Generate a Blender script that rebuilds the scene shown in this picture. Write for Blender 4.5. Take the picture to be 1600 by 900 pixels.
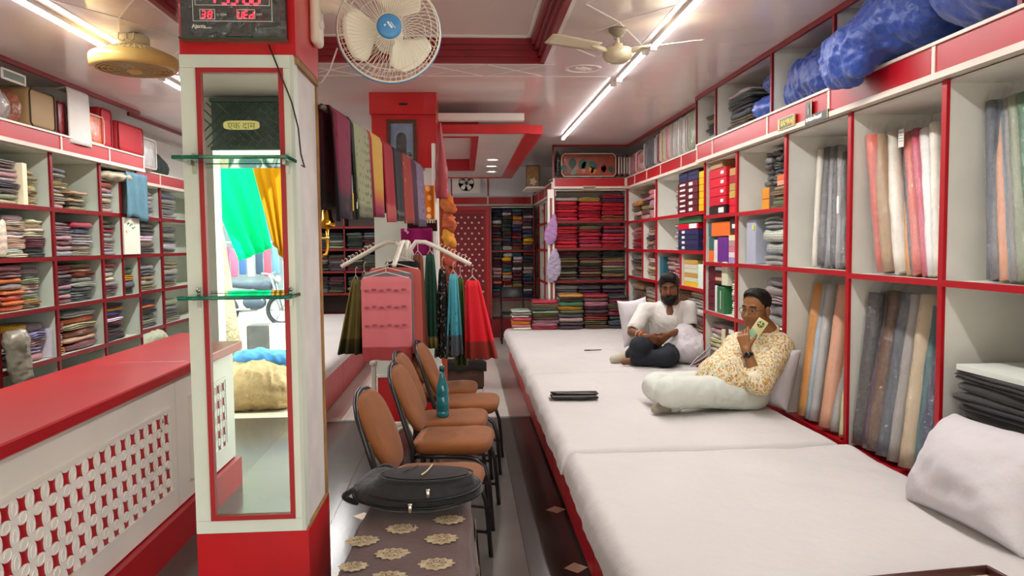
import bpy, bmesh, math, random
import numpy as np
from mathutils import Vector, Matrix, Euler

for o in list(bpy.data.objects):
    bpy.data.objects.remove(o, do_unlink=True)
SC = bpy.context.scene
COL = SC.collection
R = math.radians
PI = math.pi
rnd = random.Random(7)

# ------------------------------------------------------------------ camera
EYE = Vector((0, 0, 1.5))
FPX = 1150.0
cam_d = bpy.data.cameras.new('camera')
cam_d.sensor_width = 36
cam_d.lens = FPX / 1600 * 36
cam_d.clip_end = 200
cam_d.clip_start = 0.05
cam = bpy.data.objects.new('camera', cam_d)
COL.objects.link(cam)
CAM_ROT = Matrix.Rotation(-0.0626597, 3, 'Z') @ Matrix.Rotation(PI / 2 - 0.0597226, 3, 'X') @ Matrix.Rotation(-0.0105, 3, 'Z')
cam.matrix_world = Matrix.Translation(EYE) @ CAM_ROT.to_4x4()
SC.camera = cam

def ray(x, y):
    return CAM_ROT @ Vector(((x - 800) / FPX, (450 - y) / FPX, -1.0))
def at_y(x, y, Y):
    d = ray(x, y); return EYE + d * (Y / d.y)
def at_x(x, y, X):
    d = ray(x, y); return EYE + d * (X / d.x)
def at_z(x, y, Z):
    d = ray(x, y); return EYE + d * ((Z - EYE.z) / d.z)

# ------------------------------------------------------------------ world, sun, daylight
world = bpy.data.worlds.new('world')
SC.world = world
world.use_nodes = True
wn = world.node_tree
wn.nodes.clear()
w_out = wn.nodes.new('ShaderNodeOutputWorld')
w_bg = wn.nodes.new('ShaderNodeBackground')
w_sky = wn.nodes.new('ShaderNodeTexSky')
w_sky.sky_type = 'NISHITA'
w_sky.sun_disc = False
w_sky.sun_elevation = R(58)
w_sky.sun_rotation = R(100)
w_sky.dust_density = 4.0
w_sky.air_density = 1.0
w_bg.inputs['Strength'].default_value = 0.85
w_mix = wn.nodes.new('ShaderNodeMix'); w_mix.data_type = 'RGBA'
w_mix.inputs[0].default_value = 0.55
w_mix.inputs[7].default_value = (9.0, 9.0, 8.8, 1)
wn.links.new(w_sky.outputs[0], w_mix.inputs[6])
wn.links.new(w_mix.outputs[2], w_bg.inputs[0])
wn.links.new(w_bg.outputs[0], w_out.inputs[0])

sun_d = bpy.data.lights.new('sun', 'SUN')
sun_d.energy = 11.0
sun_d.angle = R(1.0)
sun_d.color = (1.0, 0.95, 0.86)
sun = bpy.data.objects.new('sun', sun_d)
COL.objects.link(sun)
sun.rotation_euler = Vector((-0.62, -0.28, -0.95)).to_track_quat('-Z', 'Y').to_euler()

SC.view_settings.view_transform = 'Standard'
SC.view_settings.look = 'None'
SC.view_settings.gamma = 1.0
SC.view_settings.use_curve_mapping = False
SC.view_settings.exposure = 0.30
try:
    SC.cycles.max_bounces = 8
    SC.cycles.diffuse_bounces = 4
    SC.cycles.glossy_bounces = 4
    SC.cycles.transparent_max_bounces = 12
    SC.cycles.use_denoising = True
    SC.cycles.sample_clamp_indirect = 6.0
    SC.cycles.caustics_reflective = False
    SC.cycles.caustics_refractive = False
except Exception:
    pass

# ------------------------------------------------------------------ materials
MATS = {}
def s2l(c):
    return tuple(((v / 12.92) if v <= 0.04045 else ((v + 0.055) / 1.055) ** 2.4) for v in c)
def hexc(h):
    h = h.lstrip('#'); return s2l(tuple(int(h[i:i + 2], 16) / 255 for i in (0, 2, 4)))

class NT:
    def __init__(s, m):
        m.use_nodes = True
        s.t = m.node_tree; s.t.nodes.clear()
        s.out = s.n('OutputMaterial')
    def n(s, t, **kw):
        nd = s.t.nodes.new('ShaderNode' + t)
        for k, v in kw.items():
            setattr(nd, k, v)
        return nd
    def l(s, a, b):
        s.t.links.new(a, b)

def mat(name, col=(.8, .8, .8), rough=.5, metal=0, spec=.5, coat=0, coat_r=.05, bump=None, var=None, obj_col=False, emis=None, trans=0, ior=1.45,
        sheen=0, crinkle=0, coords='Object', stripes=None, alpha=None, layers=None):
    """one procedural surface: a base colour with optional noise variation, bump, clear coat and crinkled film"""
    if name in MATS:
        return MATS[name]
    if isinstance(col, str):
        col = hexc(col)
    m = bpy.data.materials.new(name)
    N = NT(m)
    b = N.n('BsdfPrincipled')
    N.l(b.outputs[0], N.out.inputs[0])
    b.inputs['Roughness'].default_value = rough
    b.inputs['Metallic'].default_value = metal
    b.inputs['Specular IOR Level'].default_value = spec
    b.inputs['Coat Weight'].default_value = coat
    b.inputs['Coat Roughness'].default_value = coat_r
    b.inputs['IOR'].default_value = ior
    b.inputs['Transmission Weight'].default_value = trans
    if sheen:
        b.inputs['Sheen Weight'].default_value = sheen
    if alpha is not None:
        b.inputs['Alpha'].default_value = alpha
    tc = N.n('TexCoord')
    src = None
    if obj_col:
        oi = N.n('ObjectInfo'); src = oi.outputs['Color']
    else:
        rgb = N.n('RGB'); rgb.outputs[0].default_value = (*col, 1); src = rgb.outputs[0]
    if var:
        sc, amt = var[:2]
        no = N.n('TexNoise'); no.inputs['Scale'].default_value = sc; no.inputs['Detail'].default_value = 5
        N.l(tc.outputs[coords], no.inputs['Vector'])
        mr = N.n('MapRange'); mr.inputs[3].default_value = 1 - amt; mr.inputs[4].default_value = 1 + amt * .6
        mr.inputs[1].default_value = .3; mr.inputs[2].default_value = .7
        N.l(no.outputs[0], mr.inputs[0])
        mx = N.n('Mix', data_type='RGBA', blend_type='MULTIPLY'); mx.inputs[0].default_value = 1
        N.l(src, mx.inputs[6]); N.l(mr.outputs[0], mx.inputs[7]); src = mx.outputs[2]
    if layers:   # folded layers: a second tone in thin level bands
        sc, amt = layers
        wv = N.n('TexWave', wave_type='BANDS', bands_direction='Z'); wv.inputs['Scale'].default_value = sc
        wv.inputs['Distortion'].default_value = 1.5; wv.inputs['Detail'].default_value = 1
        N.l(tc.outputs['Generated'], wv.inputs['Vector'])
        mr = N.n('MapRange'); mr.inputs[3].default_value = 1 - amt; mr.inputs[4].default_value = 1 + amt * .4
        N.l(wv.outputs[1], mr.inputs[0])
        mx = N.n('Mix', data_type='RGBA', blend_type='MULTIPLY'); mx.inputs[0].default_value = 1
        N.l(src, mx.inputs[6]); N.l(mr.outputs[0], mx.inputs[7]); src = mx.outputs[2]
    if stripes:
        sc, c2, axis, thr = stripes
        wv = N.n('TexWave', wave_type='BANDS', bands_direction=axis); wv.inputs['Scale'].default_value = sc
        N.l(tc.outputs[coords], wv.inputs['Vector'])
        cr = N.n('Math', operation='GREATER_THAN'); cr.inputs[1].default_value = thr
        N.l(wv.outputs[1], cr.inputs[0])
        mx = N.n('Mix', data_type='RGBA'); N.l(cr.outputs[0], mx.inputs[0]); N.l(src, mx.inputs[6])
        mx.inputs[7].default_value = (*hexc(c2), 1) if isinstance(c2, str) else (*c2, 1)
        src = mx.outputs[2]
    N.l(src, b.inputs['Base Color'])
    if bump:
        sc, st = bump[:2]
        no = N.n('TexNoise'); no.inputs['Scale'].default_value = sc; no.inputs['Detail'].default_value = 6
        N.l(tc.outputs[coords], no.inputs['Vector'])
        bp = N.n('Bump'); bp.inputs['Strength'].default_value = st; bp.inputs['Distance'].default_value = bump[2] if len(bump) > 2 else .01
        N.l(no.outputs[0], bp.inputs['Height']); N.l(bp.outputs[0], b.inputs['Normal'])
    if crinkle:
        vo = N.n('TexNoise'); vo.inputs['Scale'].default_value = crinkle; vo.inputs['Detail'].default_value = 3
        vo.inputs['Distortion'].default_value = 1.2
        mp = N.n('Mapping'); mp.inputs['Location'].default_value = (rnd.random() * 9, 3, 1)
        N.l(tc.outputs['Object'], mp.inputs[0]); N.l(mp.outputs[0], vo.inputs['Vector'])
        bp = N.n('Bump'); bp.inputs['Strength'].default_value = .9; bp.inputs['Distance'].default_value = .03
        N.l(vo.outputs[0], bp.inputs['Height']); N.l(bp.outputs[0], b.inputs['Coat Normal'])
    if emis:
        b.inputs['Emission Color'].default_value = (*(hexc(emis[0]) if isinstance(emis[0], str) else emis[0]), 1)
        b.inputs['Emission Strength'].default_value = emis[1]
    MATS[name] = m
    return m

def film_mat(name='clear_plastic', amt=.12):
    """thin crumpled clear film: mostly see-through with sharp glints"""
    m = bpy.data.materials.new(name); N = NT(m)
    tr = N.n('BsdfTransparent'); gl = N.n('BsdfGlossy'); gl.inputs['Roughness'].default_value = .12
    df = N.n('BsdfDiffuse'); df.inputs[0].default_value = (.8, .8, .8, 1)
    tc = N.n('TexCoord'); no = N.n('TexNoise'); no.inputs['Scale'].default_value = 22; no.inputs['Detail'].default_value = 4; no.inputs['Distortion'].default_value = 1.5
    N.l(tc.outputs['Object'], no.inputs['Vector'])
    bp = N.n('Bump'); bp.inputs['Strength'].default_value = 1; bp.inputs['Distance'].default_value = .03
    N.l(no.outputs[0], bp.inputs['Height']); N.l(bp.outputs[0], gl.inputs['Normal'])
    m1 = N.n('MixShader'); m1.inputs[0].default_value = .25; N.l(gl.outputs[0], m1.inputs[1]); N.l(df.outputs[0], m1.inputs[2])
    m2 = N.n('MixShader'); m2.inputs[0].default_value = amt; N.l(tr.outputs[0], m2.inputs[1]); N.l(m1.outputs[0], m2.inputs[2])
    N.l(m2.outputs[0], N.out.inputs[0])
    MATS[name] = m
    return m

# ------------------------------------------------------------------ mesh helpers
_bevel_cache = {}
class MB:
    """collects shapes; build() links them as ONE mesh object"""
    def __init__(s):
        s.v = []; s.f = []; s.mi = []; s.sm = []
    def add(s, vs, fs, mi=0, smooth=False):
        k = len(s.v); s.v.extend(tuple(p) for p in vs)
        for f in fs:
            s.f.append(tuple(i + k for i in f)); s.mi.append(mi); s.sm.append(smooth)
        return s
    def box(s, c, d, rot=None, mi=0):
        hx, hy, hz = d[0] / 2, d[1] / 2, d[2] / 2
        vs = [Vector((x, y, z)) for z in (-hz, hz) for y in (-hy, hy) for x in (-hx, hx)]
        if rot is not None:
            vs = [rot @ p for p in vs]
        c = Vector(c)
        return s.add([p + c for p in vs], [(0, 2, 3, 1), (4, 5, 7, 6), (0, 1, 5, 4), (2, 6, 7, 3), (0, 4, 6, 2), (1, 3, 7, 5)], mi)
    def span(s, x0, x1, y0, y1, z0, z1, mi=0):
        return s.box(((x0 + x1) / 2, (y0 + y1) / 2, (z0 + z1) / 2), (abs(x1 - x0), abs(y1 - y0), abs(z1 - z0)), None, mi)
    def rbox(s, c, d, r, seg=2, rot=None, mi=0, smooth=True):
        key = (round(d[0], 4), round(d[1], 4), round(d[2], 4), round(r, 4), seg)
        if key not in _bevel_cache:
            bm = bmesh.new(); bmesh.ops.create_cube(bm, size=1)
            for v in bm.verts:
                v.co = Vector((v.co.x * d[0], v.co.y * d[1], v.co.z * d[2]))
            bmesh.ops.bevel(bm, geom=bm.edges[:], offset=min(r, min(d) * .49), segments=seg, affect='EDGES', profile=.5)
            bm.verts.index_update()
            _bevel_cache[key] = ([v.co.copy() for v in bm.verts], [[v.index for v in f.verts] for f in bm.faces]); bm.free()
        vs, fs = _bevel_cache[key]
        c = Vector(c)
        return s.add([(rot @ p if rot is not None else p) + c for p in vs], fs, mi, smooth)
    def tube(s, pts, r, n=8, closed=False, caps=True, mi=0, smooth=True):
        pts = [Vector(p) for p in pts]
        rs = r if isinstance(r, (list, tuple)) else [r] * len(pts)
        m = len(pts); rings = []; prev = None
        for i, p in enumerate(pts):
            if closed:
                t = (pts[(i + 1) % m] - pts[i - 1]).normalized()
            else:
                t = (pts[min(i + 1, m - 1)] - pts[max(i - 1, 0)])
                t = t.normalized() if t.length > 1e-9 else Vector((0, 0, 1))
            if prev is None:
                a = Vector((0, 0, 1)) if abs(t.z) < .9 else Vector((1, 0, 0))
                u = t.cross(a).normalized()
            else:
                u = (prev - t * prev.dot(t))
                u = u.normalized() if u.length > 1e-6 else t.orthogonal().normalized()
            prev = u; w = t.cross(u)
            rings.append([p + (u * math.cos(2 * PI * k / n) + w * math.sin(2 * PI * k / n)) * rs[i] for k in range(n)])
        vs = [q for rg in rings for q in rg]; fs = []
        for i in range(m if closed else m - 1):
            a, b2 = i * n, ((i + 1) % m) * n
            for k in range(n):
                fs.append((a + k, a + (k + 1) % n, b2 + (k + 1) % n, b2 + k))
        if caps and not closed:
            fs.append(tuple(range(n - 1, -1, -1))); fs.append(tuple((m - 1) * n + k for k in range(n)))
        return s.add(vs, fs, mi, smooth)
    def lathe(s, prof, n=24, mtx=None, mi=0, smooth=True, close=True):
        """prof: (radius, height) pairs, spun about local Z"""
        vs = []; fs = []
        for (r, z) in prof:
            for k in range(n):
                a = 2 * PI * k / n; vs.append(Vector((r * math.cos(a), r * math.sin(a), z)))
        for i in range(len(prof) - 1):
            for k in range(n):
                fs.append((i * n + k, i * n + (k + 1) % n, (i + 1) * n + (k + 1) % n, (i + 1) * n + k))
        if close:
            if prof[0][0] > 1e-6: fs.append(tuple(range(n - 1, -1, -1)))
            if prof[-1][0] > 1e-6: fs.append(tuple((len(prof) - 1) * n + k for k in range(n)))
        if mtx is not None:
            vs = [mtx @ p for p in vs]
        return s.add(vs, fs, mi, smooth)
    def prism(s, poly, h, mtx=None, mi=0, smooth=False):
        """poly: counter-clockwise 2-D outline, extruded from z=0 to z=h"""
        n = len(poly)
        vs = [Vector((x, y, 0)) for x, y in poly] + [Vector((x, y, h)) for x, y in poly]
        fs = [tuple(range(n - 1, -1, -1)), tuple(range(n, 2 * n))] + [(i, (i + 1) % n, n + (i + 1) % n, n + i) for i in range(n)]
        if mtx is not None:
            vs = [mtx @ p for p in vs]
        return s.add(vs, fs, mi, smooth)
    def grid(s, fn, nu, nv, mi=0, smooth=True, wrap_u=False):
        vs = [Vector(fn(i / (nu if wrap_u else nu - 1), j / (nv - 1))) for j in range(nv) for i in range(nu)]
        fs = []
        for j in range(nv - 1):
            for i in range(nu if wrap_u else nu - 1):
                i2 = (i + 1) % nu
                fs.append((j * nu + i, j * nu + i2, (j + 1) * nu + i2, (j + 1) * nu + i))
        return s.add(vs, fs, mi, smooth)
    def sheet(s, fn, nu, nv, th=.004, mi=0, smooth=True):
        """a cloth sheet with real thickness: front and back surfaces joined along the rim"""
        P = [[Vector(fn(i / (nu - 1), j / (nv - 1))) for i in range(nu)] for j in range(nv)]
        Nn = [[None] * nu for _ in range(nv)]
        for j in range(nv):
            for i in range(nu):
                du = P[j][min(i + 1, nu - 1)] - P[j][max(i - 1, 0)]
                dv = P[min(j + 1, nv - 1)][i] - P[max(j - 1, 0)][i]
                n_ = du.cross(dv); Nn[j][i] = n_.normalized() if n_.length > 1e-9 else Vector((0, 0, 1))
        vs = [P[j][i] + Nn[j][i] * th / 2 for j in range(nv) for i in range(nu)] + [P[j][i] - Nn[j][i] * th / 2 for j in range(nv) for i in range(nu)]
        K = nu * nv; fs = []
        for j in range(nv - 1):
            for i in range(nu - 1):
                a, b2, c, d = j * nu + i, j * nu + i + 1, (j + 1) * nu + i + 1, (j + 1) * nu + i
                fs.append((a, b2, c, d)); fs.append((K + d, K + c, K + b2, K + a))
        rim = [(0, i) for i in range(nu)] + [(j, nu - 1) for j in range(1, nv)] + [(nv - 1, i) for i in range(nu - 2, -1, -1)] + [(j, 0) for j in range(nv - 2, 0, -1)]
        for q in range(len(rim)):
            (j0, i0), (j1, i1) = rim[q], rim[(q + 1) % len(rim)]
            fs.append((j0 * nu + i0, K + j0 * nu + i0, K + j1 * nu + i1, j1 * nu + i1))
        return s.add(vs, fs, mi, smooth)
    def mesh(s, name, mats):
        me = bpy.data.meshes.new(name)
        me.from_pydata(s.v, [], s.f)
        for m in (mats if isinstance(mats, (list, tuple)) else [mats]):
            me.materials.append(m)
        me.polygons.foreach_set('material_index', s.mi)
        me.polygons.foreach_set('use_smooth', s.sm)
        me.update()
        return me
    def build(s, name, mats, parent=None, loc=None):
        return put(name, s.mesh(name, mats), parent, loc)

def put(name, me, parent=None, loc=None, rot=None, scale=None, color=None):
    o = bpy.data.objects.new(name, me); COL.objects.link(o)
    if parent is not None: o.parent = parent
    if loc is not None: o.location = loc
    if rot is not None: o.rotation_euler = rot
    if scale is not None: o.scale = scale
    if color is not None: o.color = (*color, 1)
    return o
def tag(o, label=None, cat=None, group=None, kind=None):
    if label: o['label'] = label
    if cat: o['category'] = cat
    if group: o['group'] = group
    if kind: o['kind'] = kind
    return o
def thing(name, label, cat, loc=(0, 0, 0), rz=0, group=None):
    o = bpy.data.objects.new(name, None); COL.objects.link(o)
    o.empty_display_size = .1
    o.location = loc; o.rotation_euler = (0, 0, rz)
    return tag(o, label, cat, group)
def copy_tree(o, parent=None):
    c = o.copy(); COL.objects.link(c); c.parent = parent
    for ch in [x for x in bpy.data.objects if x.parent == o]:
        copy_tree(ch, c)
    return c
def frame(origin, xax, yax):
    """matrix with local X, Y along the given axes"""
    x = Vector(xax).normalized(); y = Vector(yax); y = (y - x * y.dot(x)).normalized(); z = x.cross(y)
    return Matrix(((x.x, y.x, z.x, origin[0]), (x.y, y.y, z.y, origin[1]), (x.z, y.z, z.z, origin[2]), (0, 0, 0, 1)))
def text_obj(name, body, size, mtx, m, parent=None, extrude=.0008, align='CENTER', bold=0):
    cu = bpy.data.curves.new(name, 'FONT'); cu.body = body; cu.size = size; cu.extrude = extrude
    cu.align_x = align; cu.align_y = 'CENTER'; cu.offset = bold; cu.resolution_u = 3
    tmp = bpy.data.objects.new('tmp', cu); COL.objects.link(tmp)
    dg = bpy.context.evaluated_depsgraph_get()
    me = bpy.data.meshes.new_from_object(tmp.evaluated_get(dg)); me.name = name
    bpy.data.objects.remove(tmp); bpy.data.curves.remove(cu)
    me.materials.clear(); me.materials.append(m)
    me.transform(mtx)
    return put(name, me, parent)

def vnoise(p, seed=0):
    """smooth pseudo-noise on an (n,3) array, in about -1..1"""
    p = np.asarray(p, dtype=np.float32); rs = np.random.RandomState(seed + 11); out = np.zeros(p.shape[:-1], np.float32)
    for k in range(7):
        d = rs.normal(size=3); d /= np.linalg.norm(d); f = 1.0 * (1.35 ** k) ; ph = rs.rand() * 6.28
        w = rs.normal(size=3); w /= np.linalg.norm(w)
        out += np.sin(p @ (d * f).astype(np.float32) * 2.2 + ph + 1.3 * np.sin(p @ (w * f).astype(np.float32) + ph * 2)) / (1.12 ** k)
    return out / 4.5

# ------------------------------------------------------------------ rounded bodies from a distance field (smoothly joined capsules and ellipsoids)
def V(*a): return np.array(a, dtype=np.float32)
class SDF:
    def __init__(s): s.p = []
    def cap(s, a, b, ra, rb=None, k=.02, flat=None):
        s.p.append(('c', V(*a), V(*b), ra, ra if rb is None else rb, k, flat)); return s
    def chain(s, pts, rs, k=.02, flat=None):
        for i in range(len(pts) - 1): s.cap(pts[i], pts[i + 1], rs[i], rs[i + 1], k, flat)
        return s
    def ell(s, c, r, k=.02, rot=None):
        s.p.append(('e', V(*c), V(*r), None if rot is None else np.array(rot, dtype=np.float32), 0, k, None)); return s
    def cut(s, c, r, k=.01, rot=None):
        s.p.append(('x', V(*c), V(*r), None if rot is None else np.array(rot, dtype=np.float32), 0, k, None)); return s
    def plane_cut(s, n, d, k=.008):
        """keeps the side where dot(n, p) < d"""
        s.p.append(('p', V(*n), d, None, 0, k, None)); return s
    def mesh(s, name, m, vox=.006, noise=None, pad=.03, grow=0.0):
        lo = np.full(3, 1e9); hi = np.full(3, -1e9)
        for q in s.p:
            if q[0] == 'c':
                r = max(q[3], q[4]); lo = np.minimum(lo, np.minimum(q[1], q[2]) - r); hi = np.maximum(hi, np.maximum(q[1], q[2]) + r)
            elif q[0] == 'e':
                r = float(q[2].max()) if q[3] is not None else q[2]; lo = np.minimum(lo, q[1] - r); hi = np.maximum(hi, q[1] + r)
        lo -= pad + grow; hi += pad + grow
        ax = [np.arange(lo[i], hi[i] + vox, vox, dtype=np.float32) for i in range(3)]
        D = np.full([len(a) for a in ax], .08, np.float32)
        for q in s.p:
            k = q[5]; mg = k + 3 * vox + .02 + grow
            if q[0] == 'p':
                n, d = q[1], q[2]
                P = ax[0][:, None, None] * n[0] + ax[1][None, :, None] * n[1] + ax[2][None, None, :] * n[2] - d
                h = np.maximum(k - np.abs(D - P), 0) / k
                D = np.maximum(D, P) + h * h * k * .25
                continue
            if q[0] == 'c':
                r = max(q[3], q[4]); l0 = np.minimum(q[1], q[2]) - r - mg; h0 = np.maximum(q[1], q[2]) + r + mg
            else:
                r = float(q[2].max()); l0 = q[1] - r - mg; h0 = q[1] + r + mg
            ix = [slice(max(0, int((l0[i] - lo[i]) / vox)), min(len(ax[i]), int((h0[i] - lo[i]) / vox) + 2)) for i in range(3)]
            if any(t.start >= t.stop for t in ix): continue
            X, Y, Z = np.meshgrid(ax[0][ix[0]], ax[1][ix[1]], ax[2][ix[2]], indexing='ij', sparse=True)
            if q[0] == 'c':
                a, b, ra, rb = q[1:5]; ba = b - a; bb = float(ba @ ba) + 1e-9
                px, py, pz = X - a[0], Y - a[1], Z - a[2]
                h = np.clip((px * ba[0] + py * ba[1] + pz * ba[2]) / bb, 0, 1)
                vx, vy, vz = px - h * ba[0], py - h * ba[1], pz - h * ba[2]
                if q[6] is not None:
                    n = V(*q[6][:3]); n = n / np.linalg.norm(n); sc = q[6][3] - 1
                    dt = vx * n[0] + vy * n[1] + vz * n[2]
                    vx, vy, vz = vx + sc * dt * n[0], vy + sc * dt * n[1], vz + sc * dt * n[2]
                d = np.sqrt(vx * vx + vy * vy + vz * vz) - (ra + (rb - ra) * h)
            else:
                px, py, pz = X - q[1][0], Y - q[1][1], Z - q[1][2]
                if q[3] is not None:
                    m3 = q[3]
                    px, py, pz = (m3[0, 0] * px + m3[1, 0] * py + m3[2, 0] * pz, m3[0, 1] * px + m3[1, 1] * py + m3[2, 1] * pz, m3[0, 2] * px + m3[1, 2] * py + m3[2, 2] * pz)
                rx, ry, rz = [float(t) for t in q[2]]
                k0 = np.sqrt((px / rx) ** 2 + (py / ry) ** 2 + (pz / rz) ** 2)
                k1 = np.sqrt((px / rx ** 2) ** 2 + (py / ry ** 2) ** 2 + (pz / rz ** 2) ** 2)
                d = k0 * (k0 - 1) / np.maximum(k1, 1e-6)
            B = D[tuple(ix)]
            if q[0] == 'x':
                h = np.maximum(k - np.abs(B + d), 0) / k
                D[tuple(ix)] = np.maximum(B, -d) + h * h * k * .25
            else:
                h = np.maximum(k - np.abs(B - d), 0) / k
                D[tuple(ix)] = np.minimum(B, d) - h * h * k * .25
        D -= grow
        if noise:
            near = np.argwhere(np.abs(D) < .05)
            P = near * vox + lo
            for (amp, fr, seed) in noise:
                fr = np.array(fr if isinstance(fr, (tuple, list)) else (fr, fr, fr), np.float32)
                D[near[:, 0], near[:, 1], near[:, 2]] += amp * vnoise(P * fr, seed)
        return nets(D, lo, vox, name, m)

def nets(D, lo, vox, name, m):
    """naive surface nets: one smooth closed mesh around D < 0"""
    S = D < 0
    c = np.zeros([n - 1 for n in D.shape], np.uint8)
    for dx in (0, 1):
        for dy in (0, 1):
            for dz in (0, 1):
                c += S[dx:S.shape[0] - 1 + dx, dy:S.shape[1] - 1 + dy, dz:S.shape[2] - 1 + dz]
    act = np.argwhere((c > 0) & (c < 8))
    idx = np.full(c.shape, -1, np.int32); idx[act[:, 0], act[:, 1], act[:, 2]] = np.arange(len(act))
    acc = np.zeros((len(act), 3), np.float32); cnt = np.zeros(len(act), np.float32)
    corners = [(i, j, k) for i in (0, 1) for j in (0, 1) for k in (0, 1)]
    for a in corners:
        for ax in range(3):
            if a[ax]: continue
            b = list(a); b[ax] = 1
            da = D[act[:, 0] + a[0], act[:, 1] + a[1], act[:, 2] + a[2]]
            db = D[act[:, 0] + b[0], act[:, 1] + b[1], act[:, 2] + b[2]]
            w = (da < 0) != (db < 0)
            t = np.where(w, da / np.where(w, da - db, 1), 0)
            p = np.tile(np.array(a, np.float32), (len(act), 1)); p[:, ax] += t
            acc[w] += p[w]; cnt[w] += 1
    vs = (act + acc / cnt[:, None]) * vox + lo
    quads = []
    for ax in range(3):
        u, w = (ax + 1) % 3, (ax + 2) % 3
        sl0 = [slice(1, -1)] * 3; sl1 = [slice(1, -1)] * 3
        sl0[ax] = slice(0, -1); sl1[ax] = slice(1, None)
        s0, s1 = S[tuple(sl0)], S[tuple(sl1)]
        e = np.argwhere(s0 != s1)
        if not len(e): continue
        flip = s1[e[:, 0], e[:, 1], e[:, 2]]
        base = e.copy(); base[:, u] += 1; base[:, w] += 1
        q = []
        for (du, dw) in ((-1, -1), (0, -1), (0, 0), (-1, 0)):
            t = base.copy(); t[:, u] += du; t[:, w] += dw
            q.append(idx[t[:, 0], t[:, 1], t[:, 2]])
        q = np.stack(q, 1); q[flip] = q[flip][:, ::-1]
        quads.append(q)
    q = np.concatenate(quads); q = q[(q >= 0).all(1)]
    me = bpy.data.meshes.new(name)
    me.vertices.add(len(vs)); me.vertices.foreach_set('co', vs.astype(np.float32).ravel())
    me.loops.add(q.size); me.loops.foreach_set('vertex_index', q.astype(np.int32).ravel())
    me.polygons.add(len(q)); me.polygons.foreach_set('loop_start', np.arange(0, q.size, 4, dtype=np.int32))
    me.polygons.foreach_set('use_smooth', np.ones(len(q), bool))
    me.update(calc_edges=True); me.validate()
    if m: me.materials.append(m)
    return me
# ================================================================== materials used by the shell and furniture
CEIL = 2.76
RED = mat('red_laminate', '#ac0c1b', rough=.36, coat=.05, coat_r=.12, var=(3, .10))
RED_B = mat('red_paint_bright', '#c8161f', rough=.34, coat=.2, var=(2.5, .12), bump=(30, .05))
MAROON = mat('maroon_lipping', '#7d1119', rough=.4, var=(20, .2), bump=(60, .15))
CREAM = mat('cream_laminate', '#e6e2d6', rough=.42, var=(2, .06))
MINT = mat('pale_mint_laminate', '#dde6d8', rough=.35, var=(4, .07), bump=(50, .04))
INNER = mat('pale_shelf_lining', '#dedcd3', rough=.55, var=(3, .10))
INNER_G = mat('greenish_shelf_lining', '#c9d2c4', rough=.55, var=(3, .12))
WHITE = mat('white_paint', '#eceae4', rough=.5, var=(2, .05))
PLASTER = mat('grey_white_plaster', '#cfc9c4', rough=.8, var=(5, .14), bump=(25, .25))
PVC = mat('pvc_ceiling_panel', '#e6dad6', rough=.15, spec=.55, var=(1.2, .06))
PVC_L = mat('pvc_tray_panel', '#ddd0cb', rough=.25, var=(1.2, .06))
LINE = mat('ceiling_silver_line', '#f0e9e6', rough=.35)
WOOD = mat('raw_wood_edge', '#9a6f42', rough=.7, var=(18, .3), bump=(40, .3))
BLACKM = mat('black_metal', '#17161a', rough=.35, spec=.5)
STEEL = mat('steel', '#b9b6ae', rough=.3, metal=1)
FLOOR_G = mat('polished_grey_stone', '#544f4a', rough=.16, spec=.5, var=(2.2, .16))
FLOOR_D = mat('polished_dark_stone', '#3b3633', rough=.2, spec=.5, var=(2.6, .18))
FLOOR_W = mat('white_floor_tile', '#b9b2aa', rough=.18, var=(1.6, .08))
INLAY = mat('cream_inlay', '#d8c0a8', rough=.25, var=(8, .1))

def struct(name, mb, m, parent=None):
    o = mb.build(name, m, parent)
    if parent is None: o['kind'] = 'structure'
    return o

# ------------------------------------------------------------------ floor
fl = struct('floor', MB().span(-3.6, 2.7, -1.5, 12.3, -.12, -.012), FLOOR_D)
for a, b, m_ in ((-1.48, -.75, FLOOR_G), (-.75, -.35, FLOOR_D), (-.35, .27, FLOOR_G), (.27, .56, FLOOR_D)):
    y = -1.5
    while y < 6.3:
        y1 = min(y + 1.55, 6.33)
        if y1 - y < .2: break
        MB().span(a + .001, b - .001, y + .001, y1 - .001, -.012, 0).build('floor_slab', m_, fl)
        y = y1
MB().span(-3.5, -1.48, -1.5, 6.33, -.012, 0).build('floor_slab', FLOOR_D, fl)
MB().span(.56, 2.6, -1.5, 6.33, -.012, 0).build('floor_slab', FLOOR_D, fl)
for X in (.49, -.59):
    for k in range(3):
        yy = 2.55 + .75 * k
        MB().prism([(-.055, 0), (0, -.055), (.055, 0), (0, .055)], .0016, Matrix.Translation((X, yy, 0))).build('diamond_inlay', INLAY, fl)
y = 6.335
while y < 12.2:
    x = -3.5
    while x < 2.55:
        MB().span(x + .0015, x + .6085, y + .0015, y + .6085, -.012, 0).build('floor_tile', FLOOR_W, fl)
        x += .61
    y += .61

# ------------------------------------------------------------------ walls
struct('wall_left', MB().span(-3.62, -3.5, -1.5, 12.4, 0, 3.1), WHITE)
struct('wall_right', MB().span(2.58, 2.7, -1.5, 12.4, 0, 3.1), WHITE)
wb = struct('wall_back', MB().span(-3.6, 2.7, 12.2, 12.35, 0, 3.1), WHITE)
struct('wall_front', MB().span(-3.6, -2.12, -1.6, -1.42, 0, 3.1).span(2.5, 2.7, -1.6, -1.42, 0, 3.1).span(-2.12, 2.5, -1.6, -1.42, 2.62, 3.1), CREAM)

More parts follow.
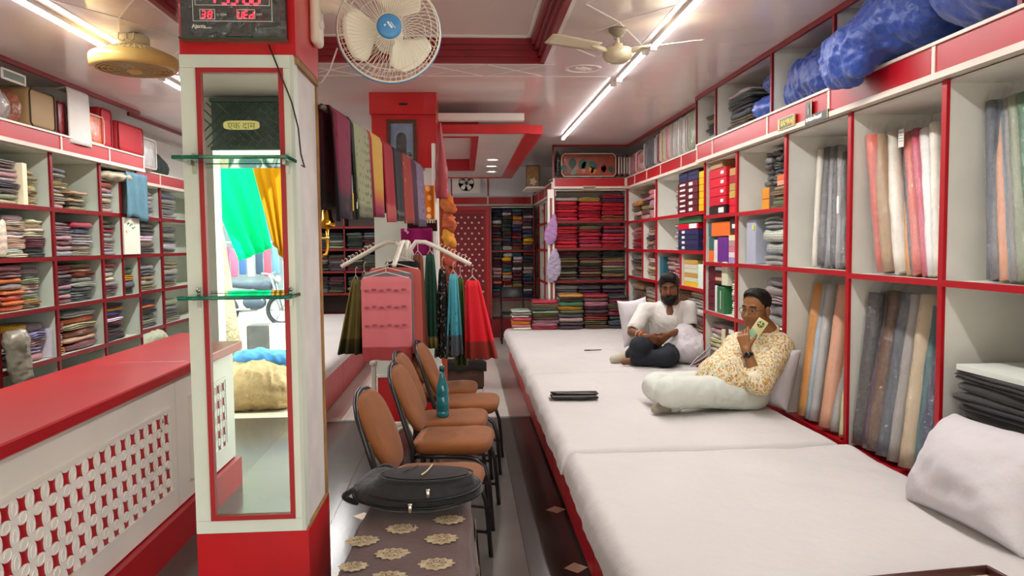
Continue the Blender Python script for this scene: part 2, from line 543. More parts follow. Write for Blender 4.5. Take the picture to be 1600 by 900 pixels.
# ------------------------------------------------------------------ ceiling: PVC planks under a slab, raised tray with red stepped moulding
TX0, TX1, TY0, TY1, TZ = -1.57, .56, .55, 5.15, 2.90
ce = struct('ceiling', MB().span(-3.6, 2.7, -1.6, 12.4, 2.96, 3.1), WHITE)  # unseen solid slab added above the planks to block sun and light leaks
def planks(x0, x1, y0, y1, z, m, w=.305):
    y = y0
    while y < y1 - .02:
        e = min(y + w, y1)
        MB().span(x0, x1, y + .0006, e - .0006, z, z + .012).build('ceiling_plank', m, ce)
        y = e
planks(-3.5, TX0, -1.42, TY1, CEIL, PVC)
planks(TX1, 2.58, -1.42, TY1, CEIL, PVC)
planks(TX0, TX1, -1.42, TY0, CEIL, PVC)
planks(-3.5, 2.58, TY1, 12.2, CEIL, PVC)
planks(TX0, TX1, TY0, TY1, TZ, PVC_L, .46)
TRIM = mat('dark_red_moulding', '#8e0f22', rough=.38, coat=.15, var=(9, .18))
mb = MB()
for (a, h0, h1) in ((0, -.02, .045), (-.018, .02, .085), (-.04, .06, .115), (-.066, .09, .142)):
    q = -a
    for (x0, x1, y0, y1) in ((TX0 + q - .002, TX0 + q + .03, TY0, TY1), (TX1 - q - .03, TX1 - q + .002, TY0, TY1), (TX0, TX1, TY0 + q, TY0 + q + .03), (TX0, TX1, TY1 - q - .03, TY1 - q)):
        mb.span(x0, x1, y0, y1, CEIL + h0, CEIL + h1)
struct('trim_1', mb, TRIM)
mb = MB()
mb.span(TX0 - .03, TX0, TY0 - .03, TY1 + .03, CEIL - .012, CEIL + .004).span(TX1, TX1 + .03, TY0 - .03, TY1 + .03, CEIL - .012, CEIL + .004)
mb.span(TX0, TX1, TY1, TY1 + .03, CEIL - .012, CEIL + .004).span(TX0, TX1, TY0 - .03, TY0, CEIL - .012, CEIL + .004)
mb.span(TX0 + .10, TX1 - .10, TY1 - .125, TY1 - .095, TZ - .012, TZ + .004).span(TX1 - .125, TX1 - .095, TY0 + .1, TY1 - .1, TZ - .012, TZ + .004)
struct('trim_2', mb, WHITE)
# silver inlay lines around the tray
def cline(mb, a, b, w=.008):
    a = Vector((a[0], a[1], CEIL - .001)); b = Vector((b[0], b[1], CEIL - .001)); d = b - a
    mb.box((a + b) / 2, (d.length, w, .004), Matrix.Rotation(math.atan2(d.y, d.x), 3, 'Z'))
mb = MB()
B0, B1 = .09, .46
cline(mb, (TX0 - B1 - .06, TY1 + B1), (TX1 + B1 + .12, TY1 + B1))
cline(mb, (TX1 + B1 + .12, TY1 + B1), (TX1 + B1 + .12, TY0)); cline(mb, (TX0 - B1 - .06, TY1 + B1), (TX0 - B1 - .06, TY0))
cline(mb, (TX0 - B0, TY1 + B0), (TX1 + B0, TY1 + B0)); 
n = 5; L = (TX1 - TX0 + .1) / n
for k in range(n):
    x0 = TX0 - .05 + k * L
    cline(mb, (x0, TY1 + B0), (x0 + L, TY1 + B1)); cline(mb, (x0, TY1 + B1), (x0 + L, TY1 + B0))
for side in (-1, 1):
    xa = TX1 + B0 if side > 0 else TX0 - B0; xb = TX1 + B1 + .12 if side > 0 else TX0 - B1 - .06
    for k in range(5):
        y0 = 5.1 - k * .78; y1 = y0 - .78
        cline(mb, (xa, (y0 + y1) / 2), ((xa + xb) / 2, y0 - .08)); cline(mb, ((xa + xb) / 2, y0 - .08), (xb, (y0 + y1) / 2))
        cline(mb, (xb, (y0 + y1) / 2), ((xa + xb) / 2, y1 - .08)); cline(mb, ((xa + xb) / 2, y1 - .08), (xa, (y0 + y1) / 2))
for r_ in (.13, .115):
    c0 = (.87, 5.36)
    for k in range(20):
        a0, a1 = 2 * PI * k / 20, 2 * PI * (k + 1) / 20
        cline(mb, (c0[0] + r_ * math.cos(a0), c0[1] + r_ * math.sin(a0) * .9), (c0[0] + r_ * math.cos(a1), c0[1] + r_ * math.sin(a1) * .9), .005)
cline(mb, (.81, 5.32), (.93, 5.40)); cline(mb, (.81, 5.35), (.89, 5.40)); cline(mb, (.85, 5.31), (.93, 5.37))
mb.build('silver_line_inlay', LINE, ce)

# dropped soffit at the back: red frame, pale panel, inner red opening, three downlights
so = MB().span(-.55, .60, 6.72, 6.76, 2.50, 2.58).span(.56, .72, 6.76, 11.3, 2.50, 2.58).span(-.55, .72, 11.26, 11.3, 2.5, 2.58)
so_o = struct('trim_3', so, RED_B)
sp = MB().span(-.55, .56, 6.76, 7.0, 2.515, 2.58).span(.14, .56, 7.0, 11.3, 2.515, 2.58).span(-.55, .14, 10.2, 11.3, 2.515, 2.58)
sp.build('soffit_panel', PVC_L, so_o)
MB().span(.07, .14, 7.0, 10.2, 2.505, 2.66).span(-.55, .07, 10.13, 10.2, 2.505, 2.66).span(-.55, .07, 7.0, 7.05, 2.505, 2.66).build('recess_border', RED, so_o)
MB().span(-.55, .07, 7.05, 10.13, 2.66, 2.68).build('recess_panel', PVC_L, so_o)
MB().span(-.55, .54, 6.60, 6.70, 2.60, 2.66).build('white_batten', WHITE, so_o)
LAMP = mat('downlight_glow', (1, 1, 1), rough=.5, emis=((1, .96, .9), 9))
for i, (px, py) in enumerate(((770, 250), (768, 260), (768, 268.5))):
    p = at_z(px, py, 2.5)
    d_ = thing('downlight', ['round white downlight in the soffit, nearest of the three', 'round white downlight in the soffit, middle of the three', 'round white downlight in the soffit, nearest the exhaust fan'][i], 'downlight', (p.x, p.y, 2.512), 0, 'soffit downlights')
    MB().lathe([(.082, 0), (.082, -.012), (.066, -.014), (.066, -.004)], 24).build('rim', WHITE, d_)
    MB().lathe([(.066, -.006), (.0, -.007)], 24).build('diffuser', LAMP, d_)

# LED tubes on the ceiling: slim body with a glowing diffuser and an area lamp each
TUBE = mat('tube_glow', (1, 1, 1), rough=.5, emis=((.97, .98, 1.0), 14))
def led_tube(x, y0, y1, label, power, bend=0):
    t = thing('led_tube', label, 'tube light', (x, (y0 + y1) / 2, CEIL), 0, 'ceiling tube lights')
    L = (y1 - y0)
    MB().span(-.018, .018, -L / 2, L / 2, -.022, 0).build('tube_body', WHITE, t)
    MB().tube([(bend * math.sin(k / 8 * PI), -L / 2 + .02 + (L - .04) * k / 8, -.03) for k in range(9)], .014, 8).build('tube_diffuser', TUBE, t)
    for s_ in (-1, 1):
        MB().span(-.02, .02, s_ * L / 2 - .018, s_ * L / 2 + .018, -.046, 0).build('end_cap', WHITE, t)
    ld = bpy.data.lights.new('tube_lamp', 'AREA'); ld.shape = 'RECTANGLE'; ld.size = .05; ld.size_y = L; ld.energy = power; ld.color = (1, .985, .96); ld.spread = R(175)
    lo_ = bpy.data.objects.new('tube_lamp', ld); COL.objects.link(lo_); lo_.parent = t; lo_.location = (0, 0, -.05)
led_tube(1.165, 5.74, 8.70, 'long LED ceiling tube running towards the leaf-print bag shelf', 38)
led_tube(1.18, 4.78, 5.60, 'short LED ceiling tube just beyond the ceiling fan', 11)
led_tube(1.205, 2.9, 4.68, 'LED ceiling tube crossing above the ceiling fan blades', 22)
led_tube(1.21, .6, 2.6, 'LED ceiling tube over the near end of the bed platform', 16)
led_tube(-2.19, 2.6, 4.88, 'LED ceiling tube over the red counter beside the yellow fan', 40)
led_tube(-2.19, 5.6, 8.0, 'LED ceiling tube behind the mirror pillar', 40)
led_tube(-1.9, 8.8, 11.2, 'LED ceiling tube over the far side bed', 34)
# ================================================================== shelving along both side walls and the back
SHELF_TH = .022
def shelf_bay(label, origin, rz, w, d, levels, z0, z1, lining=INNER, group='built-in shelf bays', lip=RED, side_ext=True, split=None, front_lip=.03, base=True):
    """open shelf bay: local X along the front, local Y into the wall; origin = front lower corner at floor height"""
    t = thing('shelf_bay', label, 'shelf', origin, rz, group)
    MB().span(0, w, d - .015, d, z0, z1).build('back_panel', lining, t)
    for x in (0, w):
        s_ = 1 if x == 0 else -1
        MB().span(x, x + s_ * .011, .012, d - .015, z0, z1).build('side_panel', lining, t)
        MB().span(x, x + s_ * .016, -.004, .012, z0, z1).build('edge_lipping', lip, t)
    for z in levels:
        MB().span(.011, w - .011, .012, d - .015, z - SHELF_TH, z).build('shelf', lining, t)
        MB().span(.016, w - .016, -.004, .012, z - front_lip, z + .002).build('shelf_lipping', lip, t)
    MB().span(.011, w - .011, .012, d - .015, z1 - .012, z1).build('top_panel', lining, t)
    if base and z0 > .02:
        MB().span(0, w, .012, d, 0, z0 - .001).build('plinth', lip, t)
    if split:
        for (x, za, zb) in split:
            MB().span(x - .008, x + .008, .012, d - .015, za, zb).build('divider', lining, t)
            MB().span(x - .009, x + .009, -.004, .012, za, zb).build('divider_lipping', lip, t)
    return t

def bay_point(bay, x, y, z):
    o = bay.location; a = bay.rotation_euler.z
    return Vector((o.x + x * math.cos(a) - y * math.sin(a), o.y + x * math.sin(a) + y * math.cos(a), z))

# right wall: front plane X = 2.03, local X runs towards the camera (rz = -90 deg maps local X to -Y, local Y to +X)
RX = 2.03
RD = .46
right_edges = [6.17, 5.42, 4.575, 3.795, 3.026, 2.26, 1.45]
rbay = {}
specs = {
    'E': (0, [.92, 1.33, 1.72], 'narrow shelf bay of gift boxes, red lipping, beside the yellow cartons'),
    'D': (1, [.92, 1.335, 1.715], 'shelf bay of silver plastic packets above the man on the phone'),
    'C': (2, [1.335], 'tall shelf bay of dark wrapped fabric rolls with a pale side wall'),
    'B': (3, [1.325], 'tall shelf bay of pink and white wrapped fabric rolls'),
    'A': (4, [1.325], 'shelf bay holding the stack of black folded suiting'),
    'Z': (5, [1.325], 'shelf bay nearest the shop entrance along the bed wall'),
}
for k, (i, lv, lab) in specs.items():
    y1, y0 = right_edges[i], right_edges[i + 1]
    rbay[k] = shelf_bay(lab, (RX, y1, 0), R(-90), y1 - y0, RD, lv, .40, 2.17, base=True, front_lip=.026)
# far part of the right wall, set back a little
FX = 2.10
far_edges = [9.45, 8.02, 6.19]
rbay['F1'] = shelf_bay('far shelf bay of scarlet packets in the corner by the pink stacks', (FX, 9.45, 0), R(-90), 1.43, .42, [1.08, 1.42, 1.775], .40, 2.19, split=[(.80, 1.08, 1.75)])
rbay['F2'] = shelf_bay('shelf bay of yellow and navy cartons behind the bearded man', (FX, 8.02, 0), R(-90), 1.83, .42, [1.08, 1.42, 1.775], .40, 2.19, split=[(.92, 1.08, 1.395)])
# back unit of pink sarees, facing the shop front
rbay['P'] = shelf_bay('back shelf unit stacked with scarlet and brown saree packets', (1.145, 9.45, 0), 0, .955, .42, [.62, 1.02, 1.44, 1.79], .42, 2.19, lip=MAROON)
# return side of that unit and its white post
rp = MB().span(1.06, 1.14, 9.40, 9.48, 0, 2.19)
tag(rp.build('post', WHITE), 'white wooden post hung with mauve pouches beside the scarlet stacks', 'post')
MB().span(1.085, 1.115, 9.392, 9.40, .5, 2.08).build('post_inlay', mat('brown_inlay', '#8b4a36', rough=.5), bpy.data.objects['post'])
rbay['S'] = shelf_bay('side shelf of clear bags between the back wall and the white post', (1.145, 12.15, 0), R(-90), 2.26, .30, [.45, .95, 1.42, 1.80], .08, 2.10, split=[(.75, .45, 2.09), (1.5, .45, 2.09)])
rbay['K'] = shelf_bay('tall back wall shelf packed with dark wrapped sarees', (.405, 11.75, 0), 0, .70, .42, [.62, 1.40], .30, 2.09, lip=MAROON)
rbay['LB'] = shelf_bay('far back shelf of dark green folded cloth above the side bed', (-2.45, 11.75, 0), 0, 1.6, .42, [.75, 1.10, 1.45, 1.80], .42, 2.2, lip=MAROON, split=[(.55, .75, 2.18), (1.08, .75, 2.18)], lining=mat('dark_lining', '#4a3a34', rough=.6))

# ------------------------------------------------------------------ fascias over the shelves
STRIP = mat('cream_strip', '#d6cabb', rough=.4, var=(5, .08))
def fascia(label, p0, p1, n_out, z0, z1, seams, strip=STRIP, red=RED, th=.05):
    """red panelled fascia from p0 to p1 (plan points), facing n_out; seams = fractions where pale battens sit"""
    p0, p1 = Vector((*p0, 0)), Vector((*p1, 0)); d = (p1 - p0); L = d.length; d.normalize(); n = Vector((*n_out, 0)).normalized()
    t = thing('shelf_fascia', label, 'fascia', ((p0 + p1) / 2).to_tuple(), 0, 'red shelf fascias')
    def blk(a, b, o0, o1, za, zb):
        m = MB(); c = p0 + d * ((a + b) / 2) - (p0 + p1) / 2
        ang = math.atan2(d.y, d.x)
        cc = c + n * ((o0 + o1) / 2)
        m.box((cc.x, cc.y, (za + zb) / 2), (b - a, abs(o1 - o0), zb - za), Matrix.Rotation(ang, 3, 'Z'))
        return m
    ss = [0] + list(seams) + [1]
    for i in range(len(ss) - 1):
        blk(ss[i] * L + .011, ss[i + 1] * L - .011, -th, 0, z0 + .028, z1 - .014).build('red_panel', red, t)
    for i, s_ in enumerate(ss):
        a = min(max(s_ * L, .011), L - .011)
        blk(a - .011, a + .011, -th, .005, z0 + .028, z1 - .014).build('batten', strip, t)
    blk(0, L, -th, .010, z0, z0 + .028).build('lower_strip', strip, t)
    blk(0, L, -th, .010, z1 - .014, z1).build('upper_strip', strip, t)
    return t
fr = lambda ys, a, b: [(a - y) / (a - b) for y in ys]
fascia('red fascia with maker plates over the fabric roll bays', (RX - .03, 6.28), (RX - .03, 1.45), (-1, 0), 2.175, 2.335, fr([5.87, 4.79, 3.966, 3.06, 2.3], 6.28, 1.45))
fascia('red fascia below the wrapped quilts by the far corner', (FX - .02, 9.40), (FX - .02, 6.29), (-1, 0), 2.19, 2.335, fr([8.95, 8.35, 7.75, 7.0], 9.40, 6.29))
fascia('red fascia with a small plate over the scarlet stacks', (1.13, 9.43), (2.08, 9.43), (0, -1), 2.20, 2.345, [])
fascia('red fascia running back beside the mauve pouches', (1.12, 9.45), (1.12, 12.1), (-1, 0), 2.11, 2.29, [.33, .66])
fascia('red fascia over the dotted door and dark stacks', (-.55, 12.0), (1.10, 12.0), (0, -1), 2.12, 2.275, [.12, .56])
fascia('red fascia under the bag row above the counter shelves', (-2.97, 7.10), (-2.97, 2.2), (1, 0), 2.20, 2.345, fr([6.43, 5.69, 4.9, 4.1, 3.2], 7.10, 2.2))
fascia('short set-back red fascia beside the mirror pillar', (-3.09, 9.6), (-3.09, 7.11), (1, 0), 2.11, 2.25, fr([8.6, 7.75], 9.6, 7.11))

# lofts above the fascias: floor board, back, uprights, ceiling trim
def loft(label, x_front, x_back, ya, yb, z, ups, lip=MAROON):
    t = thing('loft_shelf', label, 'loft', ((x_front + x_back) / 2, (ya + yb) / 2, z), 0, 'loft shelves under the ceiling')
    o = t.location
    lo_x, hi_x = min(x_front, x_back), max(x_front, x_back)
    L = lambda m: [tuple(Vector(v) - o) for v in m.v]
    def bld(m, nm, mm):
        m.v = L(m); return m.build(nm, mm, t)
    bld(MB().span(lo_x, hi_x, ya, yb, z - .018, z - .001), 'loft_floor', INNER)
    for y in ups:
        bld(MB().span(lo_x + .005, hi_x - .005, y - .009, y + .009, z, CEIL - .001), 'upright', INNER)
        xf = x_front
        s_ = 1 if x_back > x_front else -1
        bld(MB().span(xf - s_ * .004, xf + s_ * .012, y - .012, y + .012, z, CEIL - .034), 'upright_lipping', lip)
    s_ = 1 if x_back > x_front else -1
    bld(MB().span(x_front - s_ * .006, x_front + s_ * .014, ya, yb, CEIL - .034, CEIL - .001), 'ceiling_trim', lip)
    return t
loft('loft ledge of blue sacks under the ceiling on the bed side', RX - .01, 2.57, 1.45, 6.38, 2.335, [6.37, 5.87, 4.784, 3.966, 2.6])
loft('loft ledge of wrapped quilts near the far corner', FX, 2.57, 6.4, 9.45, 2.335, [])
loft('loft ledge of bags above the counter shelves', -2.99, -3.49, 2.2, 7.1, 2.345, [6.05, 3.6])
loft('loft ledge in shade beside the mirror pillar', -3.10, -3.49, 7.12, 9.6, 2.25, [])
# loft over the scarlet stacks: floor board and frame posts
t = thing('loft_shelf', 'loft ledge with the leaf-print bag over the scarlet stacks', 'loft', (1.6, 9.6, 2.345))
MB().span(-.47, .50, -.18, .30, -.012, -.001).build('loft_floor', INNER, t)
MB().span(-.475, -.455, -.18, -.15, .001, .412).build('upright', MAROON, t)
MB().span(-.475, .50, -.18, -.155, .385, .412).build('ceiling_trim', MAROON, t)

# left wall shelves: front plane X = -3.0, local X runs away from the camera (rz = +90 deg maps local Y to -X)
LXF = -3.0
lev_l = [.34, .705, 1.08, 1.44, 1.80]
lbay = {}
le = [3.5, 4.2, 4.9, 5.596, 6.313, 7.0]
nm = ['shelf bay at the near end behind the red counter', 'second shelf bay from the entrance behind the counter', 'shelf bay of cream and orange packets behind the counter', 'shelf bay of brown bundles left of the hanging blue cloth', 'shelf bay with the leafy sticker door behind the counter']
for i in range(5):
    lbay[i] = shelf_bay(nm[i], (LXF, le[i], 0), R(90), le[i + 1] - le[i], .45, lev_l, .08, 2.20, lining=INNER_G, lip=MAROON, group='counter side shelf bays', split=[(.36, 1.08, 2.1)] if i == 4 else None)
lbay[5] = shelf_bay('set-back shelf bay of grey packets beside the mirror pillar', (-3.12, 7.01, 0), R(90), .80, .36, lev_l, .08, 2.11, lining=INNER_G, lip=MAROON, group='counter side shelf bays')
lbay[6] = shelf_bay('last counter side shelf bay hidden partly by the mirror pillar', (-3.12, 7.82, 0), R(90), 1.7, .36, lev_l, .08, 2.11, lining=INNER_G, lip=MAROON, group='counter side shelf bays')
# ================================================================== bed platforms and mattresses
SHEET = mat('white_cotton_sheet', '#c7c2bf', rough=.85, sheen=.15, var=(1.3, .05), bump=(6, .42, .03))
SHEET_P = mat('white_pillow_cotton', '#cfcace', rough=.85, sheen=.15, var=(4, .05), bump=(14, .3, .02))
pl_edges = [.35, 2.05, 3.10, 4.0, 4.62, 5.06, 5.9, 7.5, 9.28]
pl_lab = ['red platform box at the entrance end of the bed', 'red platform box under the nearest mattress front', 'red platform box third along the bed front', 'narrow red platform box below the black folder end',
          'narrowest red platform box along the bed front', 'red platform box below the black folder', 'red platform box under the far mattress beside the ottoman', 'red platform box at the far saree end of the bed']
for i in range(len(pl_edges) - 1):
    y0, y1 = pl_edges[i], pl_edges[i + 1]
    t = thing('platform_box', pl_lab[i], 'bed base', (1.27, (y0 + y1) / 2, 0), 0, 'red boxes carrying the bed')
    h = (y1 - y0) / 2
    MB().span(-.715, .745, -h + .001, h - .001, .0, .335).build('body', MAROON, t)
    MB().rbox((-.724, 0, .18), (.016, 2 * h - .008, .31), .004, 1, smooth=False).build('front_panel', RED, t)

def mattress(name, label, x0, x1, y0, y1, z0, z1, seed, group, r=.07, m=SHEET, nx=64, ny=80, amp=.006):
    W_, L_ = x1 - x0, y1 - y0
    cx, cy = (x0 + x1) / 2, (y0 + y1) / 2
    xs = np.linspace(0, 1, nx); ys = np.linspace(0, 1, ny)
    # denser at the rim
    xs = .5 - .5 * np.cos(xs * PI); ys = .5 - .5 * np.cos(ys * PI)
    U, Vv = np.meshgrid(xs, ys)
    X = x0 + U * W_; Y = y0 + Vv * L_
    d = np.minimum(np.minimum(U, 1 - U) * W_, np.minimum(Vv, 1 - Vv) * L_)
    t = np.clip(d / r, 0, 1); prof = np.sqrt(np.clip(1 - (1 - t) ** 2, 0, 1))
    P = np.stack([X, Y, np.zeros_like(X)], -1)
    wr = vnoise(P * np.array([2.2, 2.2, 1]), seed) * 1.4 + vnoise(P * np.array([3, 9, 1]) + 3, seed + 1) * .45 + vnoise(P * np.array([13, 4, 1]) + 3, seed + 2) * .35
    Z = z0 + (z1 - z0) * prof + amp * wr * np.clip(t, 0, 1)
    # rim wavers a little in plan
    wob = (vnoise(P * 4, seed + 5) * .012)
    edge = 1 - np.clip(d / .15, 0, 1)
    X = X + wob * edge * np.where(U < .5, 1, .3); 
    mb = MB(); vs = [Vector((X[j, i] - cx, Y[j, i] - cy, Z[j, i] - z0)) for j in range(ny) for i in range(nx)]
    fs = [(j * nx + i, j * nx + i + 1, (j + 1) * nx + i + 1, (j + 1) * nx + i) for j in range(ny - 1) for i in range(nx - 1)]
    mb.add(vs, fs, 0, True)
    # underside
    rim = [(0, i) for i in range(nx)] + [(j, nx - 1) for j in range(1, ny)] + [(ny - 1, i) for i in range(nx - 2, -1, -1)] + [(j, 0) for j in range(ny - 2, 0, -1)]
    base = [vs[j * nx + i].copy() for (j, i) in rim]
    for q in base: q.z = 0
    mb.add(base, [tuple(range(len(base) - 1, -1, -1))])
    o = mb.build(name, m, None, (cx, cy, z0))
    return tag(o, label, 'mattress', group)
mattress('mattress', 'nearest white sheeted mattress with the big bolster on it', .47, 1.97, .55, 3.615, .337, .462, 3, 'white mattresses on the platform', amp=.011)
mattress('mattress', 'middle white sheeted mattress carrying the black folder', .465, 1.96, 3.625, 5.92, .337, .452, 8, 'white mattresses on the platform')
mattress('mattress', 'far white sheeted mattress where the bearded man sits', .47, 2.0, 5.93, 9.26, .337, .445, 12, 'white mattresses on the platform')
# side bed beyond the mirror pillar
t = thing('side_bed', 'low red bed base beyond the mirror pillar', 'bed base', (-2.05, 8.9, 0))
MB().span(-.78, .78, -2.8, 2.78, 0, .335).build('body', MAROON, t)
for k in range(4):
    MB().span(.78, .792, -2.8 + k * 1.395 + .005, -2.8 + (k + 1) * 1.395 - .005, .02, .33).build('front_panel', RED, t)
mattress('mattress', 'white mattress on the low bed beyond the mirror pillar', -2.82, -1.235, 6.15, 11.65, .337, .44, 21, None, nx=30, ny=40)

# ------------------------------------------------------------------ counter with pierced lattice front
t = thing('shop_counter', 'long counter with glossy red top and pierced white lattice front', 'counter', (-1.70, 2.9, 0))
cy0, cy1 = -2.6, 2.3           # local extent along Y
def cl(mb): return mb
mb = MB().rbox((.005, (cy0 + 1.0) / 2, .885), (.57, 1.0 - cy0 - .002, .05), .006, 1, smooth=False)
mb.build('worktop', RED, t)
MB().rbox((.005, (1.0 + cy1) / 2, .885), (.57, cy1 - 1.0 - .002, .05), .006, 1, smooth=False).build('worktop', RED, t)
LAT0, LAT1, LZ0, LZ1 = -2.45, .815, .295, .70     # first lattice window (local Y, z)
FX_ = .226                                        # front face (local X)
body = MB().span(-.27, .19, cy0, cy1, .18, .86)
body.build('carcass', CREAM, t)
fp = MB().span(.19, FX_, cy0, LAT0, .18, .858).span(.19, FX_, LAT0, LAT1, .18, LZ0).span(.19, FX_, LAT0, LAT1, LZ1, .858).span(.19, FX_, LAT1, .878, .18, .858)
fp.build('front_panel', CREAM, t)
L2a, L2b = 1.06, 2.25
fp = MB().span(.19, FX_, .882, L2a, .18, .858).span(.19, FX_, L2a, L2b, .18, LZ0).span(.19, FX_, L2a, L2b, LZ1, .858).span(.19, FX_, L2b, cy1, .18, .858)
fp.build('front_panel', CREAM, t)
MB().span(.191, FX_ - .008, LAT0, LAT1, LZ0, LZ1).build('lattice_backing', RED, t)
MB().span(.191, FX_ - .008, L2a, L2b, LZ0, LZ1).build('lattice_backing', RED, t)
LATW = mat('white_lattice_board', '#ece9df', rough=.45, var=(6, .05))
def lattice(y0, y1, z0, z1, name):
    p = (z1 - z0) / 4.5; ncol = int((y1 - y0) / p); p_y = (y1 - y0) / ncol
    mb = MB(); th = .0045; xf = FX_ - .003
    hole = []
    a, bq = .41, .25        # corner reach and waist of the concave star
    for side in range(4):
        for k in range(4):
            s_ = k / 4; q = a + 0 * s_
            along = -a + 2 * a * s_; inw = a - (a - bq) * (1 - (2 * s_ - 1) ** 2)
            if side == 0: hole.append((along, -inw))
            elif side == 1: hole.append((inw, along))
            elif side == 2: hole.append((-along, inw))
            else: hole.append((-inw, -along))
    sq = []
    for side in range(4):
        for k in range(4):
            q = -.5 + k / 4
            sq.append([(q, -.5), (.5, q), (-q, .5), (-.5, -q)][side])
    # a row of half cells at top and bottom, as the board is cut
    for c in range(ncol):
        for r_ in range(5):
            oy, oz = y0 + (c + .5) * p_y, z0 + r_ * p
            vs = [Vector((xf, oy + u * p_y, max(oz + v * p, z0))) for u, v in sq] + [Vector((xf, oy + u * p_y * .92, max(oz + v * p, z0))) for u, v in hole] + [Vector((xf - th, oy + u * p_y * .92, max(oz + v * p, z0))) for u, v in hole]
            fs = []
            for i in range(16):
                j = (i + 1) % 16
                fs.append((i, j, 16 + j, 16 + i)); fs.append((16 + i, 16 + j, 32 + j, 32 + i))
            mb.add(vs, fs)
            # embossed ovals between the stars
            for (u, v, ry, rz_) in ((.5, 0, .17, .27), (0, .5, .24, .20)):
                if c == ncol - 1 and u: continue
                if (r_ == 4 and v) or (r_ == 0 and u): continue
                n = 12; ring = []
                for k in range(n):
                    an = 2 * PI * k / n
                    ring.append(Vector((xf + .0025, oy + (u + ry * math.cos(an)) * p_y, oz + (v + rz_ * math.sin(an)) * p)))
                inner = [Vector((xf + .0025, oy + u * p_y, oz + v * p)) + (q - Vector((xf + .0025, oy + u * p_y, oz + v * p))) * .84 for q in ring]
                low = [q - Vector((.0025, 0, 0)) for q in ring]; lin = [q - Vector((.0025, 0, 0)) for q in inner]
                fs = []
                for k in range(n):
                    k2 = (k + 1) % n
                    fs += [(k, k2, n + k2, n + k), (2 * n + k, 2 * n + k2, k2, k), (n + k, n + k2, 3 * n + k2, 3 * n + k)]
                mb.add(ring + inner + low + lin, fs)
    return mb.build(name, LATW, t)
lattice(LAT0, LAT1, LZ0, LZ1, 'lattice_panel')
lattice(L2a + .012, L2b, LZ0, LZ1, 'lattice_panel')
for z in (LZ0 - .006, LZ1 + .006):
    MB().span(FX_, FX_ + .008, LAT0, LAT1, z - .007, z + .007).build('bead', CREAM, t)
MB().span(FX_, FX_ + .022, L2a - .012, L2a + .012, LZ0 - .02, LZ1 + .02).build('bead', WHITE, t)
MB().span(-.25, .262, cy0, cy1, 0, .172).build('plinth', RED, t)
for (yy, zz) in ((-1.3, .52), (.70, .62), (.74, .42), (-.9, .36), (.72, .66)):
    MB().lathe([(.008, 0), (.008, .003), (.004, .005), (0, .005)], 10, frame((FX_, yy, zz), (0, 1, 0), (0, 0, 1))).build('screw_cap', STEEL, t)

# ------------------------------------------------------------------ mirror pillar
MIRROR = mat('mirror_glass', '#dfeee6', rough=.0, metal=1)
GLASS_E = mat('green_glass_shelf', '#2fae8c', rough=.03, trans=.75, ior=1.45)
RIMRED = mat('red_mirror_bead', '#a8262a', rough=.4)
t = thing('mirror_pillar', 'square pillar with tall mirror, red base and glass shelves', 'pillar', (-.734, 2.69, 0))
PX0, PX1, PY0, PY1 = -.186, .186, -.19, .19
MB().span(PX0, PX1, PY0, PY1, 0, .53).build('red_base', RED_B, t)
MB().span(PX0, PX1, PY0 + .004, PY1, 2.128, CEIL).build('red_top', RED_B, t)
MB().span(PX0, PX1 - .012, PY0 + .02, PY1 - .012, .53, 2.128).build('core', PLASTER, t)
MB().span(PX0, PX1 - .02, PY0 - .002, PY0 + .02, .532, .575).build('frame_rail', MINT, t)
MB().span(PX0, PX1 - .02, PY0 - .002, PY0 + .02, 2.085, 2.127).build('frame_rail', MINT, t)
MB().span(PX0, -.135, PY0 - .002, PY0 + .02, .576, 2.084).build('frame_stile', MINT, t)
MB().span(.145, PX1 - .02, PY0 - .002, PY0 + .02, .576, 2.084).build('frame_stile', MINT, t)
MB().span(PX1 - .02, PX1 - .008, PY0 - .002, PY0 + .06, .532, 2.127).build('corner_strip', mat('pale_edge', '#c9d0c4', rough=.5), t)
for (a, b, c, d) in ((-.135, .145, .576, .592), (-.135, .145, 2.068, 2.084), (-.135, -.119, .592, 2.068), (.129, .145, .592, 2.068)):
    MB().span(a, b, PY0 - .008, PY0 + .02, c, d).build('mirror_bead', RIMRED, t)
MB().span(-.119, .129, PY0 + .004, PY0 + .012, .592, 2.068).build('mirror', MIRROR, t)
MB().span(PX1 - .016, PX1 - .004, PY1 - .016, PY1 + .004, .53, 2.128).build('wood_strip', WOOD, t)
MB().span(PX1 - .012, PX1, PY0 + .02, PY1, 2.105, 2.130).build('wood_strip', WOOD, t)
MB().span(PX1 - .010, PX1 + .0, PY1 - .004, PY1 + .006, 2.13, CEIL).build('wood_strip', WOOD, t)
MB().span(PX0, PX1, PY0 + .03, PY1, .53, .536).build('base_ledge', WOOD, t)
for zz in (1.780, 1.340):
    gs = MB().rbox((.006, PY0 - .075, zz), (.355, .13, .012), .002, 1, smooth=False).build('glass_shelf', GLASS_E, t)
    for xx in (-.150, .150):
        MB().span(xx - .006, xx + .006, PY0 - .006, PY0 - .001, zz - .04, zz + .028).span(xx - .005, xx + .005, PY0 - .05, PY0 - .006, zz - .014, zz - .005).lathe([(.007, 0), (.007, .004), (0, .005)], 10, frame((xx, PY0 - .006, zz + .016), (1, 0, 0), (0, 0, 1))).build('bracket', STEEL, gs)
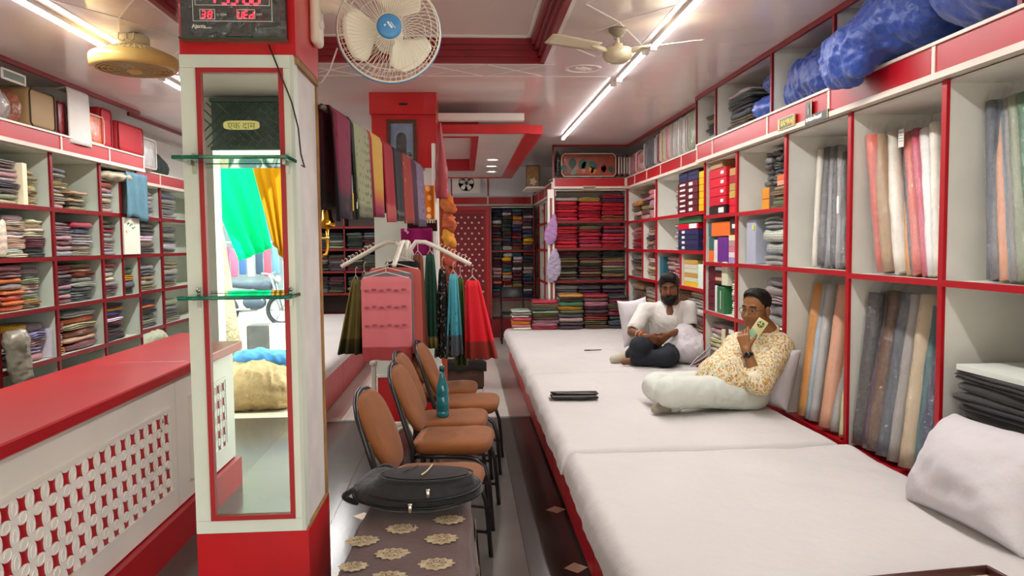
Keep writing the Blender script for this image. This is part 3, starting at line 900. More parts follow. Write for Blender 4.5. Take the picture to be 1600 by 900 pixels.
# yellow sticker reading one price
STK = mat('yellow_sticker', '#d9d789', rough=.4); INK = mat('sticker_ink', '#7b8a3a', rough=.5)
stk = MB()
poly = []
w_, h_ = .118, .030
for k in range(20):
    a = 2 * PI * k / 20; poly.append((w_ / 2 * (abs(math.cos(a)) ** .5) * math.copysign(1, math.cos(a)), h_ / 2 * (abs(math.sin(a)) ** .5) * math.copysign(1, math.sin(a))))
fs_ = frame((.004, PY0 + .003, 1.900), (1, 0, 0), (0, 0, 1))
stk.prism(poly, .0006, fs_)
so_ = stk.build('sticker', STK, t)
text_obj('sticker_text', 'एक दाम', .030, frame((.004, PY0 + .0018, 1.897), (1, 0, 0), (0, 0, 1)), INK, so_, .0003)

# digital wall clock in clear wrap
DIG = mat('red_led_segment', '#ff2a3a', rough=.4, emis=('#ff2438', 3.2))
CLKB = mat('clock_black', '#151a19', rough=.25, spec=.5)
CLKG = mat('clock_dark_face', '#223531', rough=.15)
PRINT = mat('white_print', '#e9eee8', rough=.5)
c = thing('digital_clock', 'black digital wall clock with red LED figures in clear wrap', 'clock', (-.734, 2.497, 2.165))
MB().span(-.166, .166, -.03, -.002, .004, .30).build('case', CLKB, c)
MB().span(-.138, .150, -.034, -.030, .022, .29).build('face', CLKG, c)
MB().span(-.168, .168, -.052, -.0, 0, .004).build('glass_ledge', GLASS_E, c)
pf = .0345
def outline(x0, x1, z0, z1, w=.0016):
    mb = MB()
    mb.span(x0, x1, -pf - .0012, -pf, z0, z0 + w).span(x0, x1, -pf - .0012, -pf, z1 - w, z1).span(x0, x0 + w, -pf - .0012, -pf, z0, z1).span(x1 - w, x1, -pf - .0012, -pf, z0, z1)
    mb.build('printed_line', PRINT, c)
outline(-.126, .124, .058, .28); outline(-.118, .117, .108, .27); outline(-.104, -.056, .064, .096); outline(.012, .070, .066, .096)
SEG = {'0': 'abcdef', '1': 'bc', '2': 'abged', '3': 'abgcd', '4': 'fgbc', '5': 'afgcd', '6': 'afgedc', '8': 'abcdefg', 'E': 'afged', 'D': 'bcdeg', 'W': 'fbedc'}
def digit(ch, x, z, h):
    mb = MB(); w = h * .52; q = h * .075
    seg = {'a': (0, h, w, 0), 'g': (0, h / 2, w, 0), 'd': (0, 0, w, 0), 'f': (0, h / 2, 0, h / 2), 'e': (0, 0, 0, h / 2), 'b': (w, h / 2, 0, h / 2), 'c': (w, 0, 0, h / 2)}
    for s_ in SEG[ch]:
        sx, sz, dx, dz = seg[s_]; sk = lambda zz: zz * .12
        if dx: mb.span(x + sx + q * 1.2 + sk(sz), x + sx + dx - q * 1.2 + sk(sz), -pf - .002, -pf, z + sz - q, z + sz + q)
        else:
            a = Vector((x + sx + sk(sz), -pf - .001, z + sz + q)); b = Vector((x + sx + sk(sz + dz), -pf - .001, z + sz + dz - q)); d = b - a
            mb.box((a + b) / 2, (2 * q, .002, d.length), Matrix.Rotation(math.atan2(d.x, d.z), 3, 'Y'))
    mb.build('led_digit', DIG, c)
for ch, x in (('4', -.078), ('3', -.036), ('5', -.008), ('0', .034), ('6', .062)):
    digit(ch, x, .113, .042)
for ch, x in (('3', -.100), ('8', -.079)): digit(ch, x, .068, .022)
for ch, x in (('W', .016), ('E', .034), ('D', .052)): digit(ch, x, .068, .022)
fz = lambda x, z: frame((x, -pf - .0008, z), (1, 0, 0), (0, 0, 1))
text_obj('brand_print', 'Ajanta', .017, fz(-.108, .042), PRINT, c, .0003, bold=.0004)
text_obj('brand_print', 'QUARTZ', .006, fz(-.080, .037), PRINT, c, .0003)
text_obj('brand_print', '°C TEMP', .009, fz(-.036, .078), PRINT, c, .0003)
text_obj('brand_print', 'DAY', .009, fz(.083, .080), PRINT, c, .0003)
FILM = film_mat('clear_plastic', .13)
mb = MB(); rs = random.Random(4)
zz_ = [[rs.uniform(-.004, .010) for i in range(13)] for j in range(11)]
mb.grid(lambda u, v: (-.170 + .34 * u, -.040 - (.006 + zz_[int(v * 10)][int(u * 12)]), .006 + .30 * v), 13, 11, smooth=False)
mb.build('clear_wrap', FILM, c)
tag(MB().tube([at_y(420, 70, 2.475), at_y(436, 110, 2.478), at_y(456, 160, 2.482), at_y(466, 200, 2.486), at_y(470, 240, 2.49), at_y(476, 262, 2.492), at_y(471, 258, 2.493)], .0028, 6).build('power_cable', mat('black_cable', '#2b241f', rough=.5)), 'thin black clock cable hanging down the mirror pillar', 'cable')

# ------------------------------------------------------------------ second pillar with the framed picture
t = thing('inner_pillar', 'red topped square pillar carrying the framed picture', 'pillar', (-.495, 6.5, 0))
h_ = .262
MB().span(-h_, h_, -h_, h_, 0, .395).build('red_base', RED_B, t)
MB().span(-h_, h_, -h_, h_, .396, 2.14).build('pale_cladding', MINT, t)
MB().span(-h_ - .004, h_ + .004, -h_ - .004, h_, 2.145, 2.58).build('red_top', RED_B, t)
MB().span(-h_ - .018, h_ + .012, -h_ - .03, h_, 2.582, CEIL - .002).build('red_cap', RED_B, t)
MB().span(-.035, .035, -h_ - .034, -h_ - .03, 2.655, 2.672).build('cap_slot', BLACKM, t)
MB().span(-.10, .26, -h_ - .012, -h_, 1.92, 2.14).build('white_tile', WHITE, t)
for zz in (.395, 1.12):
    MB().span(-h_ - .006, h_ + .006, -h_ - .006, h_, zz - .012, zz + .012).build('rail', WHITE, t)
# framed picture
FR = mat('carved_brown_frame', '#5b3417', rough=.45, var=(40, .3), bump=(80, .4))
t = thing('framed_picture', 'brown framed shrine picture on the red pillar', 'picture', (-.513, 6.228, 2.325), 0)
t.rotation_euler = (R(-4), 0, 0)
for (a, b, c_, d) in ((-.124, .124, .185, .215), (-.124, .124, -.215, -.185), (-.124, -.094, -.185, .185), (.094, .124, -.185, .185)):
    MB().span(a, b, -.022, .0, c_, d).build('frame_side', FR, t)
MB().span(-.093, .093, -.008, -.002, -.184, .184).build('picture_sheet', mat('picture_sky', '#7d93b8', rough=.3, var=(9, .25)), t)
arch = [(-.042, -.06)] + [(.042, -.06)] + [(.042 * math.cos(a), .06 + .05 * math.sin(a)) for a in [PI * k / 8 for k in range(9)]]
MB().prism(arch, .002, frame((-.005, -.0082, .0), (1, 0, 0), (0, 0, 1))).build('printed_arch', mat('picture_black', '#1c1a1c', rough=.3, var=(30, .4)), t)
rs = random.Random(3)
for i, (cc, n) in enumerate((('#2f6a3a', 10), ('#c9702a', 8), ('#3a3b36', 8), ('#e8e0d0', 5))):
    mb = MB()
    for k in range(n):
        x = rs.uniform(-.085, .08); z = rs.uniform(-.17, -.06); r_ = rs.uniform(.008, .02)
        mb.prism([(r_ * math.cos(a), r_ * math.sin(a) * rs.uniform(.5, 1)) for a in [2 * PI * q / 7 for q in range(7)]], .0012 + .0004 * i, frame((x, -.0082, z), (1, 0, 0), (0, 0, 1)))
    mb.build('printed_offerings', mat('picture_tone_%d' % i, cc, rough=.35), t)
MB().span(-.093, .093, -.014, -.012, -.184, .184).build('glazing', film_mat('picture_glass', .06), t)

# ------------------------------------------------------------------ back wall: dotted door, white panels, exhaust fan
def dots_mat(name, base, dot, sx, sz, r):
    m = bpy.data.materials.new(name); N = NT(m); b = N.n('BsdfPrincipled'); N.l(b.outputs[0], N.out.inputs[0]); b.inputs['Roughness'].default_value = .6
    tc = N.n('TexCoord'); sep = N.n('SeparateXYZ'); N.l(tc.outputs['Object'], sep.inputs[0])
    def mth(op, a, bq=None):
        q = N.n('Math', operation=op)
        for i, v in enumerate((a, bq)):
            if v is None: continue
            if isinstance(v, (int, float)): q.inputs[i].default_value = v
            else: N.l(v, q.inputs[i])
        return q.outputs[0]
    row = mth('DIVIDE', sep.outputs[2], sz); fl_ = mth('FLOOR', row); par = mth('MODULO', mth('ABSOLUTE', fl_), 2.0)
    u = mth('SUBTRACT', mth('FRACT', mth('ADD', mth('DIVIDE', sep.outputs[0], sx), mth('MULTIPLY', par, .5))), .5)
    v = mth('SUBTRACT', mth('FRACT', row), .5)
    d = mth('SQRT', mth('ADD', mth('POWER', mth('MULTIPLY', u, sx), 2.0), mth('POWER', mth('MULTIPLY', v, sz), 2.0)))
    msk = mth('LESS_THAN', d, r)
    mx = N.n('Mix', data_type='RGBA'); N.l(msk, mx.inputs[0]); mx.inputs[6].default_value = (*hexc(base), 1); mx.inputs[7].default_value = (*hexc(dot), 1)
    N.l(mx.outputs[2], b.inputs['Base Color'])
    return m
d = tag(MB().span(-.42, -.375, 11.9, 12.18, 0, 2.11).span(.335, .40, 11.9, 12.18, 0, 2.11).span(-.375, .335, 11.9, 12.18, 2.045, 2.11).build('door_1', RED), None, None, None, 'structure')
MB().span(-.375, .335, 11.97, 12.01, .02, 2.045).build('door_leaf', RED, d)
MB().span(-.33, .30, 11.955, 11.97, .85, 2.0).build('door_panel', dots_mat('red_door_dots', '#7a0a1c', '#d8b9a4', .112, .086, .017), d)
MB().span(-.33, .30, 11.955, 11.97, .10, .84).build('door_panel', MATS.get('x') or dots_mat('red_door_dots_low', '#7a0a1c', '#d8b9a4', .112, .086, .017), d)
BLUEW = mat('cool_white_panel', '#d5d8de', rough=.3, var=(2, .05))
for i, (a, b) in enumerate(((-.55, -.215), (-.205, .375), (.385, 1.12))):
    MB().span(a, b, 12.0, 12.19, 2.28, CEIL - .002).build('wall_panel', BLUEW, wb)
for i, xx in enumerate((-.21, .38)):
    MB().span(xx - .01, xx + .01, 11.99, 12.19, 2.28, CEIL - .002).build('wall_batten', RED, wb)
t = thing('exhaust_fan', 'square white exhaust fan with dark blades above the dotted door', 'fan', (.03, 11.998, 2.487))
S_ = .165
mb = MB()
n = 24; sq = []
for k in range(n):
    a = 2 * PI * k / n; m_ = max(abs(math.cos(a)), abs(math.sin(a))); sq.append((S_ * math.cos(a) / m_, S_ * math.sin(a) / m_))
vs = [Vector((x * 1.38, -.03, z)) for x, z in sq] + [Vector((.128 * math.cos(2 * PI * k / n), -.03, .128 * math.sin(2 * PI * k / n))) for k in range(n)] + [Vector((.128 * math.cos(2 * PI * k / n), 0, .128 * math.sin(2 * PI * k / n))) for k in range(n)] + [Vector((x * 1.38, 0, z)) for x, z in sq]
fs = []
for k in range(n):
    j = (k + 1) % n
    fs += [(k, j, n + j, n + k), (n + k, n + j, 2 * n + j, 2 * n + k), (3 * n + k, 3 * n + j, j, k)]
mb.add(vs, fs); mb.build('housing', WHITE, t)
MB().lathe([(.126, -.004), (.126, -.002)], 24, frame((0, 0, 0), (1, 0, 0), (0, 0, 1))).build('opening', mat('dark_brown_void', '#33261d', rough=.7), t)
for k in range(5):
    a = 2 * PI * k / 5 + .3
    mb = MB().prism([(.02, -.018), (.11, -.042), (.118, .01), (.10, .038), (.02, .015)], .006, Matrix.Translation((0, -.012, 0)) @ Matrix.Rotation(PI / 2, 4, 'X') @ Matrix.Rotation(a, 4, 'Z') @ Matrix.Rotation(.35, 4, 'X'))
    mb.build('blade', WHITE, t)
MB().lathe([(.028, 0), (.028, .02), (.0, .026)], 16, frame((0, -.008, 0), (1, 0, 0), (0, 0, 1))).build('hub', mat('dark_hub', '#4a3a30', rough=.5), t)
# ================================================================== chairs
SUEDE = mat('tan_suede', '#844c20', rough=.85, sheen=.08, var=(9, .16), bump=(25, .12))
TUBEM = mat('black_chair_tube', '#1d1b1c', rough=.28, spec=.6)
def hoop(w, z0, z1, x0, x1, rr, n=8):
    pts = [(x0, -w, z0)]
    for k in range(n + 1):
        a = PI - PI * k / n
        pts.append((x1 + (x0 - x1) * 0, w * math.cos(a), z1 - rr + rr * math.sin(a)))
    pts.append((x0, w, z0))
    return pts
def make_chair():
    t = thing('banquet_chair', 'chair', 'chair')
    # seat pad
    m = MB(); n = 28
    prof = [(-.018, .86), (0, .97), (.018, 1.0), (.04, .985), (.052, .93), (.058, .80), (.060, .4), (.060, 0)]
    def out(a):
        c_, s_ = math.cos(a), math.sin(a); e = .42
        return (.215 * math.copysign(abs(c_) ** e, c_), .208 * math.copysign(abs(s_) ** e, s_))
    vs = []; fs = []
    for (z, sc) in prof:
        for k in range(n):
            x, y = out(2 * PI * k / n); vs.append((x * sc + .0, y * sc * (1 - .06 * (x < 0)), .405 + z + .006 * (x / .215 > .5)))
    for i in range(len(prof) - 1):
        for k in range(n): fs.append((i * n + k, i * n + (k + 1) % n, (i + 1) * n + (k + 1) % n, (i + 1) * n + k))
    fs.append(tuple(range(n - 1, -1, -1)))
    m.add(vs, fs, 0, True); m.build('seat', SUEDE, t)
    # back pad: rounded shield, leaning back
    m = MB(); lean = .42; n = 30
    def bo(a):
        c_, s_ = math.cos(a), math.sin(a); e = .62
        y = .185 * math.copysign(abs(c_) ** e, c_); z = .175 * math.copysign(abs(s_) ** e, s_)
        if z < 0: y *= 1 - .18 * (-z / .175)
        return y, z
    vs = []; lay = [(-.012, .9), (-.02, .0)] ; lay = [(-.016, 0), (-.016, .88), (-.006, 1.0), (.012, .99), (.026, .9), (.032, .6), (.033, 0)]
    for (x, sc) in lay:
        for k in range(n):
            y, z = bo(2 * PI * k / n); vs.append(Vector((-.255 + x - z * sc * lean, y * sc, .665 + z * sc)))
    fs = []
    for i in range(len(lay) - 1):
        for k in range(n): fs.append((i * n + k, i * n + (k + 1) % n, (i + 1) * n + (k + 1) % n, (i + 1) * n + k))
    m.add(vs, fs, 0, True); m.build('backrest', SUEDE, t)
    # back hoop running down as the rear legs
    pts = [(-.235, -.19, .0), (-.205, -.19, .25), (-.195, -.19, .42)]
    for k in range(9):
        a = PI - PI * k / 8; zz = .70 + .15 * math.sin(a); pts.append((-.262 - (zz - .665) * lean, .198 * math.cos(a), zz))
    pts += [(-.195, .19, .42), (-.205, .19, .25), (-.235, .19, 0)]
    MB().tube(pts, .0115, 8).build('back_frame', TUBEM, t)
    MB().tube([(p[0] + .012, p[1] * .90, p[2] - .012) for p in pts[2:-2]], .006, 6).build('back_trim', mat('chair_trim', '#6d665f', rough=.3, metal=.6), t)
    for s_ in (-1, 1):
        lp = [(-.195, .178 * s_, .385), (.08, .18 * s_, .388), (.14, .182 * s_, .375), (.185, .185 * s_, .335), (.205, .188 * s_, .27), (.225, .195 * s_, 0)]
        MB().tube(lp, .0115, 8).build('leg', TUBEM, t)
        MB().tube([(.216, .191 * s_, .12), (-.222, .19 * s_, .16)], .008, 6).build('stretcher', TUBEM, t)
    MB().tube([(.06, -.178, .385), (.06, .178, .385)], .008, 6).tube([(-.15, -.178, .383), (-.15, .178, .383)], .008, 6).build('seat_frame', TUBEM, t)
    return t
chs = [(-.150, 3.30, -9, 'nearest tan suede chair behind the black backpack'), (-.075, 4.0, -7, 'tan suede chair second from the backpack, in front of the bottle'), (-.095, 4.45, -6, 'tan suede chair holding the teal bottle'),
       (.0, 4.93, -5, 'tan suede chair whose seat sticks out furthest towards the bed'), (-.14, 5.42, -4, 'farthest tan suede chair beside the patterned ottoman')]
ch0 = make_chair()
for i, (x, y, a, lab) in enumerate(chs):
    o = ch0 if i == 0 else copy_tree(ch0)
    o.location = (x, y, 0); o.rotation_euler = (0, 0, R(a)); o['label'] = lab; o['group'] = 'tan chairs along the aisle'

# ------------------------------------------------------------------ damask bench, backpack, bottle, ottoman
DAM = mat('brown_damask_cloth', '#4b2a24', rough=.8, sheen=.2, var=(14, .15), bump=(60, .15))
DAMP = mat('cream_damask_print', '#b29f7e', rough=.75, var=(55, .35))
DAMD = mat('brown_damask_print', '#5d4430', rough=.8)
t = thing('damask_bench', 'low bench under a brown cloth printed with cream damask medallions', 'bench', (-.20, 2.42, 0))
m = MB()
def cover(u, v):
    # cross-section swept along the bench: drop, rounded edge, top, rounded edge, drop
    s_ = [(-.225, .22), (-.222, .35), (-.212, .44), (-.19, .472), (-.10, .478), (0, .480), (.10, .478), (.175, .474), (.20, .45), (.212, .36), (.224, .24), (.23, .15)]
    k = u * (len(s_) - 1); i = min(int(k), len(s_) - 2); f = k - i
    x = s_[i][0] * (1 - f) + s_[i + 1][0] * f; z = s_[i][1] * (1 - f) + s_[i + 1][1] * f
    y = -.62 + 1.24 * v
    w = math.sin(v * 23 + u * 3) * .006 * (abs(x) > .2) + math.sin(v * 9) * .004
    e = max(0, abs(v - .5) - .44) / .06
    return (x * (1 - .06 * e) + w, y, z - .03 * e * e + .002 * math.sin(v * 31 + x * 20))
m.sheet(cover, 45, 40, .008); m.build('cover', DAM, t)
MB().rbox((0, 0, .35), (.40, 1.22, .24), .03, 2).build('cushion', DAM, t)
for (x, y) in ((-.17, -.57), (.195, -.57), (-.17, .55), (.195, .55)):
    MB().rbox((x, y, .12), (.045, .045, .24), .005, 1, smooth=False).build('leg', mat('bench_wood', '#a9743f', rough=.5, var=(20, .2)), t)
def medallion(r):
    p = []
    for k in range(60):
        a = 2 * PI * k / 60
        q = r * (1 + .10 * math.cos(12 * a) + .10 * math.cos(2 * a)) ; 
        if math.sin(a) < 0: q *= 1 + .18 * max(0, -math.sin(a)) ** 6
        p.append((q * 1.08 * math.cos(a), q * .92 * math.sin(a)))
    return p
def motif(mb_l, mb_d, mtx, r):
    mb_l.prism(medallion(r), .0012, mtx)
    for (cx_, cy_, rr, ph) in ((0, .30, .26, 0), (-.48, .05, .2, 1), (.48, .05, .2, 1), (0, -.42, .22, 0), (-.34, -.42, .14, 0), (.34, -.42, .14, 0), (-.36, .48, .15, 0), (.36, .48, .15, 0)):
        ring_o = [(r * (cx_ + rr * math.cos(a)), r * (cy_ + rr * math.sin(a) * .9)) for a in [2 * PI * k / 12 for k in range(12)]]
        ring_i = [(r * (cx_ + rr * .7 * math.cos(a)), r * (cy_ + rr * .63 * math.sin(a))) for a in [2 * PI * k / 12 for k in range(12)]]
        vs = [mtx @ Vector((x, y, .0018)) for x, y in ring_o + ring_i]
        mb_d.add(vs, [(k, (k + 1) % 12, 12 + (k + 1) % 12, 12 + k) for k in range(12)])
ml, md = MB(), MB()
for (px, py) in ((628, 826), (613, 865), (607, 902), (690, 842), (682, 881), (566, 845), (552, 885), (676, 925), (600, 948), (702, 812)):
    p = at_z(px, py, .484) - Vector((-.20, 2.42, 0))
    if abs(p.x) < .19: motif(ml, md, Matrix.Translation((p.x, p.y, .4845)), .047 if px > 560 else .038)
for (yy, zz) in ((.36, .40), (.12, .36), (-.12, .38), (.24, .27)):
    motif(ml, md, frame((.224 if zz > .33 else .234, yy, zz), (0, 1, 0), (0, 0, 1)), .042)
ml.build('printed_medallions', DAMP, t)['kind'] = 'stuff'
md.build('printed_scrolls', DAMD, t)['kind'] = 'stuff'

# backpack lying on the bench
BAG = mat('black_nylon', '#1b1b1c', rough=.75, sheen=.15, var=(12, .2), bump=(90, .15))
BAG2 = mat('charcoal_nylon', '#2b2626', rough=.8, var=(20, .15), bump=(90, .2))
t = thing('backpack', 'black backpack with beige piping lying on the damask bench', 'bag', (-.195, 2.80, .487))
t.scale = (1, 1, .84)
rt = Matrix.Rotation(R(-6), 3, 'Z')
s = SDF()
s.ell((0, .03, .075), (.245, .165, .082), .03); s.ell((.02, .0, .10), (.215, .13, .07), .03)
s.ell((.03, -.02, .135), (.19, .10, .045), .012)
s.cap((-.20, .06, .06), (-.16, .12, .10), .05, .05, .05)
s.plane_cut((0, 0, -1), -.001, .01)
put('body', s.mesh('backpack_body', BAG, .006, [(.004, 16, 3)]), t)
m = MB().grid(lambda u, v: (.035 + .165 * (1 - .35 * 0) * math.cos(2 * PI * u) * v, -.022 + .083 * math.sin(2 * PI * u) * v, .184 - .010 * v * v * v), 28, 6, wrap_u=True)
m.build('front_pocket', BAG2, t)
def ellring(rx, ry, cx_, cy_, z, dz=0, a0=0, a1=2 * PI, n=36):
    return [(cx_ + rx * math.cos(a0 + (a1 - a0) * k / n), cy_ + ry * math.sin(a0 + (a1 - a0) * k / n), z + dz * math.sin(a0 + (a1 - a0) * k / n)) for k in range(n + 1)]
MB().tube(ellring(.178, .093, .034, -.022, .168), .0045, 6).build('piping', BAG, t)
MB().tube(ellring(.222, .136, .018, -.004, .112, .02), .005, 6).build('zip_line', mat('zip_black', '#0d0d0e', rough=.45), t)
MB().tube(ellring(.248, .165, 0, .03, .070, .015, PI * .9, PI * 2.05), .005, 6).build('zip_line', MATS['zip_black'], t)
MB().tube([(.02 + .035 * q, -.085 + .125 * q - .02 * math.sin(q * PI), .188) for q in [k / 8 for k in range(9)]], .0035, 6).build('beige_piping', mat('beige_cord', '#c8b48f', rough=.6), t)
MB().tube([(-.05, -.05, .189), (.0, .03, .189)], .002, 5).build('pocket_seam', MATS['zip_black'], t)
for (x, y, z) in ((.045, -.135, .118), (-.02, -.150, .062)):
    mm = MB().rbox((x, y - .002, z), (.014, .006, .036), .003, 1); mm.rbox((x, y + .004, z + .018), (.018, .010, .010), .003, 1); mm.build('zip_pull', mat('nickel', '#d8d4c6', rough=.25, metal=.9), t)
MB().tube([(-.235 - .045 * math.sin(q * PI), -.02 + .05 * q, .105 - .085 * q) for q in [k / 12 for k in range(13)]], .013, 8).build('carry_strap', BAG, t)
MB().tube([(-.20 + .11 * q, .10 + .07 * q, .10 + .055 * math.sin(q * PI)) for q in [k / 12 for k in range(13)]], .010, 8).build('carry_strap', BAG, t)
text_obj('logo_print', '✓', .03, Matrix.Translation((-.07, .015, .1885)) @ Matrix.Rotation(.2, 4, 'Z'), mat('grey_print', '#9a948c', rough=.6), t, .0004)

# teal bottle on the chair
TEAL = mat('teal_glass_bottle', '#0b6d78', rough=.08, spec=.6, coat=.6, var=(6, .25))
p = at_z(690, 655, .467)
b = thing('bottle', 'tall teal ribbed bottle standing on the tan chair seat', 'bottle', (-.15, 4.40, .468))
MB().lathe([(.0, 0), (.034, 0), (.038, .006), (.038, .03), (.036, .034), (.038, .038), (.038, .12), (.036, .124), (.038, .128), (.036, .134), (.038, .14), (.038, .165), (.030, .20), (.018, .235), (.0145, .255), (.014, .275)], 28).build('body', TEAL, b)
MB().lathe([(.017, .275), (.017, .305), (.0, .306)], 20).build('cap', mat('teal_cap', '#0a4a56', rough=.35), b)

# patterned ottoman further down the aisle
IK = bpy.data.materials.new('ikat_cloth'); N = NT(IK); bb = N.n('BsdfPrincipled'); N.l(bb.outputs[0], N.out.inputs[0]); bb.inputs['Roughness'].default_value = .85
tc = N.n('TexCoord'); mp = N.n('Mapping'); mp.inputs['Scale'].default_value = (16, 16, 60); N.l(tc.outputs['Object'], mp.inputs[0])
no = N.n('TexNoise'); no.inputs['Scale'].default_value = 1; N.l(mp.outputs[0], no.inputs['Vector'])
cr = N.n('ValToRGB'); cr.color_ramp.elements[0].position = .54; cr.color_ramp.elements[0].color = (*hexc('#3a2e2a'), 1); cr.color_ramp.elements[1].position = .60; cr.color_ramp.elements[1].color = (*hexc('#a89f94'), 1)
N.l(no.outputs[0], cr.inputs[0]); N.l(cr.outputs[0], bb.inputs['Base Color'])
t = thing('ottoman', 'square ottoman under a dark ikat cloth beyond the chairs', 'ottoman', (-.035, 7.78, 0))
MB().rbox((0, 0, .34), (.45, .45, .20), .03, 2).build('cushion', IK, t)
MB().rbox((0, 0, .13), (.42, .42, .24), .015, 1).build('skirt', mat('brown_skirt', '#4a342a', rough=.85, var=(12, .3)), t)
m = MB().sheet(lambda u, v: (-.236 + .472 * u, -.232 - .006 * math.sin(u * 20), .30 - .10 * v + .012 * math.sin(u * 11)), 20, 5, .005); m.build('cloth_drape', mat('black_drape', '#1e1917', rough=.85), t)

# black metal chair legs standing by the back stacks
t = thing('folding_chair', 'black folding chair half hidden beyond the far bed end', 'chair', (.70, 11.15, 0))
for s_ in (-1, 1):
    MB().tube([(.17 * s_, -.16, 0), (.17 * s_, .12, .86)], .014, 8).build('leg', BLACKM, t)
    MB().tube([(.17 * s_, .22, 0), (.17 * s_, -.14, .44)], .014, 8).build('leg', BLACKM, t)
MB().rbox((0, -.02, .45), (.36, .34, .03), .012, 2).build('seat', BLACKM, t)
MB().rbox((0, .10, .76), (.36, .025, .18), .012, 2, Matrix.Rotation(-.3, 3, 'X')).build('backrest', BLACKM, t)

# ------------------------------------------------------------------ fans
FAN_C = mat('cream_fan_plastic', '#efe8d4', rough=.35)
FAN_B = mat('blue_fan_plastic', '#4d93cc', rough=.35)
fc = at_y(608, 48, 2.66)
t = thing('wall_fan', 'cream wall fan with blue hub badge on the mirror pillar side', 'fan', fc)
ax = Vector((.10, -1, -.16)).normalized()          # faces the entrance, tipped a little down
F0 = frame((0, 0, 0), Vector((0, 0, 1)).cross(ax).normalized(), Vector((0, 0, 1)))   # local z = towards viewer side
Rg = .178
def ring(mb, r, z, th):
    mb.tube([F0 @ Vector((r * math.cos(2 * PI * k / 48), r * math.sin(2 * PI * k / 48), z)) for k in range(48)], th, 5, closed=True)
mb = MB()
for (r, z) in ((.045, .055), (.145, .046), (.168, .028)): ring(mb, r, z, .0013)
for k in range(60):
    a = 2 * PI * k / 60 ; tw = .5
    mb.tube([F0 @ Vector((r * math.cos(a + tw * (1 - r / Rg)), r * math.sin(a + tw * (1 - r / Rg)), z)) for r, z in ((.045, .055), (.10, .056), (.145, .046), (.168, .028), (Rg, .004))], .0011, 4, caps=False)
mb.build('front_guard', FAN_C, t)
mb = MB()
for (r, z) in ((.06, -.055), (.13, -.05)): ring(mb, r, z, .0012)
for k in range(48):
    a = 2 * PI * k / 48
    mb.tube([F0 @ Vector((r * math.cos(a), r * math.sin(a), z)) for r, z in ((.05, -.055), (.13, -.05), (.168, -.028), (Rg, -.004))], .0011, 4, caps=False)
mb.build('rear_guard', FAN_C, t)
mb = MB(); ring(mb, Rg, .004, .0035); mb.build('guard_rim', FAN_C, t)
mb = MB(); ring(mb, Rg + .002, -.006, .0045); mb.build('rear_rim', FAN_B, t)
MB().lathe([(.0, .062), (.034, .062), (.041, .058), (.043, .050), (.043, .046)], 28, F0).build('hub_badge', FAN_B, t)
mb = MB()
for (x, y, w_, h_) in ((.006, .012, .026, .0022), (-.009, .004, .009, .007), (.0, .0035, .006, .0075), (.008, .004, .008, .007), (-.010, -.010, .006, .006)):
    mb.box((x, y, .0626), (w_, h_, .0008))
mb.v = [tuple(F0 @ Matrix.Rotation(-.9, 4, 'Z') @ Vector(q)) for q in mb.v]
mb.build('badge_print', mat('badge_white', '#f4f4f0', rough=.5), t)
MB().lathe([(.038, .03), (.044, .02), (.044, -.02), (.030, -.035)], 24, F0).build('hub', FAN_C, t)
for k in range(3):
    a0 = 2 * PI * k / 3 + 1.15
    def bl(u, v):
        r = .038 + (.158 - .038) * v; half = .30 + .42 * math.sin(min(1, v * 1.15) * PI * .62)
        half *= (1 - max(0, v - .8) / .2 * .35)
        a = a0 + (u - .5) * 2 * half * (1.0 if v > .15 else .7) + .15 * v
        return F0 @ Vector((r * math.cos(a), r * math.sin(a), .012 - (u - .5) * .045))
    MB().sheet(bl, 11, 9, .003).build('blade', FAN_C, t)
MB().lathe([(.042, -.03), (.05, -.06), (.05, -.13), (.035, -.155), (.0, -.16)], 24, F0).build('motor_cover', FAN_C, t)
bp = Vector((-.548, 2.78, 2.33)) - fc
MB().rbox(bp + Vector((.018, 0, .02)), (.036, .10, .24), .016, 3).build('wall_plate', FAN_C, t)
MB().tube([bp + Vector((.03, 0, .05)), bp + Vector((.09, -.0, .05)), Vector((-.03, .12, .0))], [.034, .032, .03], 12).build('arm', FAN_C, t)
MB().lathe([(.016, 0), (.016, .012), (0, .014)], 12, frame(bp + Vector((.034, -.02, -.03)), (0, 1, 0), (0, 0, 1))).build('switch_knob', WHITE, t)
WCAB = mat('white_cord', '#e4ded2', rough=.5)
tag(MB().tube([at_y(527, 75, 2.80), at_y(515, 110, 2.83), at_y(503, 128, 2.86), at_y(492, 130, 2.885), at_y(489, 150, 2.89)], .003, 6).tube([at_y(489, 146, 2.885), at_y(490, 158, 2.885)], .008, 8).build('fan_cord', WCAB), 'white fan cord with a plug connector beside the mirror pillar', 'cord')

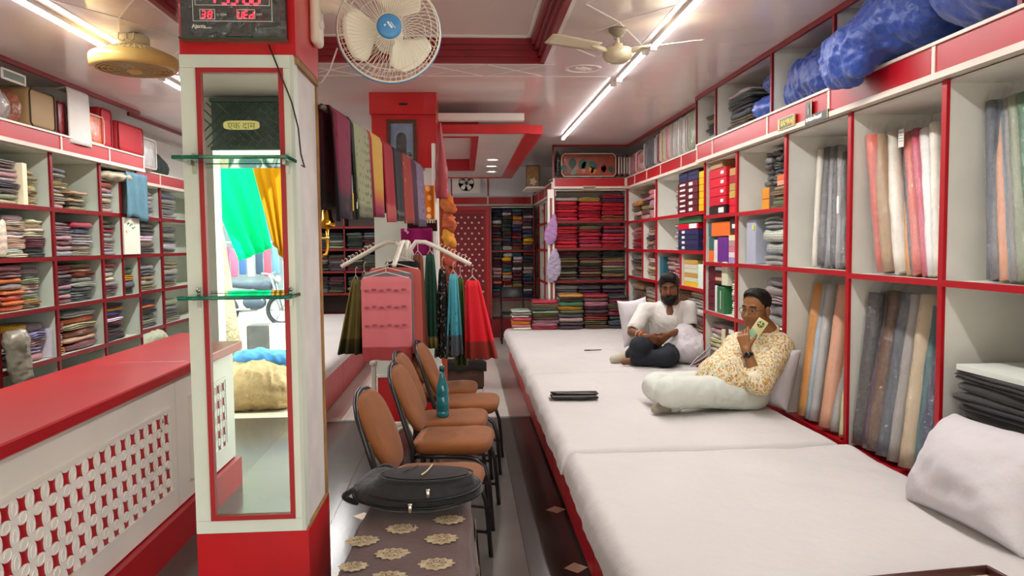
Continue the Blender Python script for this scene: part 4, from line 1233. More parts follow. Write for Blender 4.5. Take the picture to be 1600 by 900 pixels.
# ceiling fan
CF = mat('beige_fan_enamel', '#cfc1a0', rough=.3, coat=.3)
t = thing('ceiling_fan', 'beige ceiling fan with its blades stretched out under the tube light', 'fan', (.914, 4.374, CEIL))
MB().lathe([(.0, -.001), (.055, -.001), (.05, -.02), (.02, -.05), (.012, -.05)], 20).build('canopy', mat('dark_fan_canopy', '#8b8272', rough=.4), t)
MB().tube([(0, 0, -.03), (0, 0, -.10)], .011, 10).build('down_rod', CF, t)
for s_ in (-1, 1): MB().tube([(.018 * s_, 0, 0), (.030 * s_, 0, -.035), (.012 * s_, 0, -.065)], .005, 6).build('shackle', STEEL, t)
MB().lathe([(.012, -.085), (.03, -.088), (.03, -.102), (.045, -.11), (.082, -.118), (.088, -.13), (.088, -.16), (.078, -.18), (.050, -.196), (.0, -.2)], 32).build('motor', CF, t)
for k, a in enumerate((R(-29), R(209))):
    bq = MB()
    bq.sheet(lambda u, v: Matrix.Rotation(a, 3, 'Z') @ Vector((.15 + .35 * v, (u - .5) * (.085 + .03 * v) * (1 - max(0, v - .94) * 5), -.125 + (u - .5) * .028)), 6, 12, .003).build('blade', CF, t)
    MB().tube([Matrix.Rotation(a, 3, 'Z') @ Vector(q) for q in ((.07, 0, -.14), (.12, 0, -.132), (.20, 0, -.122))], [.012, .016, .010], 8).build('blade_arm', CF, t)

# yellow cabin fan
YF = mat('yellow_fan_plastic', '#d8b565', rough=.35, coat=.3, var=(8, .08))
YFC = mat('aged_cream_plastic', '#d3c7a0', rough=.45)
t = thing('cabin_fan', 'round yellow cabin fan hung from the ceiling over the counter', 'fan', (-1.93, 4.54, CEIL))
MB().lathe([(.228, -.135), (.238, -.14), (.240, -.165), (.238, -.20), (.225, -.212), (.205, -.214), (.205, -.205), (.222, -.20), (.228, -.16)], 40).build('rim', YF, t)
mb = MB()
for k in range(44):
    a = 2 * PI * k / 44; mb.tube([(r * math.cos(a), r * math.sin(a), z) for r, z in ((.075, -.075), (.13, -.095), (.19, -.12), (.23, -.14))], .0035, 4, caps=False)
for (r, z) in ((.10, -.084), (.16, -.107), (.205, -.127)): mb.tube([(r * math.cos(2 * PI * k / 40), r * math.sin(2 * PI * k / 40), z) for k in range(40)], .003, 5, closed=True)
mb.build('upper_grille', YFC, t)
MB().lathe([(.0, -.02), (.085, -.02), (.088, -.035), (.088, -.06), (.075, -.078), (.0, -.078)], 28).build('mount_box', YFC, t)
for a in (-.5, .4):
    MB().tube([(.05 * a - .02, -.088, -.02), (.05 * a - .02, -.10, -.06), (.05 * a + .0, -.10, -.07), (.05 * a + .02, -.10, -.06), (.05 * a + .02, -.088, -.02)], .005, 6).build('hook', YFC, t)
MB().tube([(0, 0, -.02), (0, 0, 0)], .03, 12).build('stem', STEEL, t)
mb = MB()
for r in (.05, .08, .11, .14, .17, .195): mb.tube([(r * math.cos(2 * PI * k / 36), r * math.sin(2 * PI * k / 36), -.216) for k in range(36)], .002, 5, closed=True)
for k in range(12):
    a = 2 * PI * k / 12; mb.tube([(.03 * math.cos(a), .03 * math.sin(a), -.217), (.208 * math.cos(a), .208 * math.sin(a), -.212)], .0022, 4)
mb.build('lower_grille', YFC, t)
MB().lathe([(.045, -.214), (.042, -.226), (.025, -.234), (0, -.235)], 24).build('centre_cap', YF, t)
for k in range(3):
    a = 2 * PI * k / 3 + .3
    MB().sheet(lambda u, v: Matrix.Rotation(a, 3, 'Z') @ Vector((.04 + .15 * v, (u - .5) * (.06 + .09 * v), -.165 + (u - .5) * .05)), 5, 6, .003).build('blade', YFC, t)
# ================================================================== hanging sarees on the rail between the pillars
def cloth_mat(name, stops, rough=.75, pattern=None, sheen=.03, coords='Generated', axis=2, bump=.15):
    """cloth dyed in bands: stops = [(position along the axis, colour)], optional print ('spots', colour, scale, threshold)"""
    if name in MATS: return MATS[name]
    m = bpy.data.materials.new(name); N = NT(m); b = N.n('BsdfPrincipled'); N.l(b.outputs[0], N.out.inputs[0])
    b.inputs['Roughness'].default_value = rough; b.inputs['Sheen Weight'].default_value = sheen; b.inputs['Specular IOR Level'].default_value = .15
    tc = N.n('TexCoord'); sp = N.n('SeparateXYZ'); N.l(tc.outputs[coords], sp.inputs[0])
    cr = N.n('ValToRGB'); els = cr.color_ramp.elements
    while len(els) < len(stops): els.new(.5)
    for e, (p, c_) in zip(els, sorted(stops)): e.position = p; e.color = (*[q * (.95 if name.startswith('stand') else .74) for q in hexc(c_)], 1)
    N.l(sp.outputs[axis], cr.inputs[0]); src = cr.outputs[0]
    if pattern:
        kind, col, sc, thr = pattern
        if kind == 'spots':
            vo = N.n('TexVoronoi'); vo.inputs['Scale'].default_value = sc; vo.inputs['Randomness'].default_value = .35; N.l(tc.outputs['Object'], vo.inputs['Vector'])
            q = N.n('Math', operation='LESS_THAN'); q.inputs[1].default_value = thr; N.l(vo.outputs['Distance'], q.inputs[0])
        else:
            vo = N.n('TexNoise'); vo.inputs['Scale'].default_value = sc; N.l(tc.outputs['Object'], vo.inputs['Vector'])
            q = N.n('Math', operation='GREATER_THAN'); q.inputs[1].default_value = thr; N.l(vo.outputs[0], q.inputs[0])
        mx = N.n('Mix', data_type='RGBA'); N.l(q.outputs[0], mx.inputs[0]); N.l(src, mx.inputs[6]); mx.inputs[7].default_value = (*hexc(col), 1); src = mx.outputs[2]
    N.l(src, b.inputs['Base Color'])
    no = N.n('TexNoise'); no.inputs['Scale'].default_value = 30; N.l(tc.outputs['Object'], no.inputs['Vector'])
    bp = N.n('Bump'); bp.inputs['Strength'].default_value = bump; bp.inputs['Distance'].default_value = .01; N.l(no.outputs[0], bp.inputs['Height']); N.l(bp.outputs[0], b.inputs['Normal'])
    MATS[name] = m
    return m
RA, RB = Vector((-.535, 2.90, 2.03)), Vector((-.335, 6.20, 2.125))
RN = (RB - RA).cross(Vector((0, 0, 1))).normalized()       # faces the aisle
if RN.x < 0: RN = -RN
def on_rail(px):
    lo, hi = 0.0, 1.0
    for _ in range(40):
        md_ = (lo + hi) / 2; P = RA.lerp(RB, md_); q = CAM_ROT.transposed() @ (P - EYE); x = 800 + FPX * q.x / -q.z
        if x < px: lo = md_
        else: hi = md_
    return (lo + hi) / 2
tag(MB().tube([RA - (RB - RA) * .01, RB], .011, 10).build('hanging_rail', mat('dull_steel_rail', '#6e655b', rough=.4, metal=.8)), 'long steel rail between the pillars carrying draped sarees', 'rail')
rail_cloths = [
    (497, 509.5, 354, 'black and maroon ombre saree at the near end of the rail', [(0, '#1c1a1f'), (.35, '#25202a'), (.75, '#5a1f2c'), (1, '#5c1a26')], None, 1),
    (509.5, 535, 350, 'crimson saree with paisley print fading to grey on the rail', [(0, '#2e2a33'), (.18, '#3a2d38'), (.30, '#7d2a44'), (1, '#93274a')], ('noise', '#6e1432', 16, .62), 2),
    (535, 539.5, 351, 'narrow bottle green saree on the rail beside the sage print', [(0, '#1e2a22'), (1, '#24332a')], None, 3),
    (539.5, 565, 347, 'sage green saree with dark block print on the rail', [(0, '#7f8467'), (.13, '#8a8d6c'), (.15, '#a4a67f'), (1, '#a9aa86')], ('spots', '#54573f', 26, .26), 4),
    (565, 569, 345, 'thin red saree edge between sage and yellow on the rail', [(0, '#5e1330'), (1, '#b3222a')], None, 5),
    (569, 587, 346, 'yellow saree turning rose at its hem on the rail', [(0, '#8c2347'), (.12, '#a2344e'), (.25, '#d0763c'), (.36, '#d9a544'), (1, '#dfb251')], None, 6),
    (587.5, 604, 353, 'crimson saree with a salmon hem on the rail', [(0, '#b5444a'), (.20, '#c05a55'), (.24, '#a8192c'), (1, '#a51d2e')], None, 7),
    (604.5, 619, 351, 'charcoal black saree with grey hem bands on the rail', [(0, '#4a4746'), (.08, '#2b2b30'), (.12, '#6a6562'), (.16, '#27272c'), (1, '#232329')], None, 8),
    (619.5, 634, 354, 'rust red saree with gold sprigs on the rail', [(0, '#8a4a32'), (.08, '#a03a2c'), (1, '#a5322e')], ('spots', '#c49a5c', 11, .13), 9),
    (634.5, 642, 356, 'plum saree near the far end of the rail', [(0, '#3a2233'), (1, '#552c43')], None, 10),
    (642.5, 654, 358, 'mauve printed saree with striped hem at the rail end', [(0, '#7a6a80'), (.1, '#4b3a4f'), (.14, '#8b7890'), (1, '#8d7a92')], ('noise', '#5c4a66', 26, .56), 11),
]
for (x0, x1, yb, lab, stops, pat, seed) in rail_cloths:
    s0, s1 = on_rail(x0), on_rail(x1)
    Lr = (RB - RA).length
    A = RA.lerp(RB, s0); B = RA.lerp(RB, s1); mid = (A + B) / 2
    q = CAM_ROT.transposed() @ (A.lerp(B, .5) - EYE); zb = at_y((x0 + x1) / 2, yb, mid.y).z
    drop = mid.z - zb; rr = .020
    rs = random.Random(seed)
    ph = rs.random() * 6
    back = drop * rs.uniform(.55, .95)
    L_ = (B - A).length
    def fn(u, v, A=A, B=B, drop=drop, back=back, ph=ph, L_=L_):
        tot = drop + back; s_ = v * tot
        P = A.lerp(B, u)
        if s_ < drop - rr: off, z = rr + .010 + .010 * math.sin(u * 5 + ph) * (1 - s_ / drop) + .012 * (1 - s_ / drop), -(drop - rr) + s_ + rr * 0
        elif s_ < drop + rr * 2:
            a = (s_ - (drop - rr)) / (3 * rr) * PI; off, z = (rr + .004) * math.cos(a), .014 * math.sin(a)
        else: off, z = -rr - .01 - .008 * math.sin(u * 4 + ph), -(s_ - drop - rr * 2)
        shear = .02 * math.sin(ph) * (-z)
        return P + RN * off + Vector((0, 0, z)) + (B - A).normalized() * shear
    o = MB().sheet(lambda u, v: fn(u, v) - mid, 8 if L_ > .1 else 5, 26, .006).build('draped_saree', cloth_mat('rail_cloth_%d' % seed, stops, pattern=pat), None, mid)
    tag(o, lab, 'saree', 'sarees draped over the rail')
TAGY = mat('yellow_tag', '#d8b72c', rough=.5); TAGW = mat('paper_tag', '#d8d2c4', rough=.6)
for (px, py, w_, h_, m_, lab) in ((531, 316, .022, .075, TAGY, 'yellow price tag hanging on the crimson paisley saree'), (538, 321, .02, .03, TAGW, 'small paper tag beside the yellow price tag')):
    par = [x for x in bpy.data.objects if x.get('label', '').startswith('crimson saree with paisley')][0]
    q_ = RA.lerp(RB, on_rail(px - 2)); p = at_y(px, py, q_.y); p.x = q_.x; p.y = q_.y
    MB().rbox(p + RN * .052 - par.location, (.003, w_, h_), .001, 1, smooth=False).build('price_tag', m_, par)

# small cloths on the inner pillar front
def flat_cloth(name, label, px0, px1, py0, py1, Y, m, fringe=None, wave=.012, grp=None, cat='cloth'):
    a = at_y(px0, py0, Y); b = at_y(px1, py1, Y); c0 = Vector(((a.x + b.x) / 2, Y, b.z))
    w, h = (b.x - a.x) / 2, a.z - b.z
    t_ = thing(name, label, cat, c0, 0, grp)
    MB().sheet(lambda u, v: ((-1 + 2 * u) * w, wave * math.sin(u * 9 + v * 2), h * v), 14, 10, .006).build('panel', m, t_)
    if fringe:
        mb = MB()
        for k in range(14):
            x = (-1 + 2 * k / 13) * w; mb.tube([(x, 0, .002), (x + .003 * math.sin(k * 3), 0, -.028)], .003, 5)
        mb.build('fringe', fringe, t_)
    return t_
flat_cloth('printed_stole', 'orange stole with white sunburst print and fringe', 652, 679, 290, 343, 5.95, cloth_mat('orange_sun', [(0, '#e58a2a'), (.04, '#ee7d12'), (1, '#ef7a10')], pattern=('spots', '#f0b277', 13, .30)), mat('cream_fringe', '#e6d9b8', rough=.8), cat='stole')
flat_cloth('printed_stole', 'deep maroon stole below the orange stole', 636, 683, 344, 361, 5.99, cloth_mat('maroon_plain', [(0, '#3c1218'), (1, '#45151b')]), None, cat='stole')
flat_cloth('printed_stole', 'magenta tie-dye saree on white clips below the rail', 626, 676, 357, 399, 5.96, cloth_mat('magenta_tie', [(0, '#8c1456'), (1, '#a01a66')], pattern=('noise', '#d9a9c4', 9, .60)), None, .02, cat='saree')
flat_cloth('printed_stole', 'mustard yellow saree strip beside the white pole', 673, 684, 300, 420, 6.10, cloth_mat('mustard', [(0, '#b9862a'), (1, '#c2922f')]), None, cat='saree')
t = thing('wrapped_dress', 'red dress in glossy clear plastic hanging off the red pillar', 'dress', at_y(686, 300, 6.05))
RW = mat('red_wrapped', '#960c17', rough=.45, coat=.6, coat_r=.05, crinkle=45)
MB().grid(lambda u, v: ((.008 + .045 * math.sin(min(1, (1 - v) * 1.25) * PI * .5) ** 1.2 * (1 + .10 * math.sin(v * 20 + u * 9))) * math.cos(2 * PI * u) * 1.0 + .02, .05 * math.sin(2 * PI * u), -.05 + .60 * v), 20, 16, wrap_u=True).build('garment', RW, t)
MB().tube([(.0, 0, .55), (-.01, 0, .62), (-.03, 0, .68)], .004, 6).build('hook', WOOD, t)
# pinkish-orange clothes piled on pegs behind the pole
rs = random.Random(5)
for k in range(5):
    p = at_y(697 + 4 * rs.random(), 318 + 27 * k, 7.2)
    col_ = ['#c0662a', '#b5562f', '#d08a2c', '#b04a3a', '#8c3a2a'][k]
    s = SDF().ell((0, 0, 0), (.060, .05, .085), .02).ell((.04, -.02, -.05), (.05, .04, .06), .02)
    o = put('hung_bundle', s.mesh('hung_bundle', mat('bundle_cloth_%d' % k, col_, rough=.8, var=(14, .3)), .012, [(.03, 17, k)]), None, p)
    tag(o, ['orange cloth bundle hung topmost beside the dotted door', 'rust cloth bundle hung second beside the dotted door', 'golden cloth bundle hung third beside the dotted door', 'brick red cloth bundle hung fourth beside the dotted door', 'brown cloth bundle hung lowest beside the dotted door'][k], 'cloth', 'bundles hung beside the door')
tag(MB().rbox((0, 0, 1.16), (.035, .035, 2.32), .006, 1, smooth=False).rbox((0, 0, .01), (.12, .12, .02), .004, 1).build('white_pole', WHITE, None, (-.245, 6.05, 0)), 'square white pole rising behind the garment stand', 'pole')
tag(MB().rbox((0, 0, 0), (.09, .05, 1.9), .02, 2).build('bundle_strap', mat('rusty_strip', '#a3472a', rough=.8), None, (-.24, 7.28, .955)), 'rust coloured cloth strip hanging behind the cloth bundles', 'cloth')

# ------------------------------------------------------------------ waterfall garment stand and its sarees
TW = mat('white_stand_tube', '#e3ddce', rough=.35)
SC_ = Vector((-.44, 5.50, 0))
t = thing('garment_stand', 'white four armed waterfall garment stand with peg hooks', 'garment rack', SC_)
MB().tube([(0, 0, .03), (0, 0, 1.42)], .022, 10).build('column', TW, t)
arms = [((-.475, .0), 1.345), ((.48, .0), 1.35), ((-.05, -.42), 1.36), ((.03, .42), 1.36)]
for (dx, dy), zt in arms:
    d_ = Vector((dx, dy, 0)); pts = [Vector((0, 0, 1.30)), d_ * .06 + Vector((0, 0, 1.46)), d_ * .16 + Vector((0, 0, 1.525)), d_ * .30 + Vector((0, 0, 1.52)), d_ * .45 + Vector((0, 0, 1.487))]
    e = d_ + Vector((0, 0, zt))
    pts += [pts[-1].lerp(e, k / 4) for k in range(1, 5)]
    a = MB().tube(pts, .0165, 10).build('arm', TW, t)
    pg = MB(); n_ = d_.normalized(); side = Vector((-n_.y, n_.x, 0))
    for k in range(10):
        c_ = pts[4].lerp(e, .05 + k / 10.2) + Vector((0, 0, .016))
        pg.tube([c_, c_ + Vector((0, 0, .014)), c_ + Vector((0, 0, .024)) + n_ * .008, c_ + Vector((0, 0, .018)) + n_ * .016], .0032, 5)
    pg.build('pegs', TW, a)
for (dx, dy) in ((-.26, -.22), (.10, -.24), (-.24, .24), (.20, .24)):
    MB().tube([(0, 0, .16), (dx * .5, dy * .5, .10), (dx, dy, .02)], .016, 8).build('foot', TW, t)
MB().rbox((-.255, .0, .33), (.035, .03, .64), .006, 1, smooth=False).rbox((-.255, .0, .635), (.035, .20, .03), .006, 1, smooth=False).rbox((0, .0, .16), (.5, .03, .03), .006, 1, smooth=False).build('lower_frame', TW, t)
HANG = mat('white_wire_hanger', '#d9d2c0', rough=.4)
def hang_saree(label, top, wt, wb, drop, yaw, stops, thick=.05, folds=5, seed=1, pat=None, hook=True, lean=0, depth_b=1.25):
    t_ = thing('hanging_saree', label, 'saree', top - Vector((0, 0, drop)), yaw, 'sarees on the garment stand')
    rs = random.Random(seed); ph = rs.random() * 6
    n = 36
    def fn(u, v):
        a = 2 * PI * u; w = (wt + (wb - wt) * (1 - v) ** .9) / 2; th = thick / 2 * (.55 + (depth_b - .55) * (1 - v))
        amp = .30 + .5 * (1 - v)
        c_, s_ = math.cos(a), math.sin(a)
        x = w * math.copysign(abs(c_) ** .75, c_); y = th * math.copysign(abs(s_) ** .75, s_) * (1 + amp * math.sin(folds * x / max(w, .01) * 2.2 + ph + (1 - v) * .6))
        cap_ = 1 if v < .985 else .1
        return (x * (1 if v < .97 else .9) + lean * (1 - v), y * cap_, drop * v + .004 * math.sin(x * 60 + ph) * (v < .03))
    m_ = cloth_mat('stand_cloth_%d' % seed, stops, pattern=pat, rough=.6)
    mb = MB().grid(fn, n, 22, wrap_u=True)
    mb.add([fn(k / n, 0) for k in range(n)], [tuple(range(n - 1, -1, -1))]); mb.build('cloth', m_, t_)
    if hook:
        MB().tube([(-wt * .45, 0, drop - .012), (0, 0, drop + .03), (wt * .45, 0, drop - .012)], .0035, 6).tube([(0, 0, drop + .03), (0, 0, drop + .075), (.008, 0, drop + .09), (.016, 0, drop + .08)], .003, 6).build('hanger', HANG, t_)
    return t_
Y5 = 5.5
def tp(px, py, Y): return at_y(px, py, Y)
# front arm: pink saree faces the entrance, others behind it
hang_saree('salmon pink saree with dotted rows facing the entrance', tp(603, 432, 5.02), .34, .34, .57, R(-3), [(0, '#a84646'), (.16, '#aa4747'), (.17, '#d9737a'), (1, '#dd7c82')], .03, 3, 31, depth_b=.8)
hang_saree('grey saree folded just behind the salmon pink saree', tp(606, 425, 5.10), .34, .35, .50, R(-3), [(0, '#6f6c72'), (1, '#77757b')], .03, 3, 32)
hang_saree('coral saree with gold dots behind the grey saree', tp(617, 418, 5.20), .36, .38, .60, R(-3), [(0, '#b05a48'), (.12, '#c05a50'), (1, '#c4605a')], .03, 3, 33)
hang_saree('black blouse hanging near the stand top', tp(628, 408, 5.30), .24, .26, .35, 0, [(0, '#17161a'), (1, '#1c1b20')], .04, 3, 34)
hang_saree('brown saree hanging straight beside the coral saree', tp(653, 398, 5.34), .07, .13, .74, R(0), [(0, '#4a2a1e'), (.1, '#6a3a2c'), (1, '#74402e')], .09, 4, 35)
# right arm
hang_saree('dark green silk saree on the stand', tp(672, 397, 5.5), .06, .15, .70, R(0), [(0, '#2c3a22'), (.12, '#8a7a3a'), (.14, '#1f4232'), (1, '#24493a')], .10, 5, 36)
hang_saree('black saree with white scribble print on the stand', tp(691, 420, 5.5), .05, .14, .66, R(0), [(0, '#191715'), (1, '#201d1c')], .10, 5, 37, ('noise', '#9a938c', 40, .62))
hang_saree('light blue saree with sprigs on the stand', tp(708, 428, 5.48), .06, .14, .60, R(0), [(0, '#5a5d62'), (.24, '#55606a'), (.26, '#4fa6b8'), (1, '#5bb3c4')], .09, 5, 38, ('spots', '#35768c', 13, .16))
hang_saree('olive green saree between light blue and bright red', tp(719, 434, 5.55), .04, .10, .66, R(0), [(0, '#3c4a1c'), (1, '#4a6128')], .09, 4, 39)
hang_saree('bright red saree flaring at the end of the stand arm', tp(738, 438, 5.45), .10, .25, .58, R(0), [(0, '#7a2a22'), (.22, '#8a2f26'), (.24, '#d6202e'), (1, '#dd2834')], .10, 6, 40, lean=.06)
# left arm
hang_saree('olive khaki saree at the outer end of the left stand arm', tp(556, 436, 5.5), .05, .19, .55, R(0), [(0, '#2c2a1a'), (.2, '#4a4423'), (.22, '#6d6232'), (1, '#786c3a')], .10, 4, 41, lean=-.05)
hang_saree('dark olive saree close beside the khaki saree', tp(569, 428, 5.54), .04, .09, .60, R(0), [(0, '#2a2a1c'), (1, '#45452c')], .08, 4, 42)
# row prints on the salmon saree
mb = MB(); o = [x for x in bpy.data.objects if x.get('label', '').startswith('salmon')][0]
for (z, n_) in ((.475, 6), (.36, 6), (.235, 6)):
    for k in range(n_):
        mb.prism([(.019 * math.cos(a), .009 * math.sin(a)) for a in [2 * PI * q / 10 for q in range(10)]], .0008, frame((-.13 + .05 * k, -.0205, z + .006 * (k % 2)), (1, 0, 0), (0, 0, 1)))
mb.build('printed_dots', mat('rose_print', '#a04a55', rough=.7), o)['kind'] = 'stuff'
# brass lamp bracket glinting between the pillars
BR = mat('polished_brass', '#d8a53a', rough=.22, metal=1)
t = thing('brass_bracket', 'polished brass bracket fixed behind the mirror pillar', 'bracket', (-.542, 2.95, 1.53))
MB().tube([(0, 0, .06), (.0, 0, -.04), (-.008, 0, -.065), (-.03, 0, -.075)], .006, 8).tube([(-.03, -.068, 0), (-.015, -.03, 0), (.004, 0, 0)], .006, 8).build('arm', BR, t)
MB().lathe([(.0, .04), (.03, .045), (.034, .06), (.022, .075), (.018, .11), (.0, .115)], 18).build('bowl', BR, t)
# ================================================================== stock on the shelves
PAL = {k: hexc(v) for k, v in {
    'maroon': '#5d1a28', 'wine': '#742037', 'crimson': '#a8142a', 'scarlet': '#c8102c', 'cherry': '#b50f35', 'rose': '#c23556', 'pink': '#cf7d8c', 'dusty pink': '#b48a8b', 'coral': '#cc5e4a', 'rust': '#8d3f24', 'orange': '#df6a2a',
    'amber': '#d28a1f', 'yellow': '#e6bd12', 'mustard': '#b48c2c', 'gold': '#bb964a', 'tan': '#a98a62', 'beige': '#c9b391', 'cream': '#dccfb4', 'ivory': '#e5dfcf', 'white': '#e8e6e2', 'silver': '#b9b9b8', 'grey': '#85827f', 'ash grey': '#a19c97',
    'charcoal': '#3a3838', 'black': '#1b1a1c', 'brown': '#5e4130', 'dark brown': '#3d2a22', 'khaki': '#85794f', 'olive': '#55542f', 'sage': '#8b9478', 'green': '#2f6a44', 'dark green': '#22392e', 'teal': '#22626a', 'pale blue': '#a9c0cc', 'sky blue': '#5f9ab5',
    'blue': '#2b4c9b', 'navy': '#20274f', 'indigo': '#2d2b5c', 'purple': '#6a2a80', 'plum': '#4b2440', 'lavender': '#a294b8', 'peach': '#dd9f7b', 'lime': '#b8bf2b', 'smoke': '#6a6a6e', 'slate': '#4c5560'}.items()}
PKM = mat('wrapped_cloth', obj_col=True, rough=.6, coat=.9, coat_r=.05, crinkle=26, var=(11, .28), layers=(1.6, .30))
FDM = mat('folded_cloth', obj_col=True, rough=.85, sheen=.2, var=(9, .16), layers=(1.6, .35), bump=(30, .2))
BOXM = mat('printed_card', obj_col=True, rough=.4, var=(3, .07))
LBL = mat('white_box_label', '#e9e6df', rough=.5)
ORD = ['bottom', 'second', 'third', 'fourth', 'fifth', 'sixth', 'seventh', 'eighth', 'ninth', 'tenth', 'eleventh', 'twelfth', 'thirteenth', 'fourteenth', 'fifteenth', 'sixteenth', 'seventeenth', 'eighteenth', 'nineteenth', 'twentieth']

def packet_variant(seed, soft):
    """unit packet: width X -.5...5, depth Y 0..1, thickness Z 0..1; a folded slab with a rolled front edge"""
    rs = random.Random(seed); mb = MB(); nx = 9
    lob = rs.choice([1, 1, 2, 2, 3]) if soft else 1
    prof = [(1, .04), (.10, .03)]
    for l in range(lob):
        z0 = .03 + .94 * l / lob; z1 = .03 + .94 * (l + 1) / lob; zc = (z0 + z1) / 2; h = (z1 - z0) / 2
        fx = rs.uniform(0, .03)
        for k in range(5):
            a = -PI / 2 + PI * k / 4; prof.append((.055 + fx - .055 * math.cos(a), zc + h * .98 * math.sin(a)))
        if l < lob - 1: prof.append((.10, z1))
    prof += [(.10, .97), (.5, 1.0), (1, .95)]
    n = len(prof); vs = []; fs = []
    ph = [rs.uniform(0, 6) for _ in range(4)]
    for i in range(nx):
        u = i / (nx - 1); x = u - .5
        e = min(u, 1 - u) * (nx - 1); ends = .80 if e < .5 else (.97 if e < 1.5 else 1)
        for (y, z) in prof:
            zz = .5 + (z - .5) * (ends if soft else 1)
            zz += (.06 if soft else .0) * math.sin(u * 5 + ph[0]) * (z > .5) + (.05 if soft else .01) * math.sin(u * 9 + y * 3 + ph[1]) * (z > .3)
            yy = y + (.018 if soft else .004) * math.sin(u * 7 + ph[2] + z * 2) + (.03 if e < .5 else 0)
            vs.append((x * (1 - (.012 * (1 + math.sin(z * 9 + ph[3])) if soft else 0)), yy, min(max(zz, 0.0), 1.03)))
    for i in range(nx - 1):
        for k in range(n):
            fs.append((i * n + k, (i + 1) * n + k, (i + 1) * n + (k + 1) % n, i * n + (k + 1) % n))
    fs.append(tuple(range(n))); fs.append(tuple((nx - 1) * n + k for k in range(n - 1, -1, -1)))
    mb.add(vs, fs, 0, True)
    return mb
PK_MESH = [packet_variant(i, True).mesh('packet_%d' % i, PKM) for i in range(9)]
FD_MESH = [packet_variant(i + 30, True).mesh('fold_%d' % i, FDM) for i in range(7)]
_bx = MB().rbox((0, .5, .5), (1, 1, 1), .02, 1, smooth=False); BX_MESH = _bx.mesh('carton', BOXM)
LB_MESH = MB().span(-.5, .5, -.5, .5, -.5, .5).mesh('carton_label', LBL)
BD_MESH = MB().span(-.5, .5, -.5, .5, -.5, .5).mesh('carton_seam', mat('seam_shadow_card', '#2b2622', rough=.7))
stock_rs = random.Random(99)

def one(kind, pos, rz, dims, col, label, group, name=None, cat=None, tilt=0):
    me = stock_rs.choice({'packet': PK_MESH, 'fold': FD_MESH, 'box': [BX_MESH]}[kind])
    nm = name or 'carton'
    jit = .012 if kind != 'box' else .004
    o = put(nm, me, None, pos, (0, tilt, rz + stock_rs.uniform(-jit, jit) * 2), dims, tuple(c * stock_rs.uniform(.85, 1.15) for c in PAL[col]))
    tag(o, label, cat or {'packet': 'garment packet', 'fold': 'folded cloth', 'box': 'box'}[kind], group)
    return o
def stack(bay, x, w, z, h, cols, kind, noun, where, d=.30, y=.03, group=None, name=None, cat=None, top=True, lean=0, lab=None):
    """a pile standing at local x (left edge) of a bay; cols run from the bottom up"""
    n = len(cols); th = h / n; rz = bay.rotation_euler.z; out = []
    wts = [stock_rs.uniform(.75, 1.25) if kind != 'box' else 1 for _ in cols]; sw = sum(wts); zz = z
    for i, c_ in enumerate(cols):
        t_ = h * wts[i] / sw
        p = bay_point(bay, x + w / 2 + (stock_rs.uniform(-.012, .012) if kind != 'box' else 0) + lean * i, y + (stock_rs.uniform(0, .03) if kind != 'box' else 0), zz + .0005)
        o_ = 'top' if (i == n - 1 and n > 1) else ORD[min(i, 19)]
        L = f"{c_} {noun}, {o_}{' from below' if 0 < i < n - 1 else ''} of {where}" if n > 1 else f"{c_} {noun} {where}"
        o = one(kind, p, rz, (w * (stock_rs.uniform(.93, 1.0) if kind != 'box' else 1), d, t_ * (.97 if kind == 'box' else .99)), c_, L, group or where, name or noun.replace(' ', '_').replace('-', '_'), cat or ('box' if kind == 'box' else noun.split(' of ')[0].split()[-1]))
        if kind == 'box' and lab:
            put('box_label', LB_MESH, o, (lab[0], -.003, .5), None, (lab[1], .012, lab[2]))
        out.append(o); zz += t_
    return out
def cyc(names, n, seed=0):
    r = random.Random(seed); return [r.choice(names) for _ in range(n)]

B = rbay
# ---- E: gift boxes
w = 'the red carton pile by the yellow cartons'
stack(B['E'], .035, .40, 1.722, .07, ['black'], 'box', 'flat box', 'lying under the red carton pile', d=.30, lab=(.25, .3, .6))
stack(B['E'], .035, .40, 1.795, .30, ['scarlet'] * 4, 'box', 'carton', w, d=.30, lab=(.30, .16, .34))
stack(B['E'], .06, .28, 2.097, .06, ['tan'], 'box', 'small box', 'on top of the red carton pile', d=.2)
stack(B['E'], .46, .24, 1.722, .35, ['scarlet', 'scarlet', 'gold', 'gold', 'crimson', 'gold'], 'box', 'jewel box', 'the gold and red box pile', d=.26, y=.05)
w = 'the gift shelf below the red cartons'
stack(B['E'], .04, .12, 1.332, .20, ['orange', 'teal'], 'box', 'slim box', 'the slim pair on the gift shelf', d=.26)
stack(B['E'], .17, .08, 1.332, .19, ['white'], 'box', 'upright box', 'beside the purple gift box', d=.24)
stack(B['E'], .255, .24, 1.332, .21, ['purple'], 'box', 'gift box', 'under the orange gift box', d=.28)
stack(B['E'], .10, .42, 1.545, .12, ['orange'], 'box', 'gift box', 'resting on the purple gift box', d=.28)
stack(B['E'], .03, .07, 1.545, .12, ['teal'], 'box', 'upright gift box', 'next to the orange gift box', d=.24)
stack(B['E'], .51, .20, 1.332, .22, ['lavender', 'ivory', 'pink', 'dusty pink', 'cream'], 'box', 'slim carton', 'the pale slim pile on the gift shelf', d=.26)
stack(B['E'], .54, .19, 1.565, .11, ['dark brown'], 'box', 'box', 'on the pale slim pile of the gift shelf', d=.27, lab=(0, .5, .3))
w = 'the book-like boxes beside the phone man'
stack(B['E'], .03, .16, .922, .37, ['maroon'] * 6, 'box', 'slim box', 'the maroon pile beside the phone man', d=.28)
stack(B['E'], .20, .15, 1.155, .14, ['dark brown', 'peach', 'maroon', 'dark brown', 'white'], 'box', 'thin box', 'the mixed thin pile near the maroon boxes', d=.26)
